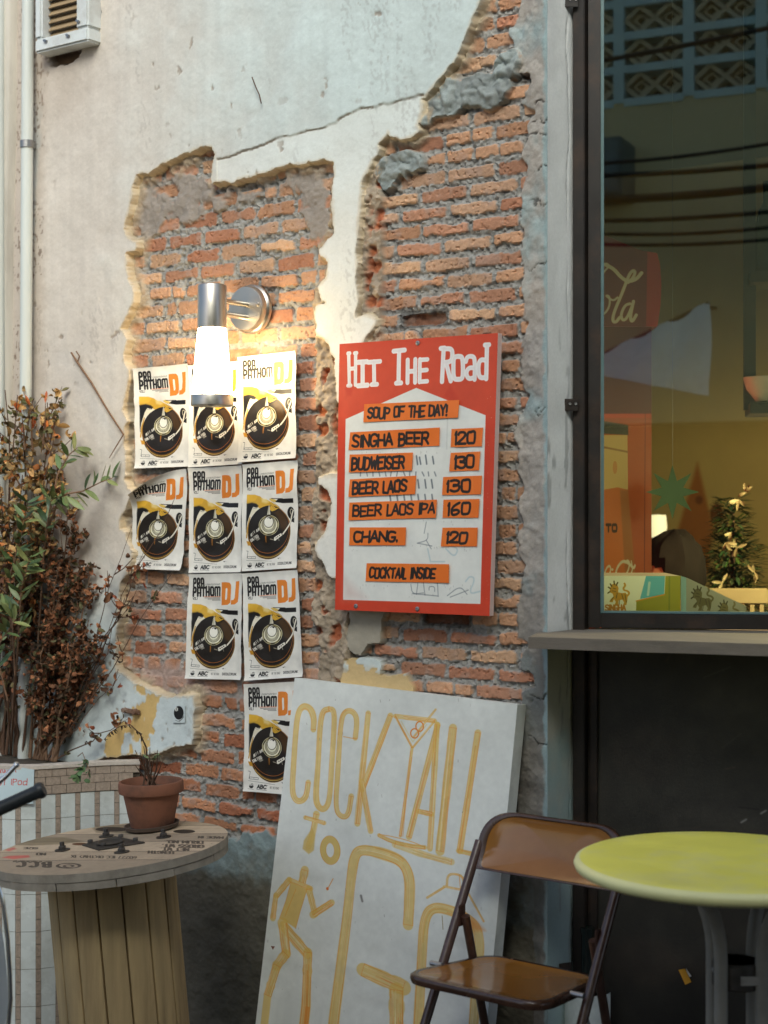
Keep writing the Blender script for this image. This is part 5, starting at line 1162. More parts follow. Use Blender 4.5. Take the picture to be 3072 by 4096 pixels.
upw = MB(); upw.box(J + d1v * 1.3 - n1v * .05 + UP * 4.6, (2.6, .12, 2.9), M3(d1v)); tag(upw.build('upper_wall', M_pl0, smooth=False), 'plain plastered wall above the shop window', 'wall')
for yy in (5, 1620):
    p = P(2290, yy, 3.925); hg = thing('hinge_bracket', 'small rusty steel angle bracket %s the window jamb' % ('at the very top of' if yy < 100 else 'halfway up'), 'bracket', p, 'steel brackets fixing the window jamb')
    mb = MB(); mb.box(p - d1v * .004 + n1v * .004, (.036, .004, .030), M3(DV(38))); hpl = mb.build('plate', M_dk, hg, bevel=.0008)
    for dx in (-.006, .008):
        mb = MB(); mb.lathe([(.0036, 0), (.003, .0012), (.0008, .0006), (0, .0006)], p + DV(38) * dx + Vector((DV(38).y, -DV(38).x, 0)) * .004 + n1v * .003 + UP * .003, 10, axis=Vector((DV(38).y, -DV(38).x, 0))); mb.build('screw', M_steel, hpl)
p = P(2262, 3880, 3.90); hg = thing('hinge_bracket', 'dark steel bracket low on the jamb behind the wine bottle', 'bracket', p, 'steel brackets fixing the window jamb')
mb = MB(); mb.box(p, (.034, .004, .034), M3(DV(60))); mb.build('plate', M_dk, hg, bevel=.0008)
# the window, hinged on the jamb and standing a little open
Hn = J + d1v * .0325; ZB, ZT = 1.2135, 2.98; SW = .98
win = thing('shop_window', 'dark framed shop window with a big reflecting pane, hinged open', 'window', Hn + UP * ZB)
def sbox(x0, x1, z0, z1, y, th): c_ = Hn + d2v * ((x0 + x1) / 2) - n2v * y + UP * ((z0 + z1) / 2); return c_, (x1 - x0, th, z1 - z0)
mb = MB()
for a in ((0, .030, ZB, ZT), (SW - .03, SW, ZB, ZT), (.0302, SW - .0302, ZB, ZB + .036), (.0302, SW - .0302, ZT - .036, ZT)): c_, s_ = sbox(*a, .016, .032); mb.box(c_, s_, M3(d2v))
wfr = mb.build('frame', M_dk, win, bevel=.002)
mb = MB()
for a in ((.0304, .0385, ZB + .0365, ZT - .0365), (SW - .0385, SW - .0304, ZB + .0365, ZT - .0365), (.0388, SW - .0388, ZB + .0365, ZB + .0425), (.0388, SW - .0388, ZT - .0425, ZT - .0365)): c_, s_ = sbox(*a, .014, .014); mb.box(c_, s_, M3(d2v))
mb.build('glazing_bead', M_bead, wfr, bevel=.001)
gm = bpy.data.materials.new('window_glass'); gm.use_nodes = True; nt = gm.node_tree; N = nt.nodes; L_ = nt.links
N.remove(N["Principled BSDF"]); out = N["Material Output"]; tr = N.new("ShaderNodeBsdfTransparent"); tr.inputs[0].default_value = (.60, .70, .62, 1); gl = N.new("ShaderNodeBsdfGlossy"); gl.inputs['Roughness'].default_value = .0; gl.inputs['Color'].default_value = (.80, .98, .93, 1)
fr = N.new("ShaderNodeFresnel"); fr.inputs[0].default_value = 2.7; mx = N.new("ShaderNodeMixShader"); L_.new(fr.outputs[0], mx.inputs[0]); L_.new(tr.outputs[0], mx.inputs[1]); L_.new(gl.outputs[0], mx.inputs[2]); L_.new(mx.outputs[0], out.inputs[0])
mb = MB(); GP = Hn - n2v * .016; g4 = [GP + d2v * .036 + UP * (ZT - .04), GP + d2v * (SW - .036) + UP * (ZT - .04), GP + d2v * (SW - .036) + UP * (ZB + .04), GP + d2v * .036 + UP * (ZB + .04)]
mb.grid(g4, 1, 1); mb.build('pane', gm, win, smooth=False)
# counter shelf
ZSH = 1.2105
M_shelf = mat('weathered_plank', lin(112, 104, 94), rough=.85, var=.3, vs=24, stretch=(.25, 1, 1), bump=.6, bs=60, bd=.004, dirt=(lin(70, 62, 52), .7), ds=6)
sf = [HZ(2112, 2548, ZSH), HZ(2212, 2527, ZSH)]; sr = HZ(3072, 2576, ZSH); sdv = (sr - sf[0]).normalized()
fe = [sf[0] + sdv * x for x in np.linspace(0, 1.9, 60)]
rnd = random.Random(4); sd_ = Vector((-sdv.y, sdv.x, 0))
poly = [p - sd_ * (.007 * (vn(np.array([i * .35]), np.array([0.]), 3)[0] - .5) + .004 * (vn(np.array([i * 1.3]), np.array([4.]), 3)[0] - .5)) for i, p in enumerate(fe)] + [fe[-1] + sd_ * .42, Hn + d1v * .9 - n1v * .35, J + d1v * .05 - n1v * .06, J + d1v * .002 + n1v * .002, Vector((SK + .003, -.028, ZSH)), ]
poly = [Vector((p.x, p.y, ZSH - .027)) for p in poly]; poly.insert(len(poly), Vector((SK - .02, -.036, ZSH - .027))); 
mb = MB(); mb.prism(poly, (0, 0, .027))
o_ = mb.build('counter_shelf', M_shelf, bevel=.004); tag(o_, 'rough grey plank shelf under the shop window', 'shelf')
# ------------------------------------------------------------------ the room behind the window
M_ochre = None
rm = [Vector((-1.35, .16, 0)), Vector((-1.35, 3.0, 0)), Vector((3.3, 3.0, 0)), Vector((3.3, .85, 0))]
wq = [(2380, -200), (3300, -200), (3300, 2700), (2380, 2700)]
def on_back(X, Y): d = ray(X, Y); return CAM + d * ((3.0 - CAM.y) / d.y)
ta = Vector((-1.35, 2.995, 3.0)); tb = Vector((3.3, 2.995, 3.0))
bq = [ta, tb, Vector((3.3, 2.995, 0)), Vector((-1.35, 2.995, 0))]
cv = Cv(930, 600, (186, 166, 112), [proj(p) for p in bq])
cv.poly([(2790, 1850), (2700, 2160), (2650, 2300), (2830, 2300), (2850, 2100)], (150, 84, 40), .8, soft=4)
cv.ell(2866, 2055, 26, 40, (96, 56, 30), .9); cv.ell(2796, 2000, 15, 17, (110, 64, 34), .9); cv.line([(2850, 2120), (2800, 2200), (2770, 2330)], 40, (150, 96, 50), .6, soft=6); cv.noise(6, .06, 5)
room = thing('bar_room', 'ochre walled bar room seen dimly through the window', 'room', (1, 1.6, 0))
M_ochre = img_mat('ochre_wall_paint', cv, rough=.85, var=.05, bump=.1)
M_rw = mat('ochre_wall', lin(120, 108, 74), rough=.85, var=.1, vs=5); M_rf = mat('room_floor', lin(62, 54, 46), rough=.6, var=.15)
mb = MB(); mb.grid(bq, 1, 1); mb.build('back_wall', M_ochre, room, smooth=False)
mb = MB()
def vq(a, b, z0=0, z1=3.0): mb.add([Vector((a.x, a.y, z0)), Vector((b.x, b.y, z0)), Vector((b.x, b.y, z1)), Vector((a.x, a.y, z1))], [(0, 1, 2, 3)])
vq(rm[0], rm[1]); vq(rm[2], rm[3]); vq(rm[3], Vector((J.x, J.y, 0)) + d1v * 2.56)
mb.build('side_walls', M_rw, room, smooth=False)
mb = MB(); mb.add([Vector((p.x, p.y, .004)) for p in rm[:1] + [Vector((J.x, .16, 0)), J + d1v * 2.6 + n1v * .0] + rm[3:1:-1] + rm[1:2]], [(0, 1, 2, 3, 4, 5)]); mb.build('floor', M_rf, room, smooth=False)
mb = MB(); mb.box((1.0, 1.55, 3.02), (4.9, 2.95, .06)); mb.build('ceiling', mat('dark_ceiling', lin(62, 58, 50), rough=.9), room, smooth=False)
# the fridge and its decals
FT = 4.62
fq = [P(2120, 1305, FT), P(2604, 1312, FT), P(2604, 1312, FT), P(2120, 1305, FT)]
fx0, fx1 = P(2090, 2048, FT), P(2606, 2048, FT); ztop = P(2400, 1306, FT).z
fr_ = thing('drinks_fridge', 'red drinks fridge with white script and a big bottle picture', 'fridge', ((fx0.x + fx1.x) / 2, (fx0.y + fx1.y) / 2, 0))
cv = Cv(520, 1400, (176, 76, 24), [proj(Vector((fx0.x, fx0.y, ztop))), proj(Vector((fx1.x, fx1.y, ztop))), proj(Vector((fx1.x, fx1.y, .05))), proj(Vector((fx0.x, fx0.y, .05)))])  # orange lower body: warm glow of the room put into the print
cv.poly([(2060, 1300), (2620, 1300), (2620, 1655), (2060, 1655)], (96, 14, 12)); cv.poly([(2060, 1655), (2620, 1655), (2620, 1672), (2060, 1672)], (206, 70, 30))
cv.line([(2583, 1290), (2576, 2600)], 4, (90, 20, 12), .8)
cv.poly([(2330, 1740), (2510, 1740), (2512, 1960), (2470, 1950), (2400, 1962), (2330, 1960)], (206, 176, 120)); cv.poly([(2340, 1690), (2400, 1682), (2512, 1700), (2514, 1740), (2330, 1730)], (60, 56, 50)); cv.line([(2335, 1800), (2420, 1790), (2512, 1808)], 5, (150, 110, 70)); cv.ell(2460, 1870, 9, 26, (196, 110, 60), .5)
cv.poly([(2330, 1960), (2400, 1962), (2470, 1950), (2512, 1960), (2540, 2290), (2330, 2290)], (198, 104, 36)); cv.poly([(2480, 1960), (2512, 1960), (2540, 2290), (2500, 2290)], (150, 96, 44), .7, soft=5); cv.text("TO", 2425, 2125, 26, 18, 6, 8, (60, 30, 18))
def script_ola(x, y, k, col, wd): # white script seen through the glass
    T_ = lambda L: [(x + a * k, y + b * k) for a, b in L]
    cv.line(T_([(0, 60), (10, 10), (40, 0), (60, 30), (62, 100)]), wd, col, curve=True)
script = (214, 206, 186)
cv.line([(2415, 2300), (2428, 2268), (2440, 2262), (2444, 2280), (2432, 2310)], 7, script, curve=True); cv.ell(2449, 2278, 5, 5, script)
cv.line([(2500, 2250), (2512, 2240), (2520, 2255), (2510, 2290), (2490, 2320)], 7, script, curve=True); cv.line([(2480, 2300), (2462, 2300), (2468, 2270), (2490, 2242), (2515, 2252), (2535, 2275), (2540, 2262)], 9, script, curve=True); cv.line([(2525, 2245), (2532, 2280), (2515, 2310)], 6, script, curve=True)
M_fr = img_mat('fridge_print_and_glow', cv, rough=.35, bump=.03, var=.04); M_frs = mat('fridge_red', lin(160, 34, 22), rough=.35, var=.06)
mb = MB(); a0 = Vector((fx0.x, fx0.y, 0)); a1 = Vector((fx1.x, fx1.y, 0)); dep = AX * .5
fz = [Vector((p.x, p.y, z)) for p, z in ((a0, ztop), (a1, ztop), (a1, .05), (a0, .05))]; mb.grid(fz, 1, 1); bz = [p + dep for p in fz]; frame_sides(mb, fz, bz, 1); mb.add(bz, [(0, 1, 2, 3)], 1); mb.build('cabinet', [M_fr, M_frs], fr_, smooth=False)
hp = [(2090, 860), (2430, 945), (2560, 1000), (2628, 1012), (2640, 1060), (2646, 1140), (2642, 1220), (2630, 1306), (2090, 1303)]
cvh = Cv(420, 340, (112, 14, 12), [(2090, 860), (2660, 860), (2660, 1310), (2090, 1310)])
cvh.poly([(2590, 990), (2660, 990), (2660, 1310), (2584, 1310)], (168, 22, 14)); 
cvh.line([(2400, 1130), (2412, 1090), (2440, 1062), (2420, 1050), (2395, 1085)], 8, script, curve=True); cvh.line([(2420, 1058), (2455, 1075), (2480, 1105), (2510, 1128), (2545, 1118), (2566, 1092)], 15, script, curve=True)
cvh.line([(2512, 1130), (2532, 1112), (2542, 1088), (2532, 1080), (2515, 1100), (2490, 1170), (2455, 1250), (2450, 1286), (2464, 1290), (2478, 1270)], 13, script, curve=True)
cvh.line([(2410, 1190), (2398, 1240), (2412, 1262), (2438, 1230), (2440, 1185), (2420, 1180), (2452, 1205), (2470, 1190)], 9, script, curve=True)
cvh.line([(2520, 1215), (2500, 1220), (2482, 1260), (2492, 1285), (2510, 1270), (2534, 1210)], 12, script, curve=True); cvh.line([(2534, 1205), (2520, 1270), (2528, 1290), (2545, 1260)], 13, script, curve=True)
mb = MB(); hv = [P(x, y, FT - .012) for x, y in hp]; Hh = homog([(2090, 860), (2660, 860), (2660, 1310), (2090, 1310)], ((0, 1), (1, 1), (1, 0), (0, 0)))
def hu(x, y): v = Hh @ np.array([x, y, 1.]); return (v[0] / v[2], v[1] / v[2])
mb.add(hv, [tuple(range(len(hv)))], 0, [[hu(x, y) for x, y in hp]]); hb = [p + AX * .20 for p in hv]; n = len(hv); mb.add(hv + hb, [(i, n + i, n + (i + 1) % n, (i + 1) % n) for i in range(n)] + [tuple(range(2 * n - 1, n - 1, -1))], 1)
mb.build('header_sign', [img_mat('fridge_header', cvh, rough=.4, bump=0, var=.03), M_frs], fr_, smooth=False)
# beer carton on the shelf just behind the glass
BT = 4.03
cq2 = [(2402, 2304), (2722, 2304), (2722, 2540), (2402, 2540)]
c4 = [P(2360, 2304, BT), P(2722, 2304, BT), P(2722, 2304, BT), P(2360, 2304, BT)]; zb_ = ZSH + .0015; c4[2].z = zb_; c4[3].z = zb_
cv = Cv(520, 340, (236, 236, 230), [proj(p) for p in c4])
GLD = (204, 150, 46); DKG = (96, 84, 40)
cv.poly([(2340, 2300), (2412, 2300), (2405, 2545), (2340, 2545)], (110, 180, 205)); cv.poly([(2585, 2300), (2660, 2300), (2656, 2378), (2560, 2396)], (96, 178, 208)); cv.poly([(2545, 2405), (2658, 2378), (2662, 2300), (2730, 2300), (2730, 2560), (2542, 2560)], (150, 146, 40)); cv.line([(2545, 2404), (2658, 2378)], 5, (214, 140, 40)); cv.line([(2598, 2330), (2592, 2380)], 9, (210, 226, 232), .8, soft=5); cv.line([(2678, 2300), (2676, 2560)], 6, (110, 120, 40), .7)
def lion(cv, x, y, k, c, d):     # the rampant lion emblem of the carton
    T_ = lambda L: [(x + a * k, y + b * k) for a, b in L]
    cv.poly(T_([(8, 28), (14, 8), (28, 0), (40, 8), (46, 22), (44, 40), (60, 44), (76, 42), (86, 54), (84, 78), (80, 96), (66, 96), (70, 84), (62, 72), (46, 76), (44, 96), (28, 96), (34, 82), (26, 70), (20, 84), (6, 82), (10, 72), (24, 58), (20, 46), (6, 40)]), c)
    cv.line(T_([(84, 56), (94, 44), (84, 34), (70, 32), (66, 22), (76, 12), (72, 2)]), 8 * k, c, curve=True)
    for q in ([(10, 24), (2, 18)], [(16, 14), (10, 4)], [(28, 6), (26, -8)], [(36, 10), (42, -2)], [(8, 38), (0, 44)]): cv.line(T_(q), 6 * k, d)
    for q in ([(22, 22), (34, 26)], [(18, 34), (34, 38)], [(40, 44), (36, 66)], [(60, 48), (66, 70)], [(50, 76), (48, 96)], [(24, 60), (12, 78)], [(74, 50), (80, 84)]): cv.line(T_(q), 3.5 * k, d, .8)
lion(cv, 2432, 2332, .92, GLD, DKG); cv.text("SINGHA", 2422, 2442, 22, 12, 3.5, 6, (196, 130, 50)); cv.text("ORIGINAL THAI BEER", 2418, 2456, 7, 3.6, 1.2, 1.6, (40, 60, 80)); cv.text("BEER", 2440, 2530, 18, 10, 4, 5, (50, 50, 50))
M_bx = img_mat('carton_print', cv, rough=.5, bump=.05, var=.03)
sq2 = [P(2722, 2304, BT), P(2975, 2420, BT - .13), None, None]; e_r = sq2[1]; 
cv = Cv(420, 340, (150, 150, 146), [(2722, 2300), (2990, 2300), (2990, 2540), (2722, 2540)]); cv.poly([(2722, 2300), (2745, 2312), (2745, 2545), (2722, 2545)], (140, 176, 190)); lion(cv, 2765, 2352, .95, (96, 88, 62), (60, 56, 44)); lion(cv, 2872, 2408, .9, (110, 100, 66), (60, 56, 44)); cv.text("BEER", 2820, 2535, 12, 10, 4, 4, (50, 50, 50)); cv.ell(2925, 2535, 22, 16, (50, 50, 50), wd=5)
M_bs = img_mat('carton_side_print', cv, rough=.55, bump=.05, var=.03); M_bi = mat('carton_board', lin(160, 150, 132), rough=.8)
bx = thing('beer_carton', 'printed beer carton with golden lion emblem standing inside the window', 'carton', (c4[0] + c4[1]) / 2 * 1)
mb = MB(); bk_ = [p + AX * .22 for p in c4]; mb.grid(c4, 1, 1); mb.add(bk_, [(3, 2, 1, 0)], 2); mb.add([c4[0], c4[1], bk_[1], bk_[0]], [(0, 1, 2, 3)], 2); mb.add([c4[0], bk_[0], bk_[3], c4[3]], [(0, 1, 2, 3)], 2); mb.add([c4[1], c4[2], bk_[2], bk_[1]], [(0, 1, 2, 3)], 2)
mb.build('body', [M_bx, M_bs, M_bi], bx, smooth=False)
A_ = c4[1] + RX * .001; B_ = P(2985, 2425, BT - .015); Bb = Vector((B_.x, B_.y, zb_ + .001)); Ab = Vector((A_.x, A_.y, zb_ + .001)); Hs = homog([(2722, 2300), (2990, 2300), (2990, 2540), (2722, 2540)], ((0, 1), (1, 1), (1, 0), (0, 0)))
pts_ = [A_, P(2750, 2312, BT - .004), B_, Bb, Ab]
def hs_(p): X, Y = proj(p); v = Hs @ np.array([X, Y, 1.]); return (v[0] / v[2], v[1] / v[2])
mb = MB(); mb.add(pts_, [(0, 1, 2, 3, 4)], 0, [[hs_(p) for p in pts_]]); mb.add([p + AX * .003 for p in pts_], [(4, 3, 2, 1, 0)], 1); mb.add(pts_ + [p + AX * .003 for p in pts_], [(i, 5 + i, 5 + (i + 1) % 5, (i + 1) % 5) for i in range(5)], 1)
mb.build('open_flap', [M_bs, M_bi], bx, smooth=False)
# hanging star, christmas tree, bench, lamp, hanging shelf
sc_ = P(2690, 1968, 4.40); mb = MB(); pts = []
for i in range(16): r = .074 if i % 2 == 0 else .032; a = math.pi / 8 * i + math.pi / 2; pts.append(sc_ + RX * (r * math.cos(a)) + UP * (r * math.sin(a)))
mb.prism(pts, AX * .004); st_ = thing('paper_star', 'green eight pointed paper star hanging inside the window', 'ornament', sc_)
mb.build('star', mat('green_paper', lin(88, 118, 94), rough=.7), st_, smooth=False)
mb = MB(); mb.tube([sc_ + UP * .074, Vector((sc_.x, sc_.y, 3.05))], .0006, 5); mb.build('thread', mat('thread', (.2, .2, .18), rough=.9, var=0, bump=0), st_)
tb_ = P(2930, 2300, 5.35); tr_ = thing('christmas_tree', 'small dark christmas tree tied with cream ribbons inside the bar', 'tree', (tb_.x, tb_.y, .0)); ztp = P(2930, 1985, 5.35).z; zbt = 1.0
mb = MB(); mb.tube([(tb_.x, tb_.y, .0), (tb_.x, tb_.y, ztp - .02)], [.02, .006], 8); mb.build('trunk', M_twig, tr_)
rnd = random.Random(33); lv = MB(); 
for i in range(1500):
    f = rnd.random() ** .7; z = ztp - f * (ztp - zbt); R0 = .015 + .21 * f * (0.75 + .35 * math.sin(f * 22)); a = rnd.uniform(0, 6.283); r = R0 * rnd.uniform(.2, 1)
    d = Vector((math.cos(a), math.sin(a), rnd.uniform(-.5, .4))); lv.col = tuple(x * rnd.uniform(.6, 1.3) for x in lin(62, 78, 46)); lv.leaf(Vector((tb_.x, tb_.y, z)) + d * r, d, (0, 0, 1), .055, .013, rnd.uniform(-.6, .6), .3, 3)
lv.build('needles', M_leafg, tr_, angle=180)
M_rib = mat('cream_ribbon', lin(170, 158, 120), rough=.5); 
for i, (x, y) in enumerate(((2955, 2000), (2925, 2130), (2948, 2190), (3020, 2290), (2890, 2330), (2985, 1970), (2905, 2170))):
    lv = MB(); p = P(x, y, 5.2); 
    for j in range(4): lv.leaf(p, (rnd.gauss(0, 1), rnd.gauss(0, .3), rnd.gauss(-.4, 1)), (0, -1, 0), .036, .011, rnd.uniform(-2, 2), .4, 4)
    lv.build('bow', M_rib, tr_, angle=180)
M_crm = mat('cream_wood', lin(150, 136, 100), rough=.6, var=.1)
be = P(2950, 2400, 5.05); bn = thing('slatted_bench', 'cream slatted chair back beside the christmas tree', 'chair', (be.x, be.y, 0)); zr = P(2950, 2385, 5.05).z
mb = MB(); mb.box((be.x, be.y, zr), (.19, .02, .05), M3(RX)); mb.build('top_rail', M_crm, bn, bevel=.004)
for i in range(6): mb = MB(); mb.box(Vector((be.x, be.y, zr - .16)) + RX * (-.075 + .03 * i), (.013, .014, .268), M3(RX)); mb.build('slat', M_crm, bn)
mb = MB(); mb.box(Vector((be.x, be.y, .92)) + AX * .15, (.2, .3, .03), M3(RX)); mb.build('seat', M_crm, bn)
for sx in (-1, 1):
    for sy in (.02, .28): mb = MB(); mb.box(Vector((be.x, be.y, .452)) + RX * (.085 * sx) + AX * sy, (.025, .025, .9), M3(RX)); mb.build('leg', M_crm, bn)
lp = P(2632, 2105, 6.0); il = thing('table_lamp', 'small glowing white lamp against the ochre wall', 'lamp', (lp.x, lp.y, lp.z - .3))
mb = MB(); mb.lathe([(.030, -.042), (.034, 0), (.030, .042), (0, .044)], lp, 20); mb.build('shade', mat('lit_lamp_shade', (.9, .85, .7), emis=((1, .8, .5), 1.1), var=0, bump=0), il)
mb = MB(); mb.lathe([(.05, lp.z * -1 + .004), (.05, -lp.z + .02), (.008, -lp.z + .03), (.008, -.042)], lp, 16); mb.build('stand', M_iron, il)
bl = bpy.data.lights.new('added_room_light', 'POINT'); bl.energy = 125; bl.color = (1.0, .72, .38); bl.shadow_soft_size = .05; blo = bpy.data.objects.new('added_room_light', bl); COL.objects.link(blo)  # unseen light, added to warm the back wall and the fridge
pl_ = thing('added_pendant_lamp', 'hanging lamp added out of view to light the bar room', 'lamp', (.92, 1.2, 2.0)); blo.location = (.92, 1.2, 1.74)
mb = MB(); mb.lathe([(.17, 1.752), (.15, 1.86), (.03, 1.93), (.0, 1.94)], (.92, 1.2, 0), 28); mb.tube([(.92, 1.2, 1.93), (.92, 1.2, 2.99)], .004, 6); mb.build('shade', M_iron, pl_)
hs0 = P(2998, 1640, 4.75); sh_ = thing('hanging_shelf', 'black steel hanging shelf at the window side of the bar', 'shelf', hs0)
mb = MB(); mb.box(Vector((hs0.x, hs0.y, (hs0.z + 3.06) / 2)), (.034, .034, 3.06 - hs0.z), M3(d2v)); mb.build('post', M_dk, sh_)
for yy in (1640, 1125):
    c_ = P(2990, yy, 4.75) + d2v * .36; mb = MB(); mb.box(c_, (.72, .20, .032), M3(d2v)); mb.build('shelf_board', M_dk, sh_, bevel=.002)
bp = P(3062, 1612, 4.70); mb = MB(); mb.lathe([(0, .004), (.03, .004), (.032, .010), (.055, .04), (.066, .075), (.063, .076), (.05, .042), (0, .014)], bp, 30); tag(mb.build('white_bowl', mat('white_ceramic', lin(214, 214, 208), rough=.25, var=.03, bump=0)), 'white ceramic bowl standing on the black hanging shelf', 'bowl')
bt = P(3070, 1105, 4.72); mb = MB(); mb.lathe([(0, 0), (.034, 0), (.035, .01), (.035, .15), (.028, .19), (.013, .22), (.013, .28), (0, .281)], bt, 24); tag(mb.build('shelf_bottle', mat('green_bottle', (.02, .035, .02), rough=.15, var=.1, bump=0)), 'dark bottle on the upper board of the hanging shelf', 'bottle')

# ------------------------------------------------------------------ person sitting inside, only the dark hair showing above the carton
hc = P(2690, 2310, 5.2)
skn = mat('skin', lin(176, 128, 98), rough=.6, var=.05); hair = mat('black_hair', (.016, .013, .011), rough=.9, var=.3, vs=60, bump=.4, bs=120, stretch=(1, 1, .2), spec=.12); shirt = mat('dark_shirt', lin(52, 54, 58), rough=.9)
per = thing('person', 'person with short black hair sitting behind the beer carton in the bar', 'person', (hc.x, hc.y, 0))
fw = (RX * -.5 + AX * -.86).normalized(); sdw = fw.cross(UP)
def bp_(f, s, z): return Vector((hc.x, hc.y, 0)) + fw * f + sdw * s + UP * z
hz_ = hc.z
V = []; E = []; Rr = []
def node(p, r, par=None):
    V.append(p); Rr.append(r); 
    if par is not None: E.append((par, len(V) - 1))
    return len(V) - 1
pel = node(bp_(-.06, 0, hz_ - .74), .135); wa = node(bp_(-.05, 0, hz_ - .58), .125, pel); ch = node(bp_(-.03, 0, hz_ - .36), .15, wa); nk0 = node(bp_(-.02, 0, hz_ - .20), .07, ch); nk = node(bp_(.0, 0, hz_ - .12), .055, nk0)
hd = node(bp_(.015, 0, hz_ - .03), .082, nk); h2 = node(bp_(.0, 0, hz_ + .05), .088, hd); node(bp_(-.01, 0, hz_ + .09), .06, h2)
node(bp_(.105, 0, hz_ - .03), .012, hd)
for s in (-1, 1):
    sh = node(bp_(-.03, .17 * s, hz_ - .26), .058, ch); el = node(bp_(.06, .22 * s, hz_ - .52), .044, sh); wr = node(bp_(.27, .12 * s, hz_ - .56), .03, el); pm = node(bp_(.34, .10 * s, hz_ - .56), .034, wr)
    for k in range(4):
        off = (-.03 + .02 * k); k1 = node(bp_(.39, .10 * s + off, hz_ - .565), .009, pm); k2 = node(bp_(.42 + .006 * (1 - abs(k - 1.5)), .10 * s + off * 1.1, hz_ - .58), .008, k1); node(bp_(.435 + .008 * (1.5 - abs(k - 1.5)), .10 * s + off * 1.1, hz_ - .60), .007, k2)
    t1 = node(bp_(.34, (.10 - .04) * s, hz_ - .57), .010, pm); node(bp_(.375, (.10 - .055) * s, hz_ - .58), .009, t1)
    hp_ = node(bp_(-.02, .10 * s, hz_ - .76), .095, pel); kn = node(bp_(.40, .12 * s, hz_ - .74), .062, hp_); an = node(bp_(.40, .12 * s, .10), .04, kn); node(bp_(.52, .13 * s, .045), .035, an)
me = bpy.data.meshes.new('body'); me.from_pydata(V, E, []); bo = bpy.data.objects.new('body', me); COL.objects.link(bo); bo.parent = per; bo.matrix_parent_inverse = Matrix.Translation(-base_of(per))
sk = bo.modifiers.new('skin', 'SKIN'); sl = me.skin_vertices[0].data
for i, r in enumerate(Rr): sl[i].radius = (r, r)
sl[0].use_root = True; sk.use_smooth_shade = True; su = bo.modifiers.new('sub', 'SUBSURF'); su.levels = 2; su.render_levels = 2; me.materials.append(skn)
mb = MB(); pr = []; 
for i in range(9): a = math.radians(-62 + i * (152 / 8)); pr.append((max(.0, .108 * math.cos(a)) if a > 0 else .108 - .014 * (a / .87) ** 2, .122 * math.sin(a)))
mb.lathe(pr, hc + UP * .035 - fw * .012, 32); hr = mb
for i, v in enumerate(hr.v):
    v = Vector(v); u = v - hc; k = .97 + .16 * (vn(np.array([u.x * 70 + u.y * 40]), np.array([u.z * 25 + u.y * 50]), 3)[0] - .5); hr.v[i] = tuple(hc + u * k)
hr.build('hair', hair, per)
mb = MB(); mb.lathe([(.06, -.145), (.09, -.17), (.185, -.24), (.20, -.36), (.165, -.58), (.19, -.78)], hc - fw * .04, 28); mb.v = [tuple(Vector(v) - fw * ((Vector(v) - hc).dot(fw) * .30)) for v in mb.v]; mb.build('shirt', shirt, per)
for s in (-1, 1):
    for nm, f, z, r, m_ in (('eye', .088, -.005, .010, hair),): mb = MB(); mb.lathe([(0, -r), (r * .7, -r * .7), (r, 0), (r * .7, r * .7), (0, r)], hc + fw * f + sdw * (.032 * s) + UP * z, 10); mb.build(nm, m_, per)
    mb = MB(); mb.lathe([(0, -.03), (.012, -.02), (.014, .01), (.008, .03), (0, .032)], hc + sdw * (.080 * s) + UP * -.03, 10); mb.build('ear', skn, per)
mb = MB(); mb.box(hc + fw * .094 + UP * -.075, (.045, .008, .009), M3(sdw)); mb.build('mouth', mat('lips', lin(150, 84, 76), rough=.5), per, bevel=.003)
mb = MB(); mb.lathe([(.17, hz_ - .865), (.17, hz_ - .84), (.16, hz_ - .835), (0, hz_ - .835)], (bp_(-.02, 0, 0).x, bp_(-.02, 0, 0).y, 0), 28); sto = thing('stool', 'round stool under the person inside the bar', 'stool', bp_(-.02, 0, 0)); mb.build('seat', M_dk, sto)
for k in range(4): a = math.pi / 4 + k * math.pi / 2; b_ = bp_(-.02, 0, 0); mb = MB(); mb.tube([b_ + Vector((.11 * math.cos(a), .11 * math.sin(a), hz_ - .865)), b_ + Vector((.17 * math.cos(a), .17 * math.sin(a), .0))], .012, 8); mb.build('leg', M_dk, sto)
# ------------------------------------------------------------------ folding chair
M_en = mat('brown_enamel_border', lin(60, 38, 26), rough=.25, var=.12, vs=12, bump=.04, bs=200, coat=.25, dirt=(lin(110, 80, 64), .3), ds=14)
M_ep = mat('tan_enamel_panel', lin(140, 92, 38), rough=.16, var=.12, vs=9, bump=.05, bs=70, bd=.001, coat=.25, dirt=(lin(158, 116, 66), .3), ds=11)
M_tu = mat('brown_enamel_tube', lin(68, 44, 34), rough=.35, var=.2, vs=30, coat=.4, bump=.05, dirt=(lin(124, 100, 84), .35), ds=18)
cl = (RX * .787 - AX * .616).normalized(); cf = (-RX * .616 - AX * .787).normalized(); O_c = CT(.281, 3.58, 0)
def ch_(a, b, z): return O_c + cl * a + cf * b + UP * (z + .02 * min(1, z / .2))
chair = thing('folding_chair', 'glossy brown metal folding chair in front of the leaning board', 'chair', O_c)
def rounded(hw0, hw1, d0, d1, r, n=9):     # outline: front half width hw0 at +d0, back half width hw1 at -d1
    cs = [(hw0, d0), (-hw0, d0), (-hw1, -d1), (hw1, -d1)]; out = []
    for i in range(4):
        p = Vector(cs[i]); a = (Vector(cs[i - 1]) - p).normalized(); b = (Vector(cs[(i + 1) % 4]) - p).normalized(); rr = r[i]
        for k in range(n): t = k / (n - 1); q0 = p + a * rr * (1 - t); q1 = p + b * rr * t; out.append(q0.lerp(q1, t))
    return out
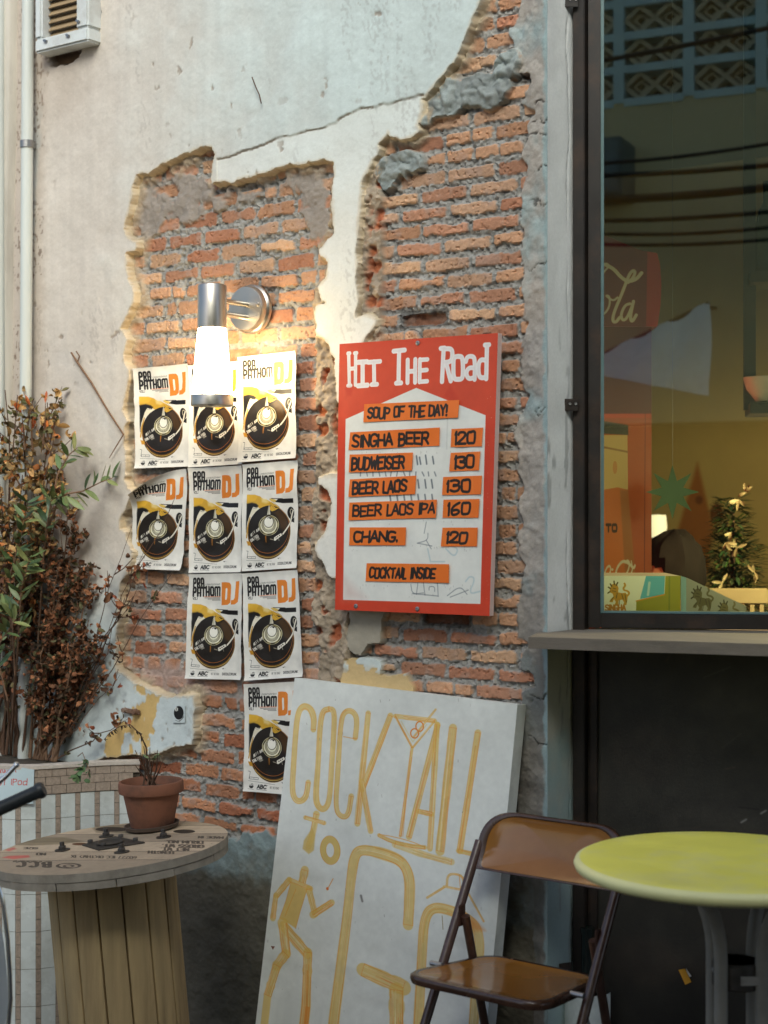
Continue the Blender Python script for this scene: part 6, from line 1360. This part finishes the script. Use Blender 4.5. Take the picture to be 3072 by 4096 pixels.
def sheet(mb, out, mapf, rings, th):
    n = len(out); c = sum(out, Vector((0, 0))) / n; vs = []; ms = []
    for (s, h, m_) in rings:
        for p in out: q = c + (p - c) * s; vs.append(mapf(q.x, q.y, h))
    b = len(mb.v); mb.add(vs, [])
    k = len(rings)
    for i in range(k - 1):
        for j in range(n): mb.f.append((b + i * n + j, b + i * n + (j + 1) % n, b + (i + 1) * n + (j + 1) % n, b + (i + 1) * n + j)); mb.m.append(rings[i + 1][2]); mb.uv.append(None)
    mb.f.append(tuple(b + (k - 1) * n + j for j in range(n))); mb.m.append(rings[-1][2]); mb.uv.append(None)
    h0 = rings[0][1]; b2 = len(mb.v); ks = (.6, .3, .05); vs = []
    for s in ks:
        for p in out: q = c + (p - c) * s; vs.append(mapf(q.x, q.y, h0))
    mb.add(vs, []); rw = [b] + [b2 + i * n for i in range(3)]
    for i in range(3):
        for j in range(n): mb.f.append((rw[i] + j, rw[i + 1] + j, rw[i + 1] + (j + 1) % n, rw[i] + (j + 1) % n)); mb.m.append(0); mb.uv.append(None)
    mb.f.append(tuple(rw[3] + j for j in range(n - 1, -1, -1))); mb.m.append(0); mb.uv.append(None)
seat_o = rounded(.190, .158, .165, .150, (.075, .075, .06, .06))
zs0 = .452
def smap(x, y, h): return ch_(x, y, zs0 + h + .055 * (y - .165) - .006 * max(0, 1 - (x / .19) ** 2) * max(0, 1 - (y / .165) ** 2))
mb = MB(); sheet(mb, seat_o, smap, [(.90, -.020, 0), (.985, -.019, 0), (1.0, -.010, 0), (.995, -.003, 0), (.965, .001, 0), (.915, .000, 0), (.905, -.0008, 1), (.70, -.0018, 1), (.35, -.0028, 1), (.05, -.003, 1)], .01)
mb.build('seat', [M_en, M_ep], chair, angle=60)
def tubeat(z, s): f = (min(z, .675) - .316) / (.675 - .316) + max(0, z - .675) * 1.2; return ch_(.196 * s * (1.0), .05 + (-.156 - .05) * f, z)
bo_ = rounded(.196, .196, .066, .066, (.075, .075, .02, .02))
bo_ = [Vector((p.x, p.y)) for p in rounded(.198, .198, .070, .062, (.085, .085, .012, .012), 11)]
def bmap(x, y, h):
    z = .696 + y - .010 * (1 - (x / .2) ** 2) * (1 if y < 0 else .3); b = .05 + (-.156 - .05) * ((min(z, .675) - .316) / .359 + max(0, z - .675) * 1.2) - .034 * (1 - (x / .2) ** 2) + h
    return ch_(x, b, z)
mb = MB(); sheet(mb, bo_, bmap, [(.93, -.010, 0), (.99, -.009, 0), (1.0, -.003, 0), (.99, .003, 0), (.955, .005, 0), (.885, .0035, 0), (.875, .003, 1), (.6, .0028, 1), (.3, .0026, 1), (.05, .0026, 1)], .01)
mb.build('backrest', [M_en, M_ep], chair, angle=60)
for s in (-1, 1):
    mb = MB(); mb.tube([tubeat(.692, s) - cf * .006, tubeat(.63, s), tubeat(.4, s), tubeat(.2, s), tubeat(.012, s)], .0115, 14); lg = mb.build('leg', M_tu, chair)
    mb = MB(); mb.lathe([(.014, 0), (.0145, .03), (.012, .034)], tubeat(.001, s), 12); mb.build('rubber_foot', M_iron, lg).parent = lg
    lg2 = [ch_(.172 * s, -.073, .535), ch_(.172 * s, -.15, .27), ch_(.172 * s, -.226, .012)]
    mb = MB(); mb.tube(lg2, .0105, 14); lgr = mb.build('leg', M_tu, chair)
    mb = MB(); mb.box(tubeat(.535, s) - cl * (.012 * s) , (.006, .024, .05), Matrix((cl, -cf, UP)).transposed()); mb.build('pivot_plate', M_tu, lg, bevel=.002)
    mb = MB(); mb.lathe([(.006, -.016), (.006, .016), (0, .017)], ch_(.188 * s, .02, .44), 10, axis=cl); mb.build('rivet', M_steel, lg)
mb = MB(); mb.tube([tubeat(.16, -1), tubeat(.16, 1)], .008, 10); mb.build('stretcher', M_tu, chair)
mb = MB(); mb.tube([ch_(-.172, -.19, .135), ch_(.172, -.19, .135)], .008, 10); mb.build('stretcher', M_tu, chair)
for o in list(chair.children):
    for c in o.children: c.matrix_parent_inverse = Matrix.Identity(4); c.matrix_parent_inverse = Matrix.Identity(4)

# ------------------------------------------------------------------ yellow table
M_yel = mat('yellow_plastic', lin(246, 238, 108), rough=.5, var=.06, vs=9, bump=.05, bs=70, dirt=(lin(232, 226, 160), .7), ds=6)
M_gt = mat('grey_painted_tube', lin(138, 134, 124), rough=.5, var=.1, vs=14, dirt=(lin(90, 86, 78), .4), ds=10)
ZY = .80; yc = HZ(2893, 3440, ZY); RY = .299
tbl = thing('round_table', 'round yellow topped cafe table beside the brown chair', 'table', (yc.x, yc.y, 0))
mb = MB(); mb.lathe([(RY - .03, ZY - .027), (RY - .012, ZY - .026), (RY - .003, ZY - .020), (RY, ZY - .011), (RY - .003, ZY - .004), (RY - .012, ZY), (RY - .05, ZY + .0005), (0, ZY + .0005)], (yc.x, yc.y, 0), 96, mis=[1, 1, 1, 1, 1, 0, 0]); mb.build('tabletop', [M_yel, mat('worn_yellow_rim', lin(240, 236, 168), rough=.5, var=.08, vs=10, bump=.03)], tbl, angle=50)
pc2 = P(2948, 3700, (HZ(2893, 3440, ZY) - CAM).dot(AX)); ax0 = Vector((pc2.x, pc2.y, 0))
for k in range(4):
    a = math.radians(45 + 90 * k); dr = RX * math.cos(a) + AX * math.sin(a)
    r0_ = .058
    pts = []
    for t in np.linspace(0, 1, 9): q = t * math.pi / 2; pts.append(ax0 + dr * (r0_ + .13 * (1 - math.sin(q))) + UP * (ZY - .032 - .16 * (1 - math.cos(q))))
    pts += [ax0 + dr * r0_ + UP * z for z in (.5, .35, .22)]
    for t in np.linspace(.1, 1, 8): q = t * math.pi / 2; pts.append(ax0 + dr * (r0_ + .22 * (1 - math.cos(q))) + UP * (.20 - .188 * math.sin(q)))
    mb = MB(); mb.tube(pts, .0135, 14); mb.build('leg', M_gt, tbl)
zc = P(2950, 3862, 3.27).z
mb = MB(); mb.lathe([(.047, zc - .026), (.050, zc - .022), (.050, zc + .022), (.047, zc + .026)], ax0, 24); mb.lathe([(.040, zc - .026), (.040, zc + .026)], ax0, 24); mb.build('collar', M_iron, tbl)
nn = -(AX * .98 + RX * -.1).normalized(); mb = MB(); c_ = ax0 + nn * .0512 + UP * (zc - .002) + RX * .012; mb.box(c_, (.042, .001, .018), M3(RX)); mb.build('sticker', mat('worn_white_sticker', lin(150, 146, 138), rough=.6, dirt=(lin(70, 66, 60), .8), ds=60), tbl, smooth=False)
mb = MB(); mb.lathe([(.006, 0), (.005, .003), (0, .004)], P(2858, 3880, 3.20), 10, axis=-AX); mb.build('screw', M_steel, tbl)
mb = MB(); mb.box(P(2730, 3612, 3.18), (.007, .0015, .036), M3(RX) @ Matrix.Rotation(-.12, 3, 'Y')); mb.build('hang_tag', mat('white_tag', lin(120, 118, 112), rough=.6, var=.05), tbl, smooth=False)
mb = MB(); mb.lathe([(RY * .62, ZY - .040), (RY * .64, ZY - .028), (.06, ZY - .028)], (ax0.x, ax0.y, 0), 40); mb.build('underframe', M_iron, tbl)

# ------------------------------------------------------------------ wine bottle on the ground
bw = HZ(2352, 4140, 0) ; bw = CT((2350 - 1536) / FPX * 3.93, 3.93, 0)
M_bg = mat('dark_bottle_glass', (.010, .016, .013), rough=.08, var=.1, bump=0, coat=.5)
ztb = P(2352, 3706, 3.93).z; R0 = .058
bot = thing('wine_bottle', 'dark wine bottle with a white rocket label on the ground behind the chair', 'bottle', bw)
hB = ztb; hs = hB * .50
mb = MB(); mb.lathe([(0, .004), (R0 - .004, .003), (R0, .008), (R0, hs), (R0 * .93, hs + .02), (R0 * .66, hs + .045), (.020, hs + .065), (.0165, hs + .085), (.0155, hB - .016), (.0178, hB - .015), (.0178, hB - .002), (.014, hB), (0, hB - .004)], bw, 36); mb.build('glass', M_bg, bot, angle=60)
cv = Cv(300, 380, (196, 204, 202)); 
cv.poly([(150, 60), (168, 100), (172, 170), (190, 210), (170, 205), (130, 205), (110, 210), (128, 170), (132, 100)], (84, 88, 90)); cv.line([(150, 70), (150, 200)], 4, (150, 152, 150)); cv.ell(150, 120, 10, 10, (196, 204, 202)); cv.line([(110, 236), (190, 236)], 4, (120, 124, 124)); cv.ell(150, 228, 46, 12, (140, 144, 144), wd=5); cv.line([(130, 205), (120, 232)], 5, (84, 88, 90)); cv.line([(170, 205), (180, 232)], 5, (84, 88, 90)); cv.noise(20, .05, 2)
mb = MB(); fa = math.atan2((CAM - bw).y, (CAM - bw).x); vs = []; us = []; zl1 = P(2350, 3985, 3.93 - R0).z; zl0 = .05
for j in range(2):
    for i in range(17): a = fa + (i / 16 - .5) * 2.5; vs.append(bw + Vector((math.cos(a), math.sin(a), 0)) * (R0 + .0006) + UP * (zl1 if j == 0 else zl0)); us.append((i / 16, 1 - j))
fs = [(i, 17 + i, 18 + i, i + 1) for i in range(16)]; mb.add(vs, fs, 0, [[us[k] for k in f] for f in fs]); mb.build('label', img_mat('rocket_label', cv, rough=.6, bump=0, var=.04), bot, angle=180)
# scrap of tape on the kick panel
p = J + d1v * .031 + n1v * .0
def on_kick(X, Y, off=.004): q_ = J + d1v * .031 - n1v * .010 + n1v * off; d = ray(X, Y); return CAM + d * ((q_ - CAM).dot(n1v) / d.dot(n1v))
mb = MB(); mb.grid([on_kick(2714, 3880), on_kick(2742, 3872), on_kick(2766, 3928), on_kick(2741, 3939)], 4, 3, lambda a, b: n1v * (.006 * a * a * (1 - b))); mb.grid([on_kick(2744, 3872), on_kick(2766, 3905, .012), on_kick(2758, 3908, .008), on_kick(2746, 3890)], 2, 2, None, 1)
tag(mb.build('tape_scrap', [mat('yellow_tape', lin(206, 150, 46), rough=.5), mat('white_paper', lin(190, 188, 180), rough=.7)], angle=180), 'torn yellow tape scrap stuck on the dark kick panel', 'tape')

# ------------------------------------------------------------------ motor scooter, only its handlebar end and leg shield in view
M_blk = mat('black_rubber', lin(34, 38, 40), rough=.45, var=.15, vs=60, bump=.15, bs=220)
M_chr = mat('chrome', (.7, .7, .69), rough=.14, metal=1, var=.05, bump=0)
M_wp = mat('white_scooter_paint', lin(200, 206, 206), rough=.25, coat=.6, var=.04, bump=0, dirt=(lin(150, 150, 146), .3))
TG = 3.45
g1 = P(176, 3155, TG); g0 = P(-40, 3252, TG); gd = (g1 - g0).normalized()
sco = thing('motor_scooter', 'white scooter with black handlebar grip and chrome trimmed leg shield', 'scooter', Vector((g0.x, g0.y, 0)) - RX * .25)
mb = MB(); r_ = .0148
gp = [g0 + gd * x for x in np.linspace(0, (g1 - g0).length, 22)]; gr_ = [r_ * (1 + .035 * (i % 2)) for i in range(22)]; gr_[-1] = r_ * 1.02; gr_[-2] = r_ * 1.25; gr_[-3] = r_ * 1.22
mb.tube(gp, gr_, 20); mb.build('grip', M_blk, sco, angle=50)
lv0 = P(-30, 3150, TG - .04); lv1 = P(66, 3060, TG - .05)
mb = MB(); mb.tube([lv0 - RX * .05 - UP * .01, lv0, lv0.lerp(lv1, .6) - UP * .003, lv1], [.006, .006, .0055, .0045], 12); mb.lathe([(0, -.007), (.005, -.005), (.007, 0), (.005, .005), (0, .007)], lv1, 12); mb.build('brake_lever', M_chr, sco)
stem = g0 - gd * .30
mb = MB(); mb.tube([g0, g0 - gd * .12, stem, stem - gd * .30, stem - gd * .42], .011, 12); mb.build('handlebar', M_chr, sco)
mb = MB(); mb.tube([stem - gd * .42, stem - gd * .56], [r_, r_], 16); mb.build('grip', M_blk, sco)
mb = MB(); mb.lathe([(0, -.09), (.05, -.085), (.085, -.04), (.09, .02), (.07, .06), (0, .07)], stem + AX * .02, 24, axis=(AX * .8 + UP * .2).normalized()); mb.build('headlight', M_wp, sco)
# leg shield: a curved panel with chrome tube round the edge
edge = [P(x, y, TG) for x, y in ((-60, 3480), (-20, 3525), (0, 3561), (14, 3618), (31, 3760), (40, 3902), (43, 3996), (34, 4096), (10, 4200), (-30, 4290))]
ref = P(-200, 3800, TG)
mir = [ref + ((p - ref) - RX * 2 * (p - ref).dot(RX)) for p in edge]
loop = edge + mir[::-1]; bow = lambda p: AX * (-.16 * (1 - ((p - ref).dot(RX) / .14) ** 2))
mb = MB(); k = len(edge); vs = []
for i in range(k):
    for j in range(13): p = edge[i].lerp(mir[i], j / 12); vs.append(p + bow(p))
mb.add(vs, [(i * 13 + j, i * 13 + j + 1, (i + 1) * 13 + j + 1, (i + 1) * 13 + j) for i in range(k - 1) for j in range(12)]); mb.build('leg_shield', M_wp, sco, angle=180)
mb = MB(); mb.tube(edge, .0048, 10); mb.build('chrome_trim', M_chr, sco); mb = MB(); mb.tube(mir, .0048, 10); mb.build('chrome_trim', M_chr, sco)
bk0 = Vector((ref.x, ref.y, 0)); away = (-AX * .97 - RX * .24).normalized(); sw = away.cross(UP)
def wheel(c, r):
    w = []
    for i in range(33): a = 2 * math.pi * i / 32; w.append(c + away * (r * math.cos(a)) + UP * (r * math.sin(a)))
    mb = MB(); mb.tube(w, .042, 12, cap=False); wl_ = mb.build('tyre', M_blk, sco); mb = MB(); mb.lathe([(.0, -.03), (.06, -.03), (.155, -.02), (.155, .02), (.06, .03), (0, .03)], c, 28, axis=sw); mb.build('rim', M_chr, sco)
wheel(bk0 - RX * .10 + AX * .14 + UP * .215, .172); wheel(bk0 + away * 1.05 + UP * .215, .172)
mb = MB(); mb.tube([stem, bk0 - away * .06 + UP * .5, bk0 - away * .12 + UP * .215], .022, 12); mb.build('steering_column', M_chr, sco)
mb = MB(); mb.box(bk0 + away * .34 + UP * .24, (.46, .30, .05), M3(away)); mb.build('floorboard', M_wp, sco, bevel=.015)
mb = MB(); mb.lathe([(0, 0), (.12, .02), (.17, .12), (.17, .30), (.13, .40), (0, .42)], bk0 + away * .86 + UP * .26, 24); mb.build('rear_body', M_wp, sco)
mb = MB(); mb.lathe([(0, 0), (.15, .0), (.16, .04), (.12, .075), (0, .08)], bk0 + away * .84 + UP * .68, 24); mb.build('saddle', M_blk, sco)

# ------------------------------------------------------------------ across the alley: what the window mirrors
def mirror(p): return p - n2v * (2 * (p - GP).dot(n2v))
vdir = (RX * math.cos(math.radians(24.8)) - AX * math.sin(math.radians(24.8))); V0 = P(2700, 300, 9.0); vnm = Vector((-vdir.y, vdir.x, 0))
def onv(X, Y, off=0.0):      # where the mirrored facade would show, brought back through the pane
    d = ray(X, Y); q = V0 - vnm * off; return mirror(CAM + d * ((q - CAM).dot(vnm) / d.dot(vnm)))
ex = onv(2900, 300) - onv(2500, 300); ex.z = 0; exl = ex.length; ex.normalize(); F0 = onv(2700, 300); F0.z = 0
en = Vector((-ex.y, ex.x, 0)); en = -en if en.dot(GP - F0) < 0 else en
def fz_(X, Y): p = onv(X, Y); return (p - F0).dot(ex), p.z
MX = Matrix((ex, en, UP)).transposed()
opp = thing('opposite_building', 'yellow plastered building across the alley with a pale lattice balcony', 'building', F0)
M_oy = mat('yellow_plaster', lin(222, 212, 168), rough=.9, var=.1, vs=3, bump=.2, dirt=(lin(150, 134, 98), .4), ds=1.5)
M_ot = mat('pale_teal_paint', lin(196, 226, 226), rough=.7, var=.08, vs=6); M_lat = mat('old_vent_block', lin(200, 190, 160), rough=.9, var=.12, vs=8); M_od = mat('dark_opening', lin(50, 44, 36), rough=.9, var=.2)
zA = fz_(2700, 390)[1]; zB = fz_(2700, 1690)[1]
def ob(mb, x0, x1, z0, z1, y0, y1): mb.box(F0 + ex * ((x0 + x1) / 2) + en * ((y0 + y1) / 2) + UP * ((z0 + z1) / 2), (abs(x1 - x0), abs(y1 - y0), abs(z1 - z0)), MX)
mb = MB(); ob(mb, -4.5, 4.5, zB, zA, -.25, 0); ob(mb, -4.5, 4.5, zA + 1.06, zA + 1.7, -.25, 0); mb.build('wall', M_oy, opp, smooth=False)
mb = MB(); ob(mb, -4.5, 4.5, 0, zB + .3, -.9, -.8); mb.build('shutter', M_od, opp, smooth=False)
mb = MB(); ob(mb, -4.5, 4.5, zA, zA + 1.06, -.7, -.6); mb.build('balcony_back', M_od, opp, smooth=False)
xs = [fz_(2476, 250)[0], fz_(2755, 250)[0]]; px_ = abs(xs[1] - xs[0]); pz_ = abs(fz_(2755, 247)[1] - fz_(2755, 382)[1])
mb = MB(); sx0 = min(xs) - px_ * 6; ncol = 13
for k in range(ncol + 1): ob(mb, sx0 + k * px_ - .03, sx0 + k * px_ + .03, zA, zA + pz_ * 5, -.14, .012)
for j in range(6):
    for k in range(ncol): ob(mb, sx0 + k * px_ + .031, sx0 + (k + 1) * px_ - .031, zA + j * pz_ - .022, zA + j * pz_ + .022, -.13, .009)
mb.build('lattice_frame', M_ot, opp, smooth=False)
mb = MB()
for k in range(ncol):
    for j in range(5):
        for h in range(2):
            w_ = (px_ - .062) / 2; hh = pz_ - .046; cx = sx0 + k * px_ + .031 + w_ * (h + .5); cz = zA + j * pz_ + pz_ / 2
            for a, b in (((-w_ / 2, 0), (0, hh / 2)), ((0, hh / 2), (w_ / 2, 0)), ((w_ / 2, 0), (0, -hh / 2)), ((0, -hh / 2), (-w_ / 2, 0))):
                d = Vector((b[0] - a[0], b[1] - a[1])); n_ = Vector((-d.y, d.x)).normalized() * .012
                q = [F0 + ex * (cx + u) + UP * (cz + v) for u, v in ((a[0] + n_.x, a[1] + n_.y), (b[0] + n_.x, b[1] + n_.y), (b[0] - n_.x, b[1] - n_.y), (a[0] - n_.x, a[1] - n_.y))]
                mb.hexa([p - en * .02 for p in q], [p - en * .12 for p in q])
            s1, s2 = w_ * .28, hh * .28
            for a, b in (((-s1, 0), (0, s2)), ((0, s2), (s1, 0)), ((s1, 0), (0, -s2)), ((0, -s2), (-s1, 0))):
                q = [F0 + ex * (cx + u) + UP * (cz + v) for u, v in (a, b, (b[0] * .6, b[1] * .6), (a[0] * .6, a[1] * .6))]; mb.hexa([p - en * .05 for p in q], [p - en * .12 for p in q])
mb.build('vent_blocks', M_lat, opp, smooth=False)
ax1, az1 = fz_(2380, 600); ax2, az2 = fz_(2542, 815)
ac = thing('wall_cabinet', 'grey meter cabinet on the yellow wall across the alley', 'cabinet', F0 + ex * ax1 + UP * az2)
mb = MB(); ob(mb, ax1, ax2, az2, az1, .002, .28); mb.build('case', mat('grey_cabinet', lin(96, 116, 120), rough=.6), ac, bevel=.01)
mb = MB(); ob(mb, ax1 + .02 * (1 if ax2 > ax1 else -1), ax2 - .02 * (1 if ax2 > ax1 else -1), az2 + .02, az1 - .02, .281, .29); mb.build('door', mat('cabinet_door', lin(104, 124, 128), rough=.5), ac, bevel=.004)
M_cb = mat('black_cable', (.012, .012, .012), rough=.6, var=0, bump=0)
for i, (y0, y1, r, sg) in enumerate(((235, 95, .013, .02), (632, 540, .010, .05), (690, 640, .014, .03), (782, 722, .022, .04), (866, 820, .012, .04), (910, 870, .010, .06), (956, 925, .010, .05))):
    a = onv(2200, y0 + (y0 - y1) * .3, .55); b = onv(3500, y1 - (y0 - y1) * .6, .55); pts = [a.lerp(b, t) - UP * (sg * 4 * t * (1 - t)) for t in np.linspace(-.3, 1.3, 24)]
    mb = MB(); mb.tube(pts, r, 8); tag(mb.build('overhead_cable', M_cb), 'black overhead cable strung along the alley, mirrored in the window glass', 'cable', 'overhead cables mirrored in the window')
aw = [onv(2330, 1450, .45), onv(2838, 1205, .45), onv(2892, 1600, .6), onv(2330, 1490, .6)]; awn = thing('awning_cloth', 'pale blue canvas awning across the alley, mirrored in the window', 'awning', aw[3])
mb = MB(); mb.grid(aw, 24, 12, lambda a, b: en * (.05 * math.sin(a * 22 + b * 5) * (.3 + b) + .25 * b)); mb.build('canvas', mat('blue_canvas', lin(240, 250, 246), rough=.8, var=.08), awn)
mb = MB(); mb.tube([aw[0] - UP * .01, aw[1] - UP * .01], .012, 8); mb.build('rail', M_iron, awn)
mb = MB()
for p_ in (aw[0].lerp(aw[1], .1), aw[0].lerp(aw[1], .9)): mb.tube([p_, p_ - en * .45 + UP * .05], .008, 6)
mb.build('brackets', M_iron, awn)
